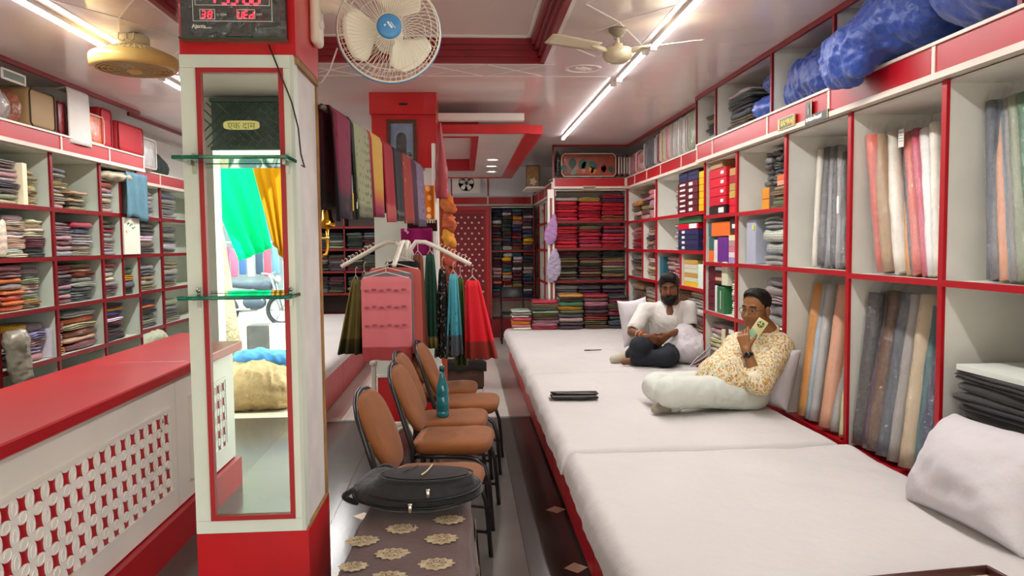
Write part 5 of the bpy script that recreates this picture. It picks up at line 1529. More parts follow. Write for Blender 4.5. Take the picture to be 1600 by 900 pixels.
stack(B['E'], .20, .045, .922, .225, ['white'], 'box', 'upright folder', 'beside the green box', d=.25)
stack(B['E'], .25, .17, .922, .22, ['green'], 'box', 'upright box', 'with a white spine on the shelf by the phone man', d=.25, lab=(0, .06, .7))
stack(B['E'], .355, .13, 1.150, .20, ['cream'], 'box', 'upright box', 'standing on the green box', d=.25)
stack(B['E'], .50, .21, .922, .38, ['ivory', 'white', 'dusty pink', 'white', 'ivory', 'lavender', 'lavender', 'ash grey'], 'fold', 'slim packet', 'the pale pile beside the green box', d=.26)
stack(B['E'], .04, .30, .402, .42, ['cream', 'ivory', 'cream', 'beige', 'ivory', 'cream', 'beige', 'cream', 'ivory', 'dusty pink', 'ash grey'], 'packet', 'folded packet', 'the cream pile by the phone man shoulder', d=.28)
stack(B['E'], .36, .08, .402, .40, ['beige', 'cream'], 'box', 'upright box', 'the narrow pair beside the cream pile', d=.26)
stack(B['E'], .45, .27, .402, .44, ['dark brown', 'brown', 'dark brown', 'brown', 'dark brown'], 'box', 'patterned box', 'the brown patterned pile at the bed', d=.26, lab=(0, .4, .4))
# ---- D: packets and silver bags
w = 'the dark packet column'
for i, xx in enumerate((.28, .42, .545)):
    nm_ = ['far', 'middle', 'near'][i]
    stack(B['D'], xx, .12, 1.88 if i < 2 else 1.95, .24 if i < 2 else .19, cyc(['black', 'charcoal', 'smoke'], 6 if i < 2 else 5, i), 'packet', 'small packet', f'the {nm_} dark packet column above the silver bags', d=.24, y=.08)
stack(B['D'], .28, .12, 1.717, .16, ['amber', 'amber'], 'box', 'upright box', 'the amber pair under the dark packets', d=.24, y=.08)
stack(B['D'], .41, .11, 1.717, .16, ['charcoal'], 'box', 'upright box', 'beside the amber boxes under dark packets', d=.24, y=.08)
stack(B['D'], .525, .29, 1.717, .15, ['khaki', 'sage', 'khaki', 'tan', 'khaki'], 'fold', 'folded cloth', 'the stepped khaki pile above the silver bags', d=.26, y=.02)
stack(B['D'], .60, .21, 1.868, .07, ['peach', 'orange'], 'box', 'small box', 'the orange pair on the khaki pile', d=.2, y=.05)
stack(B['D'], .68, .13, 1.945, .14, ['peach', 'cream', 'beige'], 'fold', 'folded cloth', 'the little pale pile over the orange boxes', d=.2, y=.05)
stack(B['D'], .10, .17, 1.337, .33, ['silver'], 'box', 'upright foil pack', 'with a yellow sticker beside the silver bags', d=.26, y=.04)
tag(MB().rbox((0, 0, 0), (.003, .03, .032), .001, 1, smooth=False).build('sticker', mat('lime_sticker', '#dfe13a', rough=.5), None, bay_point(B['D'], .235, .036, 1.60)), 'square lime sticker on the upright foil pack', 'sticker')
stack(B['D'], .40, .41, 1.337, .33, ['grey', 'ash grey', 'silver', 'grey'], 'packet', 'plastic bag', 'the silver bag pile over the phone man', d=.32, y=.02)
stack(B['D'], .42, .39, .922, .33, ['grey', 'smoke', 'ash grey', 'grey', 'smoke'], 'packet', 'plastic bag', 'the grey pile behind the phone man head', d=.32, y=.03)
stack(B['D'], .03, .40, .402, .40, ['charcoal', 'brown', 'black', 'grey', 'black', 'smoke'], 'packet', 'packet', 'the low dark pile behind the phone man', d=.30)
stack(B['D'], .45, .36, .402, .47, ['grey', 'charcoal', 'white', 'black', 'brown', 'black', 'white', 'smoke'], 'fold', 'folded garment', 'the striped pile at the phone man shoulder', d=.30)
# ---- A: black suiting
sa = stack(B['A'], .10, .62, .402, .56, ['charcoal', 'black', 'navy', 'navy', 'black', 'dark brown', 'black', 'charcoal', 'black', 'black', 'black'], 'fold', 'folded suiting length', 'the dark suiting stack by the bolster', d=.40, y=-.03)
stack(B['A'], .12, .58, .963, .022, ['white'], 'box', 'board', 'capping the dark suiting stack', d=.36, y=-.01)
stack(B['A'], .36, .36, .987, .20, ['grey', 'peach', 'white'], 'fold', 'folded garment', 'the small pile on the suiting stack', d=.26, y=.12)

# ---- fabric rolls
FILM2 = film_mat('roll_film', .10)
def roll(label, col, bot, top, xb, xt, r, zf, group, shine=True, pat=None):
    bi = 2 if bot[0] < 1326 else (3 if bot[0] < 1471 else 4); lim = (right_edges[bi + 1], right_edges[bi])
    def fit(px, py, X):
        p = at_x(px, py, X)
        if lim:
            y_ = min(max(p.y, lim[0] + r + .02), lim[1] - r - .02)
            p = at_y(px, py, y_); p.x = min(max(p.x, RX + r * .6 + .01), RX + RD - r - .03)
        return p
    b_ = fit(bot[0], bot[1], xb); b_.z = zf + r * .35 + .002
    t_ = fit(top[0], top[1], xt); t_.z = min(t_.z, 2.07 if zf > 1 else 1.225)
    o = thing('fabric_roll', label, 'fabric roll', (b_.x, b_.y, zf), 0, group)
    c_ = PAL[col]; d = t_ - b_; L = d.length; d.normalize()
    base = b_ - Vector((b_.x, b_.y, zf))
    m_ = cloth_mat('roll_' + col + str(pat), [(0, '#000000'), (1, '#000000')]) if False else None
    key = 'rollmat_%s_%s' % (col, pat)
    if pat:
        m_ = mat(key, c_, rough=.55, coat=.9, coat_r=.07, crinkle=18, stripes=pat)
    else:
        m_ = mat(key, c_, rough=.55, coat=.9, coat_r=.07, crinkle=18, var=(9, .12))
    ns = 9
    pts = [base + d * (L * k / (ns - 1)) for k in range(ns)]
    rs_ = random.Random(hash(label) % 1000 if False else int(bot[0] * 7))
    MB().tube(pts, [r * (1 + .05 * math.sin(k * 2.1 + bot[0])) for k in range(ns)], 14).build('bolt', m_, o)
    # loose clear wrap gathered at the top
    up = [base + d * (L * q) for q in (.0, .12, .3, .5, .7, .9, 1.0)] + [base + d * (L + .035) + Vector((.01, .01, 0)), base + d * (L + .07) + Vector((.02, 0, 0))]
    fr_ = [1.10, 1.16, 1.22, 1.12, 1.24, 1.18, 1.2, .75, 1.0]
    mb = MB().tube(up, [r * q for q in fr_], 10, caps=False); 
    mb.build('clear_wrap', FILM2, o)
    return o
g = 'wrapped fabric rolls on the shelves'
zt = 1.337
# top cells
for i, (col, bx, tx, ty, r) in enumerate((('ivory', 1274, 1283, 235, .022), ('charcoal', 1286, 1297, 224, .036), ('smoke', 1297, 1305, 222, .03), ('black', 1305, 1311, 226, .03), ('grey', 1313, 1316, 226, .026), ('charcoal', 1320, 1321, 240, .024))):
    roll([f'ivory rolled lining beside the charcoal rolls', 'thick charcoal fabric roll in clear wrap, upper bay', 'smoke grey fabric roll between charcoal and black', 'black fabric roll with a white tag, upper bay', 'grey fabric roll beside the black tagged roll', 'charcoal fabric roll against the red upright'][i], col, (bx, 418), (tx, ty), 2.12, 2.30, r, zt, g)
tag(MB().rbox((0, 0, 0), (.003, .022, .10), .001, 1, smooth=False).build('paper_slip', LBL, None, at_x(1309, 320, 2.155)), 'white paper slip on the black fabric roll', 'tag')
for i, (col, bx, tx, ty, r) in enumerate((('coral', 1382, 1364, 212, .036), ('tan', 1393, 1373, 214, .040), ('ivory', 1412, 1393, 212, .040), ('amber', 1424, 1407, 214, .020), ('slate', 1430, 1413, 226, .020), ('coral', 1439, 1423, 210, .034), ('rose', 1453, 1433, 205, .030), ('white', 1462, 1449, 205, .034), ('ivory', 1468, 1462, 195, .028))):
    roll(['coral orange fabric roll leaning at the pale side wall', 'tan fabric roll leaning on the coral orange roll', 'ivory fabric roll with the white hang tag', 'thin amber fabric roll beside the ivory roll', 'thin slate fabric roll beside the amber one', 'salmon coral fabric roll left of the bright rose roll', 'bright rose fabric roll in glossy wrap', 'white fabric roll next to the bright rose roll', 'ivory fabric roll against the red upright, upper bay'][i], col, (bx, 432), (tx, ty), 2.11, 2.27, r, 1.327, g)
tg = tag(MB().rbox((0, 0, 0), (.003, .045, .09), .001, 1, smooth=False).build('hang_tag', LBL, None, at_x(1408, 216, 2.20)), 'white printed hang tag between the wrapped rolls', 'tag')
for k in range(4): MB().box((-.002, 0, .028 - .014 * k), (.001, .032, .003)).build('printed_line', mat('grey_ink', '#6b7a74', rough=.6), tg)
for i, (col, bx, tx, ty, r) in enumerate((('slate', 1553, 1551, 152, .026), ('smoke', 1560, 1559, 148, .026), ('peach', 1574, 1563, 150, .026), ('sky blue', 1587, 1571, 158, .020), ('grey', 1592, 1577, 155, .026), ('sage', 1606, 1590, 140, .034), ('green', 1625, 1604, 135, .034))):
    roll(['slate fabric roll in crinkled wrap, nearest upper bay', 'smoke fabric roll beside the slate one, nearest upper bay', 'peach fabric roll leaning in the nearest upper bay', 'thin sky blue fabric roll behind the peach roll', 'grey fabric roll beside the thin sky blue roll', 'pale green fabric roll at the picture edge', 'green fabric roll half out of view'][i], col, (bx, 440), (tx, ty), 2.10, 2.24, r, 1.327, g)
# lower cells
for i, (col, bx, by, tx, ty, r) in enumerate((('mustard', 1258, 640, 1283, 432, .045), ('pale blue', 1266, 650, 1291, 440, .030), ('silver', 1272, 655, 1300, 442, .032), ('peach', 1290, 655, 1322, 446, .045), ('ash grey', 1305, 662, 1325, 520, .030), ('lime', 1320, 672, 1327, 560, .030))):
    roll(['golden yellow fabric roll leaning behind the grey pillow', 'pale blue fabric roll beside the golden one', 'silver wrapped roll with a blue band', 'peach fabric roll leaning across the lower bay', 'ash grey roll behind the peach roll', 'lime patterned roll low at the red upright'][i], 'amber' if col == 'mustard' else col, (bx, by), (tx, ty), 2.08 if i != 3 else 2.06, 2.26, r, .402, g, pat=(38, '#d8dcd8', 'DIAGONAL', .6) if col == 'lime' else None)
for i, (col, bx, by, tx, ty, r, pat) in enumerate((('charcoal', 1344, 700, 1371, 448, .042, (55, '#55535a', 'DIAGONAL', .7)), ('plum', 1356, 700, 1386, 450, .030, None), ('tan', 1368, 712, 1402, 452, .046, (70, '#6a4526', 'DIAGONAL', .5)), ('slate', 1384, 716, 1424, 456, .046, None), ('ash grey', 1398, 722, 1436, 462, .036, None), ('beige', 1421, 730, 1455, 455, .048, None), ('teal', 1436, 740, 1463, 480, .026, None), ('navy', 1447, 745, 1466, 520, .032, None), ('lavender', 1459, 752, 1468, 610, .026, None))):
    roll(['black patterned fabric roll in the lower bay', 'plum fabric roll behind the black patterned roll', 'brown gold fabric roll in crinkled wrap, lower bay', 'slate blue fabric roll in loose wrap, lower bay', 'ash grey fabric roll beside the slate blue roll', 'beige fabric roll, palest of the lower bay', 'thin teal fabric roll beside the beige roll', 'navy fabric roll by the red upright', 'lavender fabric roll lowest at the red upright'][i], 'brown' if col == 'tan' else col, (bx, by), (tx, ty), 2.08, 2.26, r, .402, g, pat=pat)

# ---- back unit of scarlet sarees
reds = ['scarlet', 'cherry', 'crimson', 'rose', 'scarlet', 'cherry']
cols3 = [('left', .02), ('middle', .328), ('right', .638)]
for (nm_, xx) in cols3:
    r1 = cyc(reds, 6, int(xx * 90)); r2 = cyc(reds, 6, int(xx * 70) + 5)
    if nm_ == 'middle': r1[-1] = 'gold'; r2[-1] = 'khaki'
    if nm_ == 'right': r1[0] = 'rust'; r1[4] = 'plum'; r2[4] = 'plum'
    if nm_ == 'left': r1[-1] = 'ash grey'
    stack(B['P'], xx, .295, 1.792, .30 if nm_ != 'right' else .34, r1, 'packet', 'saree packet', f'the {nm_} pile, top scarlet shelf', d=.34, name='saree_packet', cat='saree packet')
    stack(B['P'], xx, .295, 1.442, .28, r2, 'packet', 'saree packet', f'the {nm_} pile, second scarlet shelf', d=.34, name='saree_packet', cat='saree packet')
    dk = ['dark brown', 'khaki', 'olive', 'brown', 'charcoal', 'tan', 'dark green', 'brown', 'maroon']
    r3 = cyc(dk, 10, int(xx * 50) + 3)
    if nm_ == 'right': r3[2:6] = ['dark green', 'sage', 'cream', 'wine']
    if nm_ == 'left': r3[-1] = 'wine'
    stack(B['P'], xx, .295, 1.022, .36, r3, 'packet', 'saree packet', f'the {nm_} pile, brown shelf under scarlet', d=.34, name='saree_packet', cat='saree packet')
    stack(B['P'], xx, .295, .622, .33, cyc(['ash grey', 'smoke', 'plum', 'grey', 'brown', 'silver'], 6, int(xx * 30) + 8), 'packet', 'bagged garment', f'the {nm_} pile, lowest open shelf', d=.34)
# piles on the far end of the bed
class FakeBay: pass
fb = FakeBay(); fb.location = Vector((.56, 8.86, 0)); fb.rotation_euler = Euler((0, 0, 0))
piles = [('clear bag', .0, .235, .24, ['ivory', 'pink', 'amber', 'rose', 'cream', 'grey', 'silver'], 'first bed pile by the aisle'), ('saree', .245, .32, .36, ['rose', 'pink', 'dusty pink', 'brown', 'olive', 'sage', 'dark green', 'khaki', 'cherry'], 'second bed pile by the aisle'),
         ('saree', .572, .305, .43, ['plum', 'charcoal', 'dusty pink', 'slate', 'olive', 'amber', 'green', 'dark brown', 'mustard'], 'third bed pile with the mustard bag'), ('saree', .884, .30, .42, ['brown', 'olive', 'rust', 'maroon', 'dark brown', 'plum', 'pink', 'brown', 'crimson'], 'fourth bed pile below the brown shelf'),
         ('saree', 1.19, .25, .40, ['charcoal', 'slate', 'dark green', 'wine', 'maroon', 'olive', 'wine', 'dark green'], 'last bed pile beside the bearded man')]
for (nn, xx, w_, h_, cc, wh) in piles:
    stack(fb, xx, w_, .448, h_, cc, 'packet', nn + ' packet', wh, d=.32, name='saree_packet', cat='saree packet')
# ---- back wall, dark stacks
dk = ['navy', 'charcoal', 'plum', 'maroon', 'slate', 'dark green', 'wine', 'indigo', 'teal', 'rust', 'dusty pink', 'silver', 'brown', 'black']
for i in range(4):
    nm_ = ['first', 'second', 'third', 'fourth'][i]
    a = cyc(dk, 13, i + 40); b_ = cyc(dk, 11, i + 60)
    if i == 1: a[11] = 'yellow'; a[7] = 'amber'; a[3] = 'tan'; b_[0] = 'silver'
    if i == 2: a[1] = 'yellow'; a[3] = 'gold'; b_[8] = 'amber'; b_[3] = 'crimson'
    if i == 0: a[4] = 'orange'; b_[7] = 'silver'
    if i == 3: b_[2] = 'yellow'; b_[1] = 'amber'; a[6] = 'teal'
    stack(B['K'], .02 + i * .165, .16, .622, .74, a, 'packet', 'saree packet', f'{nm_} column, lower back wall stack', d=.34, name='wrapped_saree', cat='saree packet')
    stack(B['K'], .02 + i * .165, .16, 1.402, .655, b_, 'packet', 'saree packet', f'{nm_} column, upper back wall stack', d=.34, name='wrapped_saree', cat='saree packet')
# ---- dark green cloth beyond the left bed
for ci, (x0, n_) in enumerate(((.02, 2), (.57, 2), (1.10, 2))):
    for li, z in enumerate((.752, 1.102, 1.452)):
        for k in range(2):
            nm_ = ['first', 'second', 'third', 'fourth', 'fifth', 'sixth'][ci * 2 + k]
            lv = ['low', 'middle', 'upper'][li]
            stack(B['LB'], x0 + .01 + k * .255, .24, z, .25, cyc(['dark green', 'charcoal', 'olive', 'slate', 'dark brown', 'sage', 'grey', 'maroon', 'black'], 6, ci * 9 + li * 3 + k), 'fold', 'folded cloth', f'{nm_} pile, {lv} dark green shelf', d=.32, name='folded_shawl', cat='folded cloth')
# ---- far right wall bays
stack(B['F1'], .04, .44, 1.777, .24, ['brown', 'beige', 'dark brown', 'amber'], 'packet', 'garment bag', 'the tumbled brown pile by the far corner', d=.30)
stack(B['F1'], .50, .40, 1.777, .32, ['dusty pink', 'brown', 'beige', 'dark brown', 'dusty pink', 'brown'], 'packet', 'garment packet', 'the mixed brown pile, far corner shelf', d=.30)
stack(B['F1'], .92, .30, 1.777, .34, ['dusty pink', 'dusty pink', 'pink'], 'packet', 'garment bag', 'the pink pile, far corner shelf', d=.28)
stack(B['F1'], 1.24, .10, 1.777, .33, ['ivory'], 'box', 'upright board', 'at the end of the far corner shelf', d=.28)
stack(B['F1'], .04, .74, 1.422, .27, ['cherry', 'scarlet', 'crimson', 'cherry', 'rose', 'cherry'], 'packet', 'saree packet', 'the corner scarlet pile on the side wall', d=.30, name='saree_packet', cat='saree packet')
stack(B['F1'], .83, .28, 1.422, .28, ['dark brown', 'tan', 'brown', 'dusty pink', 'khaki', 'khaki'], 'packet', 'garment packet', 'the khaki topped pile beside corner scarlet', d=.30)
stack(B['F1'], 1.12, .29, 1.422, .28, ['dusty pink', 'brown', 'ash grey', 'charcoal', 'brown'], 'packet', 'garment packet', 'the charcoal mixed pile beside corner scarlet', d=.30)
stack(B['F1'], .03, .72, 1.082, .27, ['brown', 'tan', 'dark brown', 'ash grey'], 'packet', 'loose bag', 'the crumpled bag pile above the bearded man', d=.28)
stack(B['F1'], .83, .56, 1.082, .28, ['cream', 'khaki', 'beige', 'khaki', 'cream', 'rust'], 'packet', 'garment bag', 'the cream bag pile above the bearded man', d=.28)
stack(B['F1'], .05, .60, .402, .60, ['brown', 'rust', 'tan', 'dark brown', 'brown', 'tan'], 'packet', 'garment bag', 'the low corner pile beside the bed piles', d=.28)
stack(B['F1'], .72, .62, .402, .58, ['ash grey', 'brown', 'rust', 'tan', 'ash grey'], 'packet', 'garment bag', 'the low pile behind the bearded man back', d=.28)
stack(B['F2'], .50, .24, 1.777, .30, ['ash grey'] * 8, 'packet', 'thin packet', 'the thin grey pile beside maroon cartons', d=.26, y=.06)
stack(B['F2'], .76, .28, 1.777, .30, ['maroon'] * 6, 'box', 'carton', 'the far maroon carton pile', d=.28, lab=(.1, .6, .34), y=.02)
stack(B['F2'], 1.06, .32, 1.777, .30, ['maroon'] * 5, 'box', 'carton', 'the near maroon carton pile', d=.28, lab=(-.1, .34, .5), y=.02)
stack(B['F2'], .76, .28, 2.08, .09, ['navy', 'indigo'], 'box', 'carton', 'the pair topping the far maroon cartons', d=.26, y=.03)
stack(B['F2'], 1.06, .32, 2.08, .09, ['indigo', 'navy'], 'box', 'carton', 'the pair topping the near maroon cartons', d=.26, y=.03)
stack(B['F2'], 1.40, .28, 1.777, .36, ['yellow'] * 6, 'box', 'carton', 'the bright yellow carton pile', d=.30)
stack(B['F2'], 1.70, .045, 1.777, .28, ['charcoal'], 'box', 'box file', 'closest to the yellow cartons', d=.26, lab=(0, .7, .25))
stack(B['F2'], 1.755, .045, 1.777, .28, ['black'], 'box', 'box file', 'at the bay edge beyond the yellow cartons', d=.26, lab=(0, .7, .25))
stack(B['F2'], .45, .25, 1.422, .26, ['ash grey'] * 7, 'packet', 'thin packet', 'the thin grey pile beside navy cartons', d=.26, y=.06)
stack(B['F2'], .74, .62, 1.422, .20, ['navy', 'indigo', 'navy', 'indigo'], 'box', 'carton', 'the navy carton pile', d=.28, lab=(-.2, .14, .5))
stack(B['F2'], .74, .62, 1.624, .055, ['scarlet'], 'box', 'flat carton', 'with a white end lying on the navy cartons', d=.28, lab=(.28, .36, .8))
stack(B['F2'], .76, .70, 1.682, .06, ['green'], 'box', 'flat carton', 'lying over the scarlet flat carton', d=.28)
stack(B['F2'], 1.42, .36, 1.422, .24, ['wine', 'maroon', 'wine', 'maroon', 'crimson', 'wine', 'maroon'], 'packet', 'saree packet', 'the wine pile beside navy cartons', d=.28)
stack(B['F2'], .05, .14, 1.082, .27, ['teal'], 'box', 'upright carton', 'beside the dusty pink pile', d=.26)
stack(B['F2'], .22, .34, 1.082, .27, ['brown', 'dusty pink', 'dusty pink', 'tan', 'dusty pink'], 'packet', 'garment packet', 'the farther dusty pink pile', d=.28)
stack(B['F2'], .57, .33, 1.082, .27, ['tan', 'dusty pink', 'coral', 'dusty pink', 'dusty pink'], 'packet', 'garment packet', 'the nearer dusty pink pile', d=.28)
stack(B['F2'], .95, .40, 1.082, .25, ['yellow', 'cream', 'gold', 'cream', 'cream', 'gold'], 'box', 'carton', 'the cream and gold carton pile', d=.26)
stack(B['F2'], 1.38, .13, 1.082, .22, ['white'], 'box', 'upright box', 'with green edge before the white cartons', d=.26, lab=(.3, .1, .9))
stack(B['F2'], 1.52, .29, 1.082, .29, ['white', 'ivory', 'white', 'white', 'ivory', 'white', 'white'], 'box', 'carton', 'the white carton pile', d=.28)
stack(B['F2'], .10, .60, .402, .60, ['tan', 'brown', 'rust', 'ash grey', 'tan'], 'packet', 'garment bag', 'the low pile hidden behind the bearded man', d=.28)
stack(B['F2'], 1.0, .78, .402, .62, ['dark brown', 'rust', 'brown', 'beige', 'tan', 'brown', 'ivory', 'ash grey', 'cream'], 'packet', 'folded garment', 'the brown cream pile by the sack', d=.28)
# ---- side shelf of clear bags by the white post
for li, z in enumerate((.452, .952, 1.422, 1.802)):
    for k in range(3):
        stack(B['S'], .04 + .75 * k, .66, z, .26 if li < 3 else .22, cyc(['ash grey', 'silver', 'dusty pink', 'cream', 'grey', 'brown'], 4, li * 5 + k), 'packet', 'clear bag', f"the {['back', 'middle', 'front'][k]} pile, {['lowest', 'lower', 'upper', 'highest'][li]} side shelf", d=.24, name='clear_bag', cat='bag')

# ---- left wall
Lb = lbay
pinks = ['dusty pink', 'ash grey', 'grey', 'wine', 'dusty pink', 'smoke', 'rose']
stack(Lb[2], .06, .33, 1.802, .30, ['beige', 'sage', 'charcoal', 'smoke', 'ash grey', 'dusty pink', 'grey', 'maroon', 'grey'], 'packet', 'garment packet', 'the mixed pile above the cream bundles', d=.32)
stack(Lb[2], .40, .05, 1.802, .30, ['ivory'], 'box', 'upright board', 'holding the mixed pile above the cream bundles', d=.30)
stack(Lb[2], .46, .14, 1.802, .25, ['tan', 'beige', 'tan', 'cream', 'tan', 'khaki', 'tan'], 'packet', 'thin packet', 'the tan pile beside the upright board', d=.30)
stack(Lb[2], .03, .10, 1.442, .27, ['cream'], 'packet', 'upright bundle', 'at the outer end of the cream bundles', d=.32)
stack(Lb[2], .135, .10, 1.442, .27, ['ivory'], 'packet', 'upright bundle', 'next to the level cream pile', d=.32)
stack(Lb[2], .245, .21, 1.442, .29, ['cream', 'ivory', 'cream', 'beige', 'cream', 'ivory', 'beige', 'cream', 'ivory'], 'fold', 'folded cloth', 'the level cream pile behind the counter', d=.34)
stack(Lb[2], .46, .22, 1.442, .27, ['dark green', 'charcoal', 'wine', 'maroon', 'cream', 'ivory', 'beige', 'cream'], 'fold', 'folded cloth', 'the two-tone cream and maroon pile', d=.34)
stack(Lb[2], .03, .10, 1.082, .24, ['maroon', 'brown', 'coral', 'rust', 'dusty pink', 'rust'], 'packet', 'folded packet', 'the narrow rust pile beside orange packets', d=.32)
stack(Lb[2], .14, .25, 1.082, .31, ['orange', 'orange', 'coral', 'orange', 'grey', 'orange', 'dusty pink', 'pink'], 'packet', 'folded packet', 'the orange pile behind the counter', d=.34)
stack(Lb[2], .40, .20, 1.082, .32, ['khaki', 'gold', 'sage', 'ash grey', 'beige', 'sage', 'grey', 'ash grey', 'grey'], 'fold', 'folded cloth', 'the grey green pile beside orange packets', d=.34)
stack(Lb[2], .16, .25, .707, .28, ['dark brown', 'charcoal', 'grey', 'wine', 'wine', 'yellow'], 'packet', 'wrapped cloth', 'the yellow topped pile near the counter', d=.34)
stack(Lb[2], .42, .20, .707, .27, ['dusty pink', 'lavender', 'dusty pink', 'lavender', 'ash grey'], 'packet', 'wrapped cloth', 'the lavender pile near the counter', d=.32)
stack(Lb[2], .64, .03, .707, .22, ['white'], 'box', 'upright sheet', 'beside the lavender pile', d=.30)
stack(Lb[3], .03, .27, 1.802, .30, ['dusty pink', 'beige', 'ash grey', 'beige', 'ash grey', 'tan', 'beige', 'ash grey', 'grey', 'smoke'], 'packet', 'thin packet', 'the tall grey pile, top shelf', d=.32)
stack(Lb[3], .33, .27, 1.802, .15, ['khaki', 'dark brown', 'tan', 'brown', 'tan'], 'packet', 'packet', 'the short brown pile, top shelf', d=.32)
stack(Lb[3], .03, .32, 1.442, .26, ['ash grey', 'dusty pink', 'wine', 'dusty pink', 'smoke', 'dusty pink', 'grey'], 'packet', 'bagged garment', 'the grey wine pile, second shelf down', d=.34)
stack(Lb[3], .36, .31, 1.442, .27, ['ash grey', 'dusty pink', 'silver', 'grey', 'navy', 'cherry'], 'packet', 'bagged garment', 'the pile topped cherry and navy', d=.34)
stack(Lb[3], .03, .31, 1.082, .29, ['wine', 'dusty pink', 'slate', 'dusty pink', 'plum', 'smoke', 'dusty pink', 'rose'], 'packet', 'bagged garment', 'the first dark bagged pile, middle shelf', d=.34)
stack(Lb[3], .35, .32, 1.082, .30, ['slate', 'grey', 'slate', 'silver', 'grey', 'rust', 'beige', 'khaki'], 'packet', 'bagged garment', 'the second dark bagged pile, middle shelf', d=.34)
stack(Lb[3], .03, .14, .707, .25, ['amber', 'gold', 'lavender', 'rust', 'coral'], 'packet', 'wrapped cloth', 'the narrow amber pile above the counter', d=.32)
stack(Lb[3], .18, .48, .707, .30, ['wine', 'beige', 'rust', 'beige', 'orange', 'white'], 'packet', 'large bundle', 'the big bundle pile above the counter', d=.34)
stack(Lb[3], .06, .30, .342, .14, ['ivory'], 'packet', 'bundle', 'just above the counter top', d=.32)
stack(Lb[4], .03, .31, 1.802, .29, ['dusty pink', 'ash grey', 'beige', 'ash grey', 'dusty pink', 'rust', 'silver'], 'packet', 'bagged garment', 'the pile beside the hanging blue cloth', d=.34)
stack(Lb[4], .03, .31, 1.442, .30, ['ash grey', 'white', 'dusty pink', 'grey', 'ash grey', 'cherry', 'dark brown', 'sage'], 'packet', 'wrapped cloth', 'the pile beside the leafy sticker door', d=.34)
stack(Lb[4], .03, .31, 1.082, .29, ['ash grey', 'wine', 'grey', 'cream', 'silver', 'ash grey', 'rose'], 'packet', 'wrapped cloth', 'the rose topped pile under the sticker door', d=.34)
stack(Lb[4], .03, .42, .707, .31, ['black', 'maroon', 'black', 'black', 'wine', 'white', 'crimson', 'blue', 'yellow', 'dark brown'], 'fold', 'folded garment', 'the black pile topped yellow and blue', d=.34)
stack(Lb[4], .40, .28, 1.082, .24, ['dark green', 'slate', 'amber', 'green'], 'packet', 'wrapped cloth', 'the green and amber pile by the clear bags', d=.30)
stack(Lb[5], .03, .30, 1.802, .28, ['khaki', 'sage', 'khaki'], 'packet', 'bagged cloth', 'the olive bags right of the blue cloth', d=.28)
stack(Lb[5], .36, .40, 1.802, .27, ['ash grey', 'smoke', 'grey', 'lavender', 'ash grey', 'grey'], 'packet', 'clear packet', 'the clear pile by the pillar, top shelf', d=.28)
stack(Lb[5], .03, .34, 1.442, .27, ['slate', 'smoke', 'tan', 'dusty pink', 'dusty pink', 'brown'], 'packet', 'packet', 'the brown pink pile right of the sticker door', d=.28)
stack(Lb[5], .40, .34, 1.442, .30, ['charcoal', 'brown', 'white', 'black', 'charcoal'], 'packet', 'striped bag', 'the dark bag pile by the pillar', d=.28)
stack(Lb[5], .03, .38, 1.082, .26, ['beige', 'silver', 'beige', 'cream', 'beige'], 'packet', 'clear bag', 'the beige clear bags behind the counter', d=.30)
stack(Lb[5], .43, .33, 1.082, .25, ['khaki', 'ash grey', 'tan', 'slate', 'ash grey'], 'packet', 'packet', 'the khaki pile next to the beige clear bags', d=.28)
stack(Lb[5], .05, .70, .707, .28, ['smoke', 'sage', 'charcoal', 'black', 'orange', 'navy'], 'packet', 'loose garment', 'the loose pile over the far counter end', d=.30)
stack(Lb[6], .04, .5, 1.802, .27, ['ash grey', 'smoke', 'grey', 'grey', 'slate'], 'packet', 'clear packet', 'the upper grey pile half behind the pillar', d=.28)
stack(Lb[6], .04, .5, 1.442, .28, ['charcoal', 'white', 'black', 'grey', 'charcoal'], 'packet', 'striped bag', 'the dark pile half behind the pillar', d=.28)
stack(Lb[6], .04, .5, 1.082, .27, ['khaki', 'slate', 'ash grey', 'khaki'], 'packet', 'packet', 'the khaki pile half behind the pillar', d=.28)
stack(Lb[6], .04, .5, .707, .24, ['sage', 'charcoal', 'grey', 'sage'], 'packet', 'loose garment', 'the sage pile half behind the pillar', d=.28)
# ================================================================== goods on the lofts, hung bits, plates
BLUE = mat('blue_nylon_sack', '#24418f', rough=.42, sheen=.2, coat=.08, coat_r=.25, crinkle=9, var=(4, .22), bump=(14, .7, .03))
BLUE2 = mat('blue_poly_sack', '#2a54b4', rough=.3, coat=.8, coat_r=.08, crinkle=20, var=(6, .2))
def blob(name, label, cat, c, parts, m, vox=.012, noise=((.014, 9, 1), (.007, 22, 5)), zcut=None, group=None, k=.06, after=()):
    s = SDF()
    for p in parts: s.ell(p[:3], p[3:6], k)
    if zcut is not None: s.plane_cut((0, 0, -1), -zcut, .012)
    for p in after: s.ell(p[:3], p[3:6], k)
    o = put(name, s.mesh(name, m, vox, noise), None, c)
    return tag(o, label, cat, group)
g = 'blue sacks on the loft'
blob('cloth_sack', 'rounded blue sack filling the loft beside the maker plates', 'sack', (2.25, 4.385, 2.336), [(0, .04, .16, .23, .34, .19), (-.02, -.14, .14, .22, .20, .17), (-.03, .22, .08, .18, .16, .11)], BLUE, zcut=.002, noise=((.020, 9, 3), (.013, (8, 26, 10), 5)), group=g)
blob('cloth_sack', 'large blue sack sagging over the red fascia edge', 'sack', (2.12, 3.46, 2.336), [(0, -.03, .19, .24, .33, .19), (-.04, .20, .11, .22, .17, .16), (.02, -.2, .2, .22, .18, .17), (-.2, .1, .12, .12, .22, .10)], BLUE, zcut=.004, after=[(-.235, .12, .04, .075, .22, .12)], noise=((.020, 9, 13), (.014, (10, 26, 14), 15)), group=g)
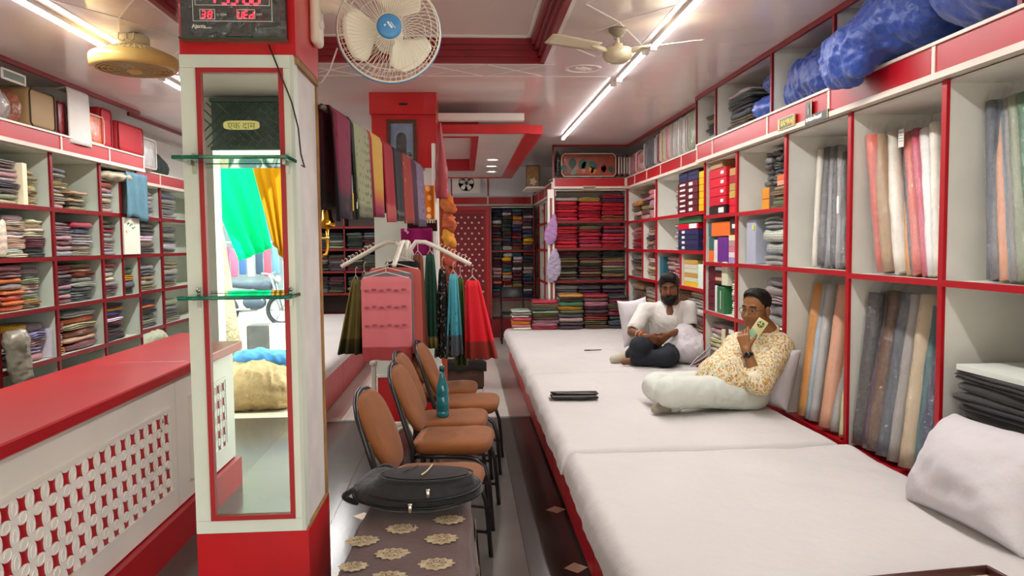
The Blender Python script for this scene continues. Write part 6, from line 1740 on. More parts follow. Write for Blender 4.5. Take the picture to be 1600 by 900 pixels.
blob('cloth_sack', 'upper blue sack wedged against the ceiling', 'sack', (2.30, 3.74, 2.50), [(0, 0, .12, .18, .22, .13), (-.05, .08, .05, .12, .15, .10)], BLUE, noise=((.012, 9, 23), (.007, 24, 25)), group=g)
blob('cloth_sack', 'blue sack at the frame corner on the loft', 'sack', (2.16, 2.72, 2.336), [(0, 0, .19, .26, .38, .2), (-.05, .2, .22, .2, .2, .17)], BLUE, zcut=.002, noise=((.015, 8, 33), (.008, (8, 26, 8), 35)), group=g)
blob('cloth_sack', 'glossy blue plastic bag low beside the dark packets', 'sack', (2.24, 5.07, 2.336), [(0, 0, .09, .21, .26, .10)], BLUE2, zcut=.002, noise=((.012, 12, 43), (.008, 30, 45)), group=g)
blob('cloth_sack', 'dull blue sack slumped on the glossy blue bag', 'sack', (2.27, 5.0, 2.512), [(0, 0, .08, .19, .24, .09), (.02, -.1, .12, .14, .14, .08)], BLUE, noise=((.012, 10, 53), (.006, 26, 55)), group=g)
class FB2: pass
def fake(x, y, rz):
    f = FB2(); f.location = Vector((x, y, 0)); f.rotation_euler = Euler((0, 0, rz)); return f
f1 = fake(2.05, 6.35, R(-90))
stack(f1, .02, .42, 2.336, .24, ['charcoal', 'silver', 'black', 'plum', 'charcoal', 'tan', 'black'], 'packet', 'wrapped garment', 'the far dark loft pile', d=.36)
f1 = fake(2.05, 5.85, R(-90))
o_ = stack(f1, .03, .46, 2.336, .31, ['olive', 'dark brown', 'khaki', 'slate', 'charcoal', 'black', 'smoke', 'silver'], 'packet', 'wrapped garment', 'the near dark loft pile by blue bags', d=.36)
# wrapped quilts, upright side by side
QM = mat('quilt_in_clear_bag', obj_col=True, rough=.5, coat=1, coat_r=.06, crinkle=12, var=(7, .25))
quilts = [(958, 966, .30, 'maroon'), (967, 974, .29, 'brown'), (975, 993, .30, 'pink'), (1004, 1022, .36, 'slate'), (1023, 1030, .38, 'wine'), (1031, 1037, .40, 'gold'), (1038, 1045, .40, 'pink'), (1046, 1053, .40, 'ash grey'), (1054, 1060, .40, 'silver'), (1061, 1069, .40, 'silver'), (1070, 1089, .41, 'sage')]
qlab = ['slim maroon wrapped quilt nearest the leaf-print bag', 'brown wrapped quilt second from the leaf-print bag', 'wide pink wrapped quilt in the far corner', 'dark blue wrapped quilt standing rounded on the loft', 'wine wrapped quilt beside the dark blue one', 'gold wrapped quilt on the loft', 'pink slim wrapped quilt beside the gold one', 'ash grey wrapped quilt beside the slim pink one', 'silver wrapped quilt, farther of the pair', 'silver wrapped quilt, nearer of the pair', 'grey green striped quilt, nearest and tallest']
for i, (a, b, h_, col) in enumerate(quilts):
    ya = min(at_x(a, 250, FX + .0).y, 9.42); yb = at_x(b, 250, FX + .0).y; w_ = max(abs(ya - yb) * .97, .06); xd = .36
    if i < 2: w_ = .062
    t = thing('wrapped_quilt', qlab[i], 'quilt', (FX + .19, (ya + yb) / 2, 2.336) if i > 1 else (2.005 + .07 * i, 9.62, 2.347), 0 if i > 1 else R(90), 'wrapped quilts on the loft')
    o = MB().rbox((0, 0, h_ / 2), (xd, w_, h_), min(.06, w_ * .42), 3).build('bag', QM, t); o.color = (*PAL[col], 1)
    for s in (-1, 1):
        yy = s * (w_ / 2 - .012); rr = .05
        pts = [(-xd / 2 + rr, yy, .006), (xd / 2 - rr, yy, .006), (xd / 2 - .006, yy, rr), (xd / 2 - .006, yy, h_ - rr), (xd / 2 - rr, yy, h_ - .006), (-xd / 2 + rr, yy, h_ - .006), (-xd / 2 + .004, yy, h_ - rr), (-xd / 2 + .004, yy, rr)]
        MB().tube(pts, .008, 6, closed=True).build('piping', mat('clear_piping', '#cfc8bd', rough=.2, coat=.8), t)
blob('cloth_bundle', 'upper pinkish round bundle between the wrapped quilts', 'bundle', (FX + .14, at_x(998, 250, FX).y, 2.49), [(0, 0, .07, .11, .16, .07)], mat('pink_bundle', '#b98d86', rough=.5, coat=.6, crinkle=14), group='bundles between quilts')
blob('cloth_bundle', 'lower pinkish round bundle between the wrapped quilts', 'bundle', (FX + .13, at_x(998, 250, FX).y, 2.336), [(0, 0, .08, .12, .17, .085)], MATS['pink_bundle'], zcut=.002, group='bundles between quilts')
# leaf-print bag and the black pack
t = thing('quilt_bag', 'clear zip bag of orange leaf-print bedding over the scarlet stacks', 'bag', (1.60, 9.58, 2.346))
MB().rbox((.0, 0, .155), (.72, .26, .31), .05, 3).build('bedding', mat('orange_bedding', '#93452f', rough=.5, coat=.7, crinkle=9, var=(5, .35)), t)
rs = random.Random(8)
def leaf(mb, x, z, L, a):
    pts = []
    for k in range(9): q = k / 8; pts.append((L * q, .32 * L * math.sin(q * PI) ** .8))
    for k in range(8, -1, -1): q = k / 8; pts.append((L * q, -.32 * L * math.sin(q * PI) ** .8))
    mb.prism([p for p in pts[::-1]], .0015, frame((x, -.1312, z), (math.cos(a), 0, math.sin(a)), (-math.sin(a), 0, math.cos(a))))
for (x, z, L, a, c_) in ((-.22, .10, .16, 1.5, '#2f4a3c'), (-.12, .10, .15, 1.1, '#35584a'), (.0, .20, .14, -.7, '#2f5a4c'), (.0, .20, .13, -2.4, '#3a6a58'), (-.30, .06, .12, 1.9, '#3b4c42'), (-.24, .04, .10, .6, '#5a7a68'), (.05, .05, .10, 2.0, '#c97a35'), (.03, .04, .10, 1.0, '#d0843c'), (-.07, .05, .09, 1.6, '#b86a4e'), (.2, .06, .12, 1.7, '#6e2d3e'), (.16, .05, .11, 1.1, '#7a3446'), (.31, .05, .11, 2.0, '#33473a')):
    mb = MB(); leaf(mb, x, z, L, a); mb.build('printed_leaf', mat('leaf_' + c_[1:], c_, rough=.45), t)
for s in (-1, 1):
    MB().tube([(-.32, s * .12, .012), (.32, s * .12, .012), (.352, s * .12, .05), (.352, s * .12, .26), (.32, s * .12, .302), (-.32, s * .12, .302), (-.352, s * .12, .26), (-.352, s * .12, .05)], .007, 6, closed=True).build('piping', MATS['clear_piping'], t)
blob('wrapped_pack', 'glossy black plastic pack beside the leaf-print bag', 'packet', (1.195, 9.52, 2.346), [(0, 0, .10, .045, .12, .13), (0, 0, .22, .042, .11, .13)], mat('black_gloss_film', '#121214', rough=.2, coat=1, coat_r=.05, crinkle=16), .008, ((.006, 18, 2),), .002, k=.05)
# small plate under the leaf-print bag, maker plates on the near fascia
PLT = mat('plate_dark_green', '#26362a', rough=.3); PLY = mat('plate_yellow', '#e3c83a', rough=.4); PLK = mat('plate_black', '#17140f', rough=.35); PLG = mat('plate_gold_edge', '#c7b36b', rough=.35, metal=.4)
t = thing('maker_plate', 'small tan name plate under the leaf-print bag', 'sign', at_y(921, 293.5, 9.412))
MB().span(-.085, .085, -.004, .004, -.026, .026).build('plate', mat('plate_tan', '#a79a80', rough=.5), t)
for k in range(7): MB().span(-.068 + k * .020, -.056 + k * .020, -.0052, -.004, -.014, .012).build('lettering', mat('plate_brown_ink', '#4c3a28', rough=.5), t)
pf_ = lambda c_: frame(c_, (0, -1, 0), (0, 0, 1))
c_ = at_x(1229, 191.5, 1.989)
t = thing('maker_plate', 'yellow lettered maker plate on the red fascia', 'sign', c_)
MB().span(-.004, .004, -.115, .115, -.032, .032).build('plate', PLT, t)
MB().span(-.006, .004, .090, .112, -.034, .034).build('end_block', PLG, t)
MB().span(-.006, .004, -.119, -.112, -.034, .034).span(-.006, .004, -.115, .115, -.035, -.031).span(-.006, .004, -.115, .115, .031, .035).build('gilt_edge', PLG, t)
text_obj('lettering', 'RAMRAJ', .050, frame((-.0046, -.012, 0), (0, -1, 0), (0, 0, 1)), PLY, t, .0006, bold=.001)
c_ = at_x(1276, 178, 1.989)
t = thing('maker_plate', 'black maker plate with upright figure on the red fascia', 'sign', c_)
MB().span(-.004, .004, -.135, .135, -.045, .005).build('plate', PLK, t)
MB().span(-.004, .004, .058, .130, .005, .085).build('upright_plate', PLK, t)
MB().span(-.0055, -.004, .052, .058, .005, .085).span(-.0055, -.004, -.137, -.131, -.045, .005).build('gilt_edge', PLG, t)
mb = MB(); rs = random.Random(12); y_ = .122
for k in range(16):
    w__ = rs.uniform(.006, .013); mb.span(-.0056, -.004, y_, y_ - w__, -.030 + rs.uniform(0, .004), -.010 + rs.uniform(-.003, .006)); y_ -= w__ + .0035
mb.build('lettering', LBL, t)
mb = MB(); mb.span(-.0056, -.004, .085, .098, .045, .068).span(-.0056, -.004, .078, .104, .012, .045); mb.build('figure', mat('plate_grey', '#6e6a66', rough=.4), t)

# ---- counter side loft
def bag_box(label, ya, yb, z, h_, col, m, cat='bag', xo=0, handle=None, depth=.36, group='bags on the counter side loft', hexcol=None):
    t = thing('storage_bag', label, cat, (-3.0 - depth / 2 + xo, (ya + yb) / 2, z), 0, group)
    w_ = abs(yb - ya) * .97
    o = MB().rbox((0, 0, h_ / 2), (depth, w_, h_), .035, 3).build('bag', m, t)
    MB().tube([(depth / 2 + .001, -w_ / 2 + .03, .012), (depth / 2 + .001, w_ / 2 - .03, .012), (depth / 2 - .0, w_ / 2 - .01, .04), (depth / 2, w_ / 2 - .01, h_ - .04), (depth / 2, w_ / 2 - .03, h_ - .012), (depth / 2, -w_ / 2 + .03, h_ - .012), (depth / 2, -w_ / 2 + .01, h_ - .04), (depth / 2, -w_ / 2 + .01, .04)], .006, 6, closed=True).build('piping', mat('bag_piping_' + col, hexcol or '#4a3a2c', rough=.5), t)
    if handle: MB().tube([(depth / 2 + .006, -w_ * .2, h_ - .03), (depth / 2 + .02, -w_ * .15, h_ - .09), (depth / 2 + .02, w_ * .15, h_ - .09), (depth / 2 + .006, w_ * .2, h_ - .03)], .007, 6).build('handle', MATS['bag_piping_' + col], t)
    return t
ly = lambda px, py=170: at_x(px, py, -2.98).y
blob('storage_bag', 'crumpled grey plastic bag at the outer end of the loft', 'bag', (-3.17, 5.10, 2.346), [(0, 0, .12, .16, .15, .12), (.04, -.08, .15, .13, .12, .13), (-.02, .1, .1, .14, .1, .1)], mat('grey_plastic_bag', '#a8a09b', rough=.3, coat=.8, crinkle=14, var=(7, .2)), .010, zcut=.002)
blob('storage_bag', 'clear bag with orange cloth beside the khaki bag', 'bag', (-3.14, 5.30, 2.346), [(0, 0, .12, .12, .06, .13)], mat('orange_clear_bag', '#9c5a40', rough=.3, coat=.9, crinkle=18, var=(14, .5)), .009, zcut=.002)
bag_box('khaki zip storage bag with dark piping on the loft', ly(50), ly(92), 2.346, .285, 'khaki', mat('khaki_bag', '#9c7f55', rough=.6, var=(5, .08)), hexcol='#3b2d1e')
bag_box('dark red wrapped pack behind the hanging white cloth', ly(93), ly(108), 2.346, .26, 'dred', mat('dark_red_pack', '#7d1f26', rough=.35, coat=.8, crinkle=14), hexcol='#5b1a20')
t = thing('white_cover', 'white cloth cover hanging over the loft edge', 'cloth', (-2.985, (ly(104) + ly(136)) / 2, 2.30))
w_ = ly(136) - ly(104)
MB().sheet(lambda u, v: (.022 * math.sin(u * 3) * (1 - v) + .012 - (.30 * max(0, v - .72)), -w_ / 2 + w_ * u + .03 * (1 - v) * u, .40 * min(v, .72) / .72 + .02 * math.sin(v * 3) - .07 * max(0, (v - .72)) / .28 * 0), 16, 20, .006).build('drape', mat('pale_cover_cloth', '#d3cdc6', rough=.7, bump=(9, .3, .02)), t)
MB().sheet(lambda u, v: (-.006 + .008 * math.sin(u * 5), w_ / 2 + .012 + .05 * u, .03 + .33 * v), 6, 10, .006).build('green_edge', mat('teal_edge_cloth', '#2b7a66', rough=.7), t)
bag_box('orange and pink pack in glossy wrap on the loft', ly(140), ly(166), 2.346, .25, 'orange', mat('orange_pink_pack', '#cf7058', rough=.35, coat=1, coat_r=.05, crinkle=13, stripes=(2.2, '#dd6325', 'Y', .62), var=(9, .2)), hexcol='#d8c9b8')
bag_box('tall red fabric bag behind the orange and pink pack', ly(160), ly(178), 2.346, .33, 'red', mat('red_bag', '#b3202a', rough=.6, var=(5, .12)), xo=.0, hexcol='#8d1720')
bag_box('red fabric bag beside the silver pack', ly(186), ly(226), 2.346, .27, 'red', MATS['red_bag'], hexcol='#8d1720')
bag_box('silver foil wrapped pack next to the red bag', 7.13, 7.52, 2.252, .30, 'silver', mat('silver_pack', '#aaa5a4', rough=.3, coat=1, coat_r=.05, crinkle=16, var=(10, .3)), xo=-.02, hexcol='#d0cabd')
blob('storage_bag', 'dark green cloth heap beside the mirror pillar loft', 'bag', (-3.28, 7.85, 2.252), [(0, 0, .12, .14, .26, .15), (.02, .2, .08, .13, .2, .12)], mat('dark_green_heap', '#2f3f38', rough=.7, var=(8, .4), bump=(14, .5, .02)), .012, zcut=.002)
t = thing('glass_case', 'small white framed glass case lying on the loft bag', 'box', (-3.05, 5.20, 2.62))
MB().span(-.05, .05, -.12, .12, 0, .06).build('glass', mat('grey_green_glass', '#7d918a', rough=.15), t)
for z_ in (.0, .06): MB().span(.046, .056, -.13, .13, z_ - .006, z_ + .006).build('frame', WHITE, t)
for y_ in (-.125, .125): MB().span(.046, .056, y_ - .006, y_ + .006, 0, .06).build('frame', WHITE, t)

# ---- cloth hung on the counter side shelves, sticker door, loose bags
p0, p1 = at_x(194, 290, -2.965), at_x(232, 345, -2.965)
t = thing('hanging_cloth', 'dusty blue cloth hanging over the shelf edge', 'cloth', (-2.965, (p0.y + p1.y) / 2, p1.z + .01))
h_ = 2.16 - p1.z; w_ = p1.y - p0.y
MB().sheet(lambda u, v: (.012 + .014 * math.sin(u * 17 + v * 2) * (1 - v * .4), -w_ / 2 + w_ * u * (1 - .06 * v), h_ * v + .02 * math.sin(u * 6) * (1 - v)), 26, 12, .008).build('drape', mat('dusty_blue_cloth', '#557c8c', rough=.8, var=(12, .15), bump=(20, .3)), t)
blob('storage_bag', 'beige plastic bag bulging above the hanging blue cloth', 'bag', (-3.06, 6.72, 2.075), [(0, 0, .045, .12, .30, .05)], mat('beige_film_bag', '#b7ab92', rough=.35, coat=.7, crinkle=14), .010, zcut=.002)
t = thing('cupboard_door', 'small white cupboard door with leafy sticker behind the counter', 'door', (-2.99, 6.83, 1.444))
MB().span(-.01, .006, -.158, .158, 0, .325).build('panel', mat('ivory_door', '#e4e2d2', rough=.45), t)
LG = mat('leaf_sticker_green', '#2e6a2f', rough=.5); OF = mat('orange_sticker', '#d98a2b', rough=.5)
mb = MB(); rs = random.Random(2)
for k in range(9):
    a = rs.uniform(-.6, .9); x = -.10 + .017 * k + rs.uniform(-.01, .01); z = .275 - .004 * k + rs.uniform(-.018, .018)
    pts = [(.024 * q, .008 * math.sin(q * PI)) for q in (0, .25, .5, .75, 1)] + [(.024 * q, -.008 * math.sin(q * PI)) for q in (.75, .5, .25)]
    mb.prism([p_ for p_ in pts[::-1]], .001, frame((.0062, x, z), (0, math.cos(a), math.sin(a)), (0, -math.sin(a), math.cos(a))))
mb.build('leaf_sticker', LG, t)
mb = MB()
for k in range(5): mb.prism([(.006 * math.cos(q), .006 * math.sin(q)) for q in [2 * PI * j / 8 for j in range(8)]], .001, frame((.0062, -.11 + .007 * math.cos(1.256 * k), .20 + .007 * math.sin(1.256 * k)), (0, 1, 0), (0, 0, 1)))
mb.build('flower_sticker', OF, t)
blob('storage_bag', 'crumpled clear bag hanging off the outer shelf edge', 'bag', (-2.93, 4.98, .60), [(0, 0, .20, .06, .10, .16), (0, .02, .06, .05, .07, .10), (0, -.02, .32, .07, .09, .06)], mat('murky_clear_bag', '#8f8a78', rough=.25, coat=1, coat_r=.06, crinkle=16, var=(9, .25)), .009)
blob('cloth_bundle', 'pale green cream cloth bundle at the far counter end', 'bundle', (-3.22, 7.55, .343), [(0, 0, .26, .17, .26, .10), (.0, -.25, .18, .15, .2, .17), (0, .2, .15, .15, .2, .16)], mat('pale_green_cloth', '#b9c0a6', rough=.75, var=(5, .15), bump=(10, .3, .02)), .012, zcut=.002)
# ---- pouches on the white post, small framed print
MV = mat('mauve_pouch_cloth', '#a87fb0', rough=.75, var=(9, .12)); MV2 = mat('lilac_pouch_cloth', '#a9a0b8', rough=.75, var=(9, .15))
blob('cloth_pouch', 'mauve cloth pouch hung high on the white post', 'pouch', (1.085, 9.365, 1.60), [(0, 0, .0, .085, .02, .11), (.03, 0, .12, .05, .018, .10), (.05, 0, .22, .02, .014, .06)], MV, .007, ((.008, 18, 2),), group='pouches on the post')
blob('cloth_pouch', 'lilac grey cloth pouch hung lower on the white post', 'pouch', (1.115, 9.365, 1.16), [(-.02, 0, .0, .06, .02, .16), (.05, 0, .05, .05, .02, .15), (.02, 0, .20, .03, .014, .08)], MV2, .007, ((.01, 18, 4),), group='pouches on the post')
for z_ in (1.86, 1.42): MB().tube([(1.135, 9.40, z_), (1.135, 9.35, z_ + .005)], .006, 6).build('peg', STEEL, bpy.data.objects['post']).location = (0, 0, 0)
t = thing('framed_print', 'tan flower print standing above the side shelf', 'picture', (.975, 10.6, 2.291), R(-6))
MB().span(-.09, .10, -.02, .02, 0, .33).build('board', mat('dark_print_edge', '#4a3420', rough=.5), t)
MB().span(-.08, .09, -.023, -.02, .012, .318).build('print', mat('tan_print', '#b3874a', rough=.4, var=(12, .3)), t)
MB().prism([(.045 * math.cos(q) * (1 + .2 * math.cos(5 * q)), .05 * math.sin(q) * (1 + .2 * math.cos(5 * q))) for q in [2 * PI * j / 30 for j in range(30)]], .001, frame((.01, -.0232, .10), (1, 0, 0), (0, 0, 1))).build('flower', mat('cream_flower', '#e6dab8', rough=.4), t)
tag(MB().span(.86, 1.145, 10.2, 11.0, 2.268, 2.29).build('ledge_board', INNER), 'pale ledge board carrying the tan flower print', 'shelf')
# ================================================================== people
SKIN1 = mat('skin_dark', '#74482c', rough=.5, spec=.4, var=(14, .08), bump=(160, .04))
SKIN2 = mat('skin_brown', '#93633f', rough=.48, spec=.4, var=(14, .08), bump=(160, .04))
HAIR = mat('black_hair', '#14100e', rough=.55, spec=.35, bump=(130, .6, .01))
EYEW = mat('eye_white', '#9c8f84', rough=.2); EYED = mat('eye_dark', '#1c100b', rough=.12)
LIP1 = mat('lips_brown', '#5e3430', rough=.45)
def hframe(f, tilt_u=(0, 0, 1)):
    f = Vector(f).normalized(); u = Vector(tilt_u); r = f.cross(u).normalized(); u = r.cross(f)
    return r, f, u
def head_pts(c, fr):
    r, f, u = fr; c = Vector(c)
    return lambda a, b, d: c + r * a + f * b + u * d
def rotm(fr):
    r, f, u = fr
    return [[r.x, f.x, u.x], [r.y, f.y, u.y], [r.z, f.z, u.z]]
def add_head(S, c, fr, neck, sc=1.0, nr=.056):
    h = head_pts(c, fr); m = rotm(fr); q = lambda *a: tuple(v * sc for v in a)
    E_ = lambda p, r, k=.012: S.ell(h(*q(*p)), q(*r), k * sc, m)
    S.cap(h(*q(0, -.028, -.06)), neck, nr * sc, (nr + .006) * sc, .03)
    E_((0, -.012, .045), (.078, .097, .083)); E_((0, .022, -.02), (.064, .074, .088), .02)
    E_((0, .052, -.088), (.036, .036, .028), .02)
    for s in (-1, 1):
        E_((s * .038, .050, -.030), (.031, .032, .034), .02); E_((s * .050, .0, -.065), (.02, .035, .03), .02)
        E_((s * .079, -.012, -.006), (.011, .021, .034), .006)
    S.cap(h(*q(-.036, .080, .032)), h(*q(.036, .080, .032)), .011 * sc, None, .012)
    for s in (-1, 1): S.cut(h(*q(s * .031, .104, .012)), q(.019, .018, .011), .010, m)
    S.cap(h(*q(0, .086, .018)), h(*q(0, .110, -.024)), .008 * sc, .0135 * sc, .010)
    for s in (-1, 1): E_((s * .013, .098, -.028), (.010, .011, .009), .006)
    S.cap(h(*q(-.020, .083, -.0535)), h(*q(.020, .083, -.0535)), .0065 * sc, None, .005)
    S.cap(h(*q(-.017, .083, -.0655)), h(*q(.017, .083, -.0655)), .0075 * sc, None, .005)
    return h
def eyes(h, fr, parent, sc=1.0, lid=None):
    r, f, u = fr
    for s in (-1, 1):
        me = MB().lathe([(.0118 * math.sin(PI * k / 10), -.0118 * math.cos(PI * k / 10)) for k in range(11)], 14, frame(h(s * .031 * sc, .0775 * sc, .012 * sc), r, u) @ Matrix.Scale(sc, 4))
        e = me.build('eye', EYEW, parent)
        MB().lathe([(.0058, 0), (.0045, .0016), (0, .002)], 12, Matrix.Translation(f * .0112 * sc) @ frame(h(s * .031 * sc, .0775 * sc, .011 * sc), f.cross(u) * -1, u) ).build('iris', EYED, e)
        # lids
        MB().grid(lambda a, b: h((s * .031 + (a - .5) * .034) * sc, (.0775 + .0128 * math.cos((a - .5) * 2.2)) * sc + .001, (.012 + .010 - .009 * b * (1 - (2 * a - 1) ** 2) * .8 + .002 * 0) * sc), 8, 4).build('eyelid', lid, e)
def finger(S, base, d, n, L, r, curl, k=.004):
    """three joints from base, bending towards n"""
    d = Vector(d).normalized(); n = Vector(n).normalized(); p = Vector(base); a = 0; rr = r
    for j, (fr_, cu) in enumerate(zip((.45, .32, .23), curl)):
        a += cu; dv = d * math.cos(a) + n * math.sin(a); q = p + dv * L * fr_
        S.cap(p, q, rr, rr * .92, k); p = q; rr *= .92
    return p
def hand(S, wrist, d, n, side, curls, thumb, sc=1.0):
    """palm plus five fingers; d = along the fingers, n = the way the palm faces, side = towards the thumb"""
    d, n = Vector(d).normalized(), Vector(n).normalized(); s = Vector(side); s = (s - d * s.dot(d)).normalized(); w = Vector(wrist)
    for o in (-.026, -.009, .009, .026):
        S.cap(w + s * o * .55 * sc, w + d * .085 * sc + s * o * 1.05 * sc, .014 * sc, .0125 * sc, .012)
    for i, (o, L) in enumerate(((.029, .070), (.010, .080), (-.010, .074), (-.028, .058))):
        finger(S, w + d * .086 * sc + s * o * sc, d + s * o * 2.0, n, L * sc, .0088 * sc, curls[i])
    tb = w + d * .025 * sc + s * .026 * sc + n * .006 * sc
    t1 = tb + (Vector(thumb[0])).normalized() * .042 * sc; t2 = t1 + Vector(thumb[1]).normalized() * .034 * sc
    S.cap(tb, t1, .0135 * sc, .011 * sc, .012); S.cap(t1, t2, .0105 * sc, .009 * sc, .004)
def Wp(px, py, Y): return at_y(px, py, Y)

# ------------------------------------------------------------------ man with the phone
base2 = Vector((1.62, 4.58, .452))
m2 = thing('person', 'man in printed cream shirt and pale trousers reclining with a phone', 'person', base2)
def loc2(me):
    me.transform(Matrix.Translation(-base2)); return me
fr2 = hframe((-.80, -.58, -.10), (.10, 0, 1)); hc2 = Wp(1181, 484, 4.60)
pel = Wp(1168, 618, 4.60); pel.z = max(pel.z, .452 + .135)
chest = Wp(1180, 556, 4.66); bel = Wp(1134, 590, 4.52); nb = Wp(1195, 521, 4.66)
ls = Wp(1217, 544, 4.56); lel = Wp(1186, 600, 4.30); lw = Wp(1166, 547, 4.38)
rs_ = Wp(1150, 541, 4.80); rel = Wp(1118, 598, 4.84); rw = Wp(1088, 614, 4.74)
nh = Wp(1172, 632, 4.48); fh = Wp(1150, 622, 4.72)
nk = Wp(1048, 612, 4.34); na = Wp(1118, 640, 4.52)
fk = Wp(1026, 604, 4.66); fa = Wp(1052, 640, 4.42)
for q in (nh, fh): q.z = max(q.z, .452 + .10)
na.z = .452 + .06; fa.z = .452 + .05
S = SDF(); add_head(S, hc2, fr2, nb, 1.0, .060)
S.cap(pel, chest, .13, .14, .06); S.ell(bel, (.15, .15, .13), .08)
S.cap(nb, chest, .075, .12, .06); S.cap(ls, rs_, .06, .06, .06)
S.cap(ls, lel, .050, .040, .03); S.cap(lel, lw, .041, .027, .02)
S.cap(rs_, rel, .050, .040, .03); S.cap(rel, rw, .038, .026, .02)
S.cap(nh, nk, .082, .060, .03); S.cap(nk, na, .055, .038, .03); S.cap(fh, fk, .082, .06, .03); S.cap(fk, fa, .055, .036, .03)
ft_d = Vector((-1, -.35, -.05)).normalized()
S.cap(fa, fa + ft_d * .10 + Vector((0, 0, -.012)), .034, .026, .02); S.cap(na, na + Vector((.10, .02, -.02)), .034, .026, .02)
hd = (Wp(1158, 510, 4.43) - lw).normalized()
camv = (EYE - lw).normalized()
hand(S, lw, hd, Vector((.45, .75, .2)), Vector((.6, -.2, .75)), [(.5, .7, .5), (.75, .9, .6), (.9, 1.0, .7), (1.0, 1.0, .7)], (Vector((.55, .05, .75)), Vector((.5, .35, .6))))
hand(S, rw, Vector((-.8, -.2, -.3)), Vector((0, 0, -1)), Vector((-.2, -1, 0)), [(.3, .3, .2)] * 4, (Vector((-.4, -1, -.1)), Vector((-.8, -.5, -.1))))
put('body', loc2(S.mesh('man_phone_body', SKIN2, .0048)), m2)
body2_head = head_pts(hc2 - base2, fr2)
eyes(body2_head, fr2, m2, 1.0, SKIN2)
# hair, brows, moustache shade
H = SDF(); h = head_pts(hc2, fr2); mm = rotm(fr2)
H.ell(h(0, -.018, .052), (.083, .100, .086), .02, mm); H.ell(h(0, .03, .105), (.06, .05, .035), .03, mm)
H.cut(h(0, .095, .015), (.10, .080, .098), .012, mm); H.cut(h(0, .03, -.075), (.12, .13, .075), .015, mm)
for s in (-1, 1): H.cut(h(s * .085, .055, -.0), (.03, .045, .06), .01, mm)
put('hair', loc2(H.mesh('man_phone_hair', HAIR, .0048, [(.0035, 60, 2)])), m2)
for s in (-1, 1):
    MB().tube([body2_head(s * .014, .094, .035), body2_head(s * .034, .093, .041), body2_head(s * .052, .078, .034)], [.0035, .0045, .002], 6).build('eyebrow', HAIR, m2)
# glasses
GLF = mat('brown_spectacle_frame', '#5d3a22', rough=.3)
g_ = MB()
for s in (-1, 1):
    ring_ = []
    for k in range(20):
        a = 2 * PI * k / 20; ring_.append(body2_head(s * .032 + .024 * math.copysign(abs(math.cos(a)) ** .7, math.cos(a)), .101 - .012 * abs(s * .032 + .024 * math.cos(a)) * 8, .008 + .017 * math.copysign(abs(math.sin(a)) ** .7, math.sin(a))))
    g_.tube(ring_, .0014, 5, closed=True)
    g_.tube([body2_head(s * .056, .100, .014), body2_head(s * .080, .05, .013), body2_head(s * .083, -.01, .008), body2_head(s * .082, -.03, -.015)], .0016, 5)
g_.tube([body2_head(-.009, .103, .014), body2_head(0, .107, .017), body2_head(.009, .103, .014)], .0014, 5)
g_.build('spectacles', GLF, m2)
# shirt
SHIRT2 = bpy.data.materials.new('cream_sprig_print'); N = NT(SHIRT2); bb = N.n('BsdfPrincipled'); N.l(bb.outputs[0], N.out.inputs[0]); bb.inputs['Roughness'].default_value = .85
tc = N.n('TexCoord'); src = None
rgb = N.n('RGB'); rgb.outputs[0].default_value = (*hexc('#e2d6b4'), 1); src = rgb.outputs[0]
for i, (sc_, thr, cc) in enumerate(((44, .36, '#cdb069'), (46, .30, '#d08250'), (52, .24, '#7d5c48'), (45, .30, '#b3c0ad'), (56, .28, '#c39a3e'))):
    mp = N.n('Mapping'); mp.inputs['Location'].default_value = (i * 3.1, i * 1.7, i * .9); mp.inputs['Scale'].default_value = (1.1, 1, .6); N.l(tc.outputs['Object'], mp.inputs[0])
    nz_ = N.n('TexNoise'); nz_.inputs['Scale'].default_value = 60; N.l(mp.outputs[0], nz_.inputs['Vector'])
    vm = N.n('VectorMath', operation='SCALE'); vm.inputs[3].default_value = .022; N.l(nz_.outputs['Color'], vm.inputs[0])
    va = N.n('VectorMath', operation='ADD'); N.l(mp.outputs[0], va.inputs[0]); N.l(vm.outputs[0], va.inputs[1])
    vo = N.n('TexVoronoi'); vo.inputs['Scale'].default_value = sc_; N.l(va.outputs[0], vo.inputs['Vector'])
    lt = N.n('Math', operation='LESS_THAN'); lt.inputs[1].default_value = thr; N.l(vo.outputs['Distance'], lt.inputs[0])
    mx = N.n('Mix', data_type='RGBA'); N.l(lt.outputs[0], mx.inputs[0]); N.l(src, mx.inputs[6]); mx.inputs[7].default_value = (*hexc(cc), 1); src = mx.outputs[2]
N.l(src, bb.inputs['Base Color'])
T = SDF()
T.cap(pel + Vector((0, 0, .02)), chest, .158, .165, .07); T.ell(bel, (.185, .17, .155), .09); T.ell(chest.lerp(bel, .4), (.18, .17, .16), .08)
T.cap(nb + Vector((0, 0, -.035)), chest, .085, .14, .07); T.cap(ls, rs_, .072, .072, .07)
T.cap(ls, ls.lerp(lel, .92), .078, .066, .05); T.cap(rs_, rel, .075, .064, .05)
T.cap(ls, lel, .078, .064, .05); T.cap(lel, lel.lerp(lw, .26), .064, .060, .03)
hem = Wp(1186, 640, 4.46); T.cap(pel + Vector((0, -.05, -.02)), Vector((hem.x, hem.y, .452 + .07)), .13, .055, .06)
T.cap(bel + Vector((-.05, -.02, -.08)), Wp(1100, 596, 4.50), .10, .05, .06, (0, 0, 1, 1.6))
T.plane_cut((0, 0, -1), -(.452 + .012), .02)
cut_c = h(0, .03, -.10); 
put('shirt', loc2(T.mesh('man_phone_shirt', SHIRT2, .0065, [(.006, 14, 4), (.0035, (30, 30, 12), 9)])), m2)
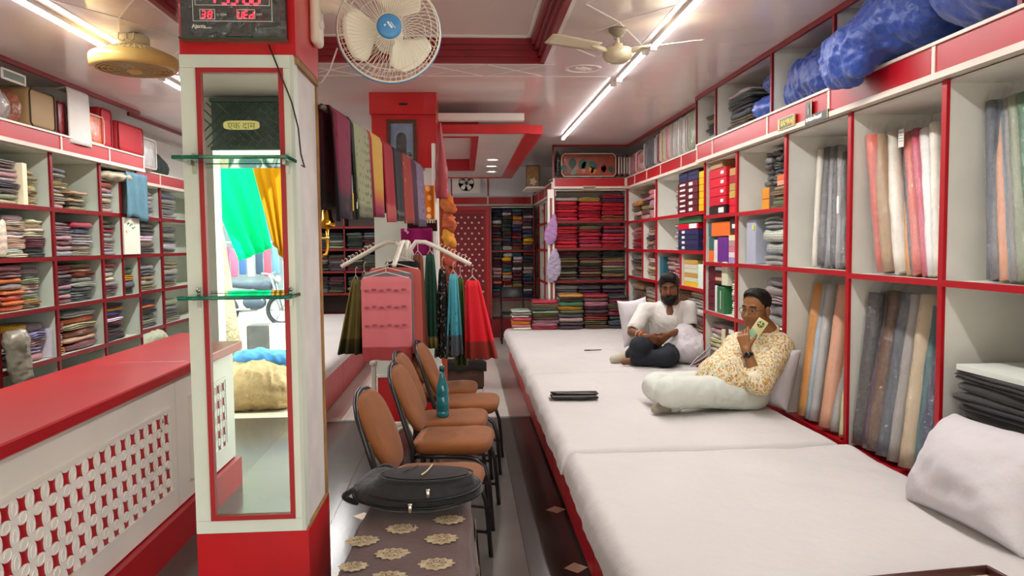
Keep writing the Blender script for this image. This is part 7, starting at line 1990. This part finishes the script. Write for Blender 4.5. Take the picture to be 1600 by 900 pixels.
# folded cuff on the raised arm
cd = (lw - lel).normalized(); c0 = lel.lerp(lw, .10) - base2; c1 = lel.lerp(lw, .34) - base2
MB().tube([c0, c0.lerp(c1, .5), c1, c1 - cd * .02], [.066, .064, .061, .046], 18, caps=False).build('cuff', mat('cream_cuff', '#e6dcc4', rough=.85, bump=(20, .2)), m2)
# shirt collar
r2, f2, u2 = fr2
MB().tube([nb - base2 + (r2 * math.cos(a) * .080 + f2 * math.sin(a) * .075) + Vector((0, 0, .022 - .02 * math.sin(a))) for a in [PI * .62 + 2 * PI * .88 * k / 20 for k in range(21)]], .014, 8).build('collar', SHIRT2, m2)
# trousers
TR2 = mat('pale_trousers', '#d2d6cd', rough=.8, var=(6, .04), bump=(14, .22, .02))
T = SDF(); 
T.cap(nh, nk, .112, .088, .05); T.cap(nk, na, .085, .060, .05); T.cap(fh, fk, .11, .088, .05); T.cap(fk, fa, .084, .058, .04); T.cap(nh, fh, .10, .10, .06)
T.plane_cut((0, 0, -1), -(.452 + .004), .02)
T.cut(fa + ft_d * .085, (.062, .062, .06), .012)
put('trousers', loc2(T.mesh('man_phone_trousers', TR2, .0065, [(.006, 11, 14), (.003, (24, 24, 10), 19)])), m2)
SOCK = mat('grey_sock', '#9b9284', rough=.9, bump=(60, .2))
T = SDF(); T.cap(fa, fa + ft_d * .055, .042, .042, .02); T.cap(fa + ft_d * .05, fa + ft_d * .125 + Vector((0, 0, -.012)), .042, .032, .02); T.plane_cut((0, 0, -1), -(.452 + .003), .01)
put('sock', loc2(T.mesh('man_phone_sock', SOCK, .005)), m2)
# wrist watch
ax_ = cd; wc = lw - base2 - cd * .035
fw = frame(wc, ax_.orthogonal(), ax_.cross(ax_.orthogonal()))
MB().lathe([(.0305, -.010), (.033, -.010), (.033, .010), (.0305, .010), (.0305, -.010)], 24, fw, close=False).build('watch_strap', BLACKM, m2)
tocam = (EYE - lw); tocam = (tocam - ax_ * tocam.dot(ax_)).normalized()
MB().lathe([(.0, .010), (.016, .010), (.019, .007), (.019, 0), (0, 0)], 20, frame(wc + tocam * .030, ax_, tocam.cross(ax_))).build('watch_case', mat('watch_black', '#0f1113', rough=.2), m2)
# phone: held against the cheek, its back towards the viewer
pc = Wp(1184, 514, 4.44); pn = Vector((-.30, -.90, .10)).normalized(); pu = (Wp(1199, 488, 4.46) - Wp(1166, 536, 4.44)); pu = (pu - pn * pu.dot(pn)).normalized()
ph = thing('phone', 'phone in a pale yellow case held to the reclining man cheek', 'phone', pc)
fp_ = frame((0, 0, 0), pu.cross(pn), pu)
mb = MB().rbox((0, 0, 0), (.066, .134, .010), .004, 2); mb.v = [tuple(fp_ @ Vector(v)) for v in mb.v]; mb.build('case', mat('yellow_phone_case', '#d9d29a', rough=.4), ph)
mb = MB().prism([(-.033, -.067), (.033, -.067), (.033, -.035), (-.033, -.012)], .0012, Matrix.Translation((0, 0, .0052))); mb.v = [tuple(fp_ @ Vector(v)) for v in mb.v]; mb.build('mint_panel', mat('mint_phone_panel', '#9ad0a8', rough=.4), ph)
mb = MB().lathe([(.022, 0), (.022, .002), (0, .002)], 24, Matrix.Translation((-.002, .034, .0045))); mb.v = [tuple(fp_ @ Vector(v)) for v in mb.v]; mb.build('camera_ring', mat('olive_ring', '#5f6238', rough=.35), ph)
mb = MB().lathe([(.0185, 0), (.0185, .0016), (0, .0016)], 24, Matrix.Translation((-.002, .034, .0058))); mb.v = [tuple(fp_ @ Vector(v)) for v in mb.v]; mb.build('camera_disc', mat('pale_disc', '#c9cc86', rough=.35), ph)
for (a, b) in ((-.009, -.009), (.009, -.009), (-.009, .009), (.009, .009)):
    mb = MB().lathe([(.005, 0), (.005, .002), (0, .002)], 12, Matrix.Translation((-.002 + a, .034 + b, .0070))); mb.v = [tuple(fp_ @ Vector(v)) for v in mb.v]; mb.build('lens', BLACKM, ph)

# ------------------------------------------------------------------ bearded man
base1 = Vector((1.72, 6.45, .445))
m1 = thing('person', 'bearded man in white shirt and dark jeans sitting with clasped hands', 'person', base1)
def loc1(me):
    me.transform(Matrix.Translation(-base1)); return me
fr1 = hframe((-.34, -.93, -.10), (-.06, 0, 1)); hc1 = Wp(1046, 452, 6.46)
pel = Wp(1042, 548, 6.56); pel.z = .445 + .13
chest = Wp(1042, 500, 6.52); nb = Wp(1048, 475, 6.52)
rs1 = Wp(1008, 485, 6.52); re1 = Wp(988, 519, 6.36); rw1 = Wp(1010, 527, 6.18)
ls1 = Wp(1076, 482, 6.52); le1 = Wp(1078, 512, 6.44); lw1 = Wp(1045, 523, 6.20)
rh = Wp(1026, 556, 6.50); lh = Wp(1056, 556, 6.50)
rk = Wp(1000, 541, 6.12); ra = Wp(984, 556, 6.36)
lk = Wp(1042, 561, 6.06); la = Wp(994, 562, 6.16)
for q in (rh, lh): q.z = .445 + .095
ra.z = .445 + .055; la.z = .445 + .055; lk.z = max(lk.z, .445 + .085)
S = SDF(); add_head(S, hc1, fr1, nb, 1.0, .058)
S.cap(pel, chest, .12, .125, .06); S.cap(nb, chest, .07, .11, .06); S.cap(ls1, rs1, .055, .055, .06)
for (a, b, c_) in ((rs1, re1, rw1), (ls1, le1, lw1)):
    S.cap(a, b, .047, .038, .03); S.cap(b, c_, .039, .026, .02)
S.cap(rh, rk, .078, .058, .03); S.cap(rk, ra, .052, .036, .03); S.cap(lh, lk, .078, .058, .03); S.cap(lk, la, .052, .036, .03)
rfd = (Wp(950, 556, 6.34) - ra).normalized(); rfd.z = -.06
S.cap(ra, ra + rfd * .12, .034, .026, .02); S.cap(la, la + Vector((-.10, .03, -.02)), .033, .026, .02)
hand(S, rw1, Vector((.9, -.12, -.28)), Vector((.1, .45, -.3)), Vector((.2, -.2, .9)), [(.3, .5, .3), (.35, .5, .4), (.4, .55, .4), (.5, .6, .4)], (Vector((.9, -.15, .30)), Vector((.9, .0, -.15))))
hand(S, lw1, Vector((-.75, -.14, -.50)), Vector((-.2, .5, -.25)), Vector((-.3, -.2, .9)), [(.35, .55, .4), (.4, .6, .4), (.45, .6, .4), (.5, .6, .4)], (Vector((-.85, -.15, .12)), Vector((-.85, .0, -.3))))
put('body', loc1(S.mesh('bearded_body', SKIN1, .0055)), m1)
b1h = head_pts(hc1 - base1, fr1); eyes(b1h, fr1, m1, 1.0, SKIN1)
h = head_pts(hc1, fr1); mm = rotm(fr1)
H = SDF(); H.ell(h(0, -.018, .060), (.090, .106, .094), .02, mm); H.ell(h(.0, .055, .118), (.070, .05, .040), .03, mm); H.ell(h(-.035, .075, .108), (.04, .03, .03), .02, mm)
H.cut(h(0, .098, -.005), (.085, .075, .085), .012, mm); H.cut(h(0, .03, -.085), (.13, .14, .075), .015, mm)
for s in (-1, 1): H.cut(h(s * .088, .05, -.02), (.03, .05, .055), .01, mm)
put('hair', loc1(H.mesh('bearded_hair', HAIR, .0055, [(.004, 55, 5)])), m1)
H = SDF(); H.ell(h(0, .045, -.085), (.062, .055, .052), .02, mm)
for s in (-1, 1): H.cap(h(s * .066, .012, -.01), h(s * .056, .03, -.07), .014, .024, .02); H.cap(h(s * .028, .088, -.060), h(s * .045, .07, -.05), .012, .016, .012)
H.cap(h(-.028, .088, -.046), h(.028, .088, -.046), .0085, None, .01)
H.cut(h(0, .105, -.060), (.020, .020, .0065), .004, mm); H.cut(h(0, .09, -.012), (.05, .05, .026), .01, mm)
put('beard', loc1(H.mesh('bearded_beard', HAIR, .0045, [(.003, 70, 8)])), m1)
MB().tube([b1h(-.017, .0915, -.0605), b1h(0, .094, -.060), b1h(.017, .0915, -.0605)], [.003, .0045, .003], 6).build('lips', LIP1, m1)
for s in (-1, 1):
    MB().tube([b1h(s * .012, .095, .034), b1h(s * .034, .093, .040), b1h(s * .053, .078, .033)], [.005, .0058, .003], 6).build('eyebrow', HAIR, m1)
SH1 = mat('white_shirt', '#d6d2cc', rough=.8, var=(5, .04), bump=(16, .3, .02))
T = SDF(); T.cap(pel + Vector((0, 0, .0)), chest, .150, .150, .07); T.cap(nb + Vector((0, .01, -.05)), chest, .075, .13, .06); T.cap(ls1, rs1, .066, .066, .07)
T.cap(rs1, rs1.lerp(re1, .80), .070, .070, .04); T.cap(ls1, ls1.lerp(le1, .80), .070, .070, .04)
T.cap(pel + Vector((-.02, -.08, -.02)), Wp(1036, 556, 6.26), .11, .055, .06)
T.plane_cut((0, 0, -1), -(.445 + .02), .02)
for (a, b) in ((rs1, re1), (ls1, le1)):
    d_ = (b - a).normalized(); T.cut(a.lerp(b, 1.08), (.066, .066, .066), .006)
T.cut(h(.0, .07, -.185), (.030, .055, .065), .012, mm)
put('shirt', loc1(T.mesh('bearded_shirt', SH1, .0065, [(.0055, 13, 24), (.003, (28, 28, 10), 29)])), m1)
# open collar and chest pocket
r1, f1, u1 = fr1
for s in (-1, 1):
    MB().tube([nb - base1 + r1 * s * .055 + f1 * -.035 + Vector((0, 0, .035)), nb - base1 + r1 * s * .076 + f1 * .02 + Vector((0, 0, .014)), nb - base1 + r1 * s * .058 + f1 * .085 + Vector((0, 0, -.030)), nb - base1 + r1 * s * .026 + f1 * .128 + Vector((0, 0, -.085))], [.010, .013, .014, .006], 8).build('collar', SH1, m1)
pk = chest - base1 + f1 * .135 + r1 * (-.062) + Vector((0, 0, .02))
MB().rbox(pk, (.085, .006, .095), .003, 1, Matrix(((r1.x, f1.x, 0), (r1.y, f1.y, 0), (0, 0, 1)))).build('pocket', SH1, m1)
JEAN = mat('dark_navy_jeans', '#1b2029', rough=.85, var=(12, .15), bump=(40, .2))
T = SDF(); T.cap(rh, rk, .10, .080, .05); T.cap(rk, ra, .074, .055, .04); T.cap(lh, lk, .10, .080, .05); T.cap(lk, la, .074, .058, .04); T.cap(rh, lh, .10, .10, .05)
T.plane_cut((0, 0, -1), -(.445 + .004), .02); T.cut(ra + rfd * .075, (.055, .055, .055), .01)
put('jeans', loc1(T.mesh('bearded_jeans', JEAN, .0065, [(.0045, 13, 34), (.0025, (26, 26, 10), 39)])), m1)
T = SDF(); T.cap(ra, ra + rfd * .05, .042, .042, .02); T.cap(ra + rfd * .045, ra + rfd * .15 + Vector((0, 0, -.012)), .043, .033, .02); T.plane_cut((0, 0, -1), -(.445 + .003), .01)
put('sock', loc1(T.mesh('bearded_sock', mat('beige_sock', '#b5aa95', rough=.9, bump=(60, .2)), .005)), m1)
for (off, c_, nm_, rr) in ((.055, '#d8631f', 'thread_band', .0335), (.105, '#cfc6b6', 'bangle', .0365)):
    d_ = (re1 - rw1).normalized(); c0 = rw1 - base1 + d_ * off
    MB().tube([c0 + (d_.orthogonal().normalized() * math.cos(2 * PI * k / 20) + d_.cross(d_.orthogonal()).normalized() * math.sin(2 * PI * k / 20)) * rr for k in range(20)], .008 if nm_ == 'thread_band' else .004, 6, closed=True).build(nm_, mat(nm_, c_, rough=.6), m1)

# ------------------------------------------------------------------ pillows, sack, bolster
def pillow(label, c, fr_, w, h_, th, m, seed, name='pillow', wr=.012, group=None):
    """soft pillow: local x = width, y = height, z = thickness, in frame fr_ at c"""
    mb = MB(); n = 30
    rs = np.random.RandomState(seed)
    uu = np.linspace(-1, 1, n); U, V_ = np.meshgrid(uu, uu)
    U = np.sign(U) * np.abs(U) ** .8; V_ = np.sign(V_) * np.abs(V_) ** .8
    T_ = np.clip((1 - np.abs(U) ** 2.6) * (1 - np.abs(V_) ** 2.6), 0, 1) ** .52
    pin = 1 - .10 * (1 - np.abs(U) ** 2) * (np.abs(V_) ** 3); pin2 = 1 - .10 * (1 - np.abs(V_) ** 2) * (np.abs(U) ** 3)
    P = np.stack([U * w / 2 * pin2, V_ * h_ / 2 * pin, np.zeros_like(U)], -1)
    vs = []
    for s in (1, -1):
        nz = vnoise(P * 9 + s, seed) * wr + vnoise(P * np.array([24, 8, 1]) + s, seed + 1) * wr * .5
        Z = s * (T_ * th / 2 + nz * T_ * .8)
        for j in range(n):
            for i in range(n): vs.append(fr_.to_3x3() @ Vector((P[j, i, 0], P[j, i, 1], Z[j, i])))
    fs = []
    for j in range(n - 1):
        for i in range(n - 1):
            a = j * n + i; fs.append((a, a + 1, a + n + 1, a + n)); b = n * n + a; fs.append((b + n, b + n + 1, b + 1, b))
    mb.add(vs, fs, 0, True)
    me = mb.mesh(name, m); bm = bmesh.new(); bm.from_mesh(me); bmesh.ops.remove_doubles(bm, verts=bm.verts, dist=.0006); bm.to_mesh(me); bm.free()
    for p in me.polygons: p.use_smooth = True
    o = put(name, me, None, c)
    return tag(o, label, name.replace('_', ' ') if name != 'back_cushion' else 'cushion', group)
GREYP = mat('grey_white_pillowcase', '#c9c5cb', rough=.85, sheen=.15, var=(4, .05), bump=(12, .4, .03))
pc_ = Wp(1218, 612, 4.66)
pillow('grey white pillow propped behind the phone man', (1.935, 4.60, .632), frame((0, 0, 0), (.50, -.86, .0), (.30, .16, .94)), .40, .40, .24, GREYP, 3, wr=.024)
pillow('white back cushion behind the bearded man shoulder', Wp(992, 503, 6.72), frame((0, 0, 0), (.95, .25, .10), (.1, .15, 1)), .30, .44, .16, SHEET_P, 9, name='back_cushion')
# drawstring sack beside the bearded man
sk = Vector((1.935, 6.28, .446))
t = thing('cloth_sack', 'white drawstring cloth sack leaning beside the bearded man', 'sack', sk)
S = SDF(); S.ell((0, 0, .12), (.17, .17, .13), .05); S.ell((-.02, .05, .22), (.12, .13, .12), .06); S.ell((.09, -.03, .13), (.10, .11, .12), .05); S.cut((.135, -.13, .14), (.05, .06, .055), .03); S.plane_cut((0, 0, -1), -.002, .01)
put('bag', S.mesh('sack_bag', SHEET_P, .008, [(.010, 16, 3), (.005, (40, 40, 12), 8)]), t)
for k in range(3):
    pts_ = []
    for q in [j / 11 for j in range(12)]:
        pts_.append((.115 + .035 * math.sin(q * 4 + k) - .10 * q * q - .03 * k * q, -.155 - .045 * q + .012 * math.sin(q * 7 + k * 2), .19 * (1 - q) ** 1.4 + .007))
    MB().tube(pts_, .0045, 6).build('drawstring', SHEET_P, t)
# big bolster in the near corner, leaning on the suiting stack
BOL = mat('white_bolster_cotton', '#cfcacd', rough=.85, sheen=.1, var=(4, .04), bump=(9, .4, .03))
pillow('big white bolster pillow in the near corner of the bed', (1.885, 2.53, .628), frame((0, 0, 0), (.05, -1, .04), (.50, 0, .86)), .60, .42, .32, BOL, 17, name='bolster', wr=.030)
# black folder and pen on the bed, brown-edged tray at the frame corner
fo = thing('document_folder', 'black leather document folder lying on the middle mattress', 'folder', at_z(897, 621, .462) + Vector((0, 0, .002)), R(-2))
FL = mat('black_leatherette', '#1a1b20', rough=.35, var=(10, .2), bump=(90, .15))
MB().rbox((0, 0, .006), (.315, .13, .010), .003, 1).build('back_cover', FL, fo)
MB().rbox((0, 0, .017), (.300, .12, .008), .002, 1).build('papers', mat('paper_edges', '#8f8a84', rough=.8), fo)
MB().sheet(lambda u, v: (-.158 + .316 * u, -.066 + .132 * v, .026 + .016 * (1 - v) * (1 - u * .6)), 10, 6, .004).build('front_cover', FL, fo)
pn_ = thing('pen', 'thin dark pen lying on the far mattress', 'pen', at_z(927, 548, .4585), R(3))
MB().tube([(-.085, 0, .006), (.06, 0, .006), (.085, 0, .006)], [.005, .005, .0015], 8).build('barrel', mat('pen_brown', '#3a241a', rough=.4), pn_)
MB().tube([(-.088, 0, .006), (-.03, 0, .006)], .0062, 8).build('cap', BLACKM, pn_)
ty = at_z(1490, 892, .50)
t = thing('wooden_tray', 'brown rimmed tray edge at the near bed corner', 'tray', (1.37, 1.955, .472), R(6))
MB().rbox((0, 0, .008), (.42, .22, .012), .003, 1, smooth=False).build('base', mat('cream_tray', '#d9cbb0', rough=.5), t)
for (a, b, c_, d) in ((0, .11, .43, .014), (0, -.11, .43, .014), (-.21, 0, .014, .22), (.21, 0, .014, .22)):
    MB().rbox((a, b, .022), (c_, d, .034), .004, 1).build('rim', mat('dark_brown_rim', '#43201c', rough=.4), t)
# ================================================================== the street outside the open front (seen in the mirror)
def vy(d): return 5.008 - d                       # depth behind the mirror -> real Y in front of the shop
def mir(px, py, d):
    p = at_y(px, py, d); return Vector((p.x, vy(d), p.z))
GR = mat('sunlit_concrete', '#b3a791', rough=.9, var=(1.5, .15), bump=(12, .3))
RD_ = mat('dusty_road', '#8f8a83', rough=.9, var=(1.2, .15), bump=(20, .2))
st = tag(MB().span(-14, 14, -30, -1.6, -.30, -.10).build('ground', RD_), None, None, None, 'structure')
MB().span(-14, 14, -3.4, -1.6, -.10, -.06).build('pavement', GR, st)
tag(MB().span(-2.2, 2.5, -1.75, -1.5, -.10, -.012).build('door_1_sill', mat('threshold_stone', '#a89d8b', rough=.6, var=(5, .15))), None, None, None, 'structure')
# kerb with black and white blocks
t = thing('kerb', 'street median kerb painted in black and white blocks', 'kerb', (-3.0, vy(11.6), -.10))
KW = mat('kerb_white', '#cfc8b4', rough=.9, var=(6, .15)); KB = mat('kerb_black', '#4c4a48', rough=.9, var=(6, .2))
for k in range(22):
    MB().rbox((-3.5 + .33 * k, 0, .20), (.325, .28, .40), .015, 1, smooth=False).build('kerb_block', KW if k % 2 else KB, t)
# header grille of the rolled shutter above the opening
t = thing('shutter_grille', 'dark green lattice of the rolled shutter over the shop front', 'shutter', (.19, -1.36, 2.34))
GG = mat('dark_green_iron', '#5d746b', rough=.6)
mb = MB()
for k in range(60):
    x = -2.3 + .077 * k
    mb.box((x, 0, .18), (.010, .010, .52), Matrix.Rotation(.785, 3, 'Y')).box((x, .008, .18), (.010, .010, .52), Matrix.Rotation(-.785, 3, 'Y'))
mb.build('lattice', GG, t)
MB().span(-2.3, 2.3, -.02, .02, -.03, .0).span(-2.3, 2.3, -.02, .02, .37, .40).build('rail', GG, t)
MB().span(-2.3, 2.3, -.05, -.03, .0, .4).build('backing', mat('dark_teal_sheet', '#83958d', rough=.7, var=(4, .3)), t)
# awning cloths
def tarp(label, quad, d0, d1, m, folds):
    """quad: four mirror-view pixels top-left, top-right, bottom-right, bottom-left"""
    a, b, c_, e = [mir(*q, d) for q, d in zip(quad, (d0, d0, d1, d1))]
    mid = (a + b + c_ + e) / 4
    o = MB().sheet(lambda u, v: (e.lerp(c_, u)).lerp(a.lerp(b, u), v) - mid + Vector((0, .05 * math.sin(u * folds + v) * (1.2 - v), 0)), 30, 14, .006).build('awning_cloth', m, None, mid)
    return tag(o, label, 'awning', 'cloths hung at the shop front')
def leaf_cloth(name, col, tcol):
    m = bpy.data.materials.new(name); N = NT(m); d = N.n('BsdfDiffuse'); d.inputs[0].default_value = (*hexc(col), 1); tr = N.n('BsdfTranslucent'); tr.inputs[0].default_value = (*hexc(tcol), 1)
    mx = N.n('MixShader'); mx.inputs[0].default_value = .6; N.l(d.outputs[0], mx.inputs[1]); N.l(tr.outputs[0], mx.inputs[2]); N.l(mx.outputs[0], N.out.inputs[0]); return m
tarp('turquoise green awning cloth hung outside the shop front', ((316, 262), (396, 262), (424, 388), (374, 408)), 7.6, 7.2, leaf_cloth('turquoise_tarp', '#1fd0a6', '#34f0bf'), 16)
tarp('golden yellow cloth hung outside beside the turquoise awning', ((392, 250), (452, 250), (456, 430), (428, 380)), 7.3, 7.1, leaf_cloth('yellow_tarp', '#c99a2a', '#e0b030'), 22)
tarp('pale sunshade stretched outside above the awning cloths', ((312, 205), (455, 228), (455, 262), (312, 250)), 7.0, 8.2, leaf_cloth('pale_shade', '#d8e0d0', '#eaf0e0'), 3)
# tree
BARK = mat('grey_bark', '#8b7f68', rough=.95, var=(5, .3), bump=(16, .8, .04))
tb = mir(352, 540, 10.2)
t = thing('street_tree', 'rough barked street tree outside the shop front', 'tree', (tb.x, tb.y, -.10))
MB().tube([(0, 0, 0), (-.05, 0, .8), (-.12, 0, 1.6), (-.28, 0, 2.6), (-.5, 0, 3.6)], [.24, .19, .17, .15, .12], 14).build('trunk', BARK, t)
LF = mat('sunny_leaf', '#7fae3a', rough=.6); rs = random.Random(6); mb = MB()
for k in range(260):
    c_ = Vector((rs.gauss(-.35, .45), rs.gauss(.1, .4), 2.4 + rs.gauss(0, .45)))
    a = Vector((rs.uniform(-1, 1), rs.uniform(-1, 1), rs.uniform(-1, .2))).normalized() * .14; b_ = a.cross(Vector((rs.uniform(-1, 1), rs.uniform(-1, 1), 1))).normalized() * .045
    mb.add([c_, c_ + a * .5 + b_, c_ + a, c_ + a * .5 - b_], [(0, 1, 2, 3)])
mb.build('leaves', LF, t)['kind'] = 'stuff'
# bundle under a blue sheet
bc = mir(405, 640, 7.15)
JU = mat('jute_sacking', '#bda27a', rough=.9, var=(8, .25), bump=(16, .6, .03))
t = thing('goods_bundle', 'tied jute bundle with a blue sheet lying outside the shop', 'bundle', (bc.x, bc.y, -.06))
S = SDF(); S.ell((0, 0, .25), (.34, .26, .26), .06); S.ell((-.18, .05, .20), (.24, .22, .20), .06); S.ell((.20, .0, .18), (.20, .2, .18), .06); S.plane_cut((0, 0, -1), -.002, .02)
put('jute_wrap', S.mesh('jute_bundle', JU, .014, [(.02, 9, 2), (.012, (30, 10, 10), 7)]), t)
S = SDF(); S.ell((.06, -.10, .46), (.30, .20, .10), .05); S.ell((-.05, -.05, .50), (.2, .16, .07), .05)
put('blue_sheet', S.mesh('blue_sheet', mat('sky_blue_sheet', '#3f86c4', rough=.7, var=(7, .3)), .014, [(.02, 10, 3)]), t)
# motorcycle beyond the kerb
mc = mir(395, 500, 15.5)
t = thing('motorcycle', 'parked motorcycle beyond the striped kerb', 'motorcycle', (mc.x, mc.y, -.10), R(8))
TY = mat('tyre_rubber', '#2d2d2f', rough=.8); AL = mat('alloy_grey', '#9fa3a6', rough=.35, metal=.8); FR_ = mat('bike_body', '#3a4450', rough=.3)
for x in (-.62, .62):
    w = MB().tube([(x + .29 * math.cos(2 * PI * k / 28), 0, .29 + .29 * math.sin(2 * PI * k / 28)) for k in range(28)], .045, 8, closed=True).build('wheel', TY, t)
    mb = MB().tube([(x + .235 * math.cos(2 * PI * k / 28), 0, .29 + .235 * math.sin(2 * PI * k / 28)) for k in range(28)], .018, 6, closed=True)
    for k in range(6): mb.tube([(x, 0, .29), (x + .235 * math.cos(PI * k / 3), 0, .29 + .235 * math.sin(PI * k / 3))], .014, 6)
    mb.build('alloy_rim', AL, w)
s = SDF(); s.ell((.05, 0, .45), (.25, .14, .16), .05); s.ell((.22, 0, .80), (.26, .12, .11), .04); s.cap((-.05, 0, .80), (-.60, 0, .84), .085, .06, .05); s.cap((.3, 0, .75), (.5, 0, .55), .07, .05, .05)
put('bike_body', s.mesh('bike_body', FR_, .02), t)
MB().tube([(.62, -.07, .29), (.45, -.07, .95), (.40, -.07, 1.02)], .022, 8).tube([(.62, .07, .29), (.45, .07, .95), (.40, .07, 1.02)], .022, 8).tube([(.36, -.33, 1.06), (.42, 0, 1.03), (.36, .33, 1.06)], .015, 8).build('fork_and_bars', AL, t)
MB().tube([(-.62, .09, .29), (.0, .09, .32)], .025, 8).tube([(-.6, -.09, .25), (.05, -.11, .30)], .04, 8).build('swingarm_exhaust', AL, t)
MB().lathe([(.0, .06), (.07, .05), (.09, 0), (.05, -.06), (0, -.07)], 16, frame((.56, 0, .92), (0, 1, 0), (0, 0, 1))).build('headlamp', AL, t)
# shops across the street
def house(label, x0, x1, y, h_, wallc, opens):
    t = thing('street_building', label, 'building', ((x0 + x1) / 2, y, -.10))
    w2 = (x1 - x0) / 2
    MB().span(-w2, w2, -3, 0, 0, h_).build('wall', mat('wall_' + wallc[1:], wallc, rough=.9, var=(2, .12)), t)
    for (a, b, za, zb, c_) in opens:
        MB().span(a, b, -.02, .03, za, zb).build('shopfront', mat('front_' + c_[1:], c_, rough=.5, var=(3, .3)), t)
    MB().span(-w2, w2, 0, .7, 3.0, 3.12).build('canopy', mat('canopy_grey', '#8f8f8c', rough=.7), t)
    return t
house('pale building across the street with a dark shopfront', -11, -3.2, -14.5, 6.5, '#b9b4a8', ((-3.6, -.6, .3, 2.8, '#5a6468'), (0, 3.4, .3, 2.8, '#6f7c80')))
house('cream building across the street beside the dark shopfront', -3.1, 6, -15, 7.5, '#cfc4ac', ((-4.2, -1.4, .3, 2.8, '#4d5a5e'), (-1, 2.6, .3, 2.8, '#7a6a58')))
# clothes rack on the far pavement
rk_ = mir(395, 480, 16.6)
t = thing('clothes_rail', 'street clothes rail with pink and blue garments', 'clothes rail', (rk_.x, rk_.y, -.10))
MB().tube([(-.7, 0, 0), (-.7, 0, 1.7), (.7, 0, 1.7), (.7, 0, 0)], .02, 8).build('rail_frame', WHITE, t)
rs = random.Random(4)
for k, c_ in enumerate(('#c9375a', '#cf5470', '#3a5a8a', '#c9c4b8', '#2f3f55', '#a8455a', '#5c7fa8')):
    MB().rbox((-.55 + .18 * k, 0, 1.30 - .05 * (k % 2)), (.15, .05, .62), .02, 2).build('garment', mat('street_garment_%d' % k, c_, rough=.8), t)
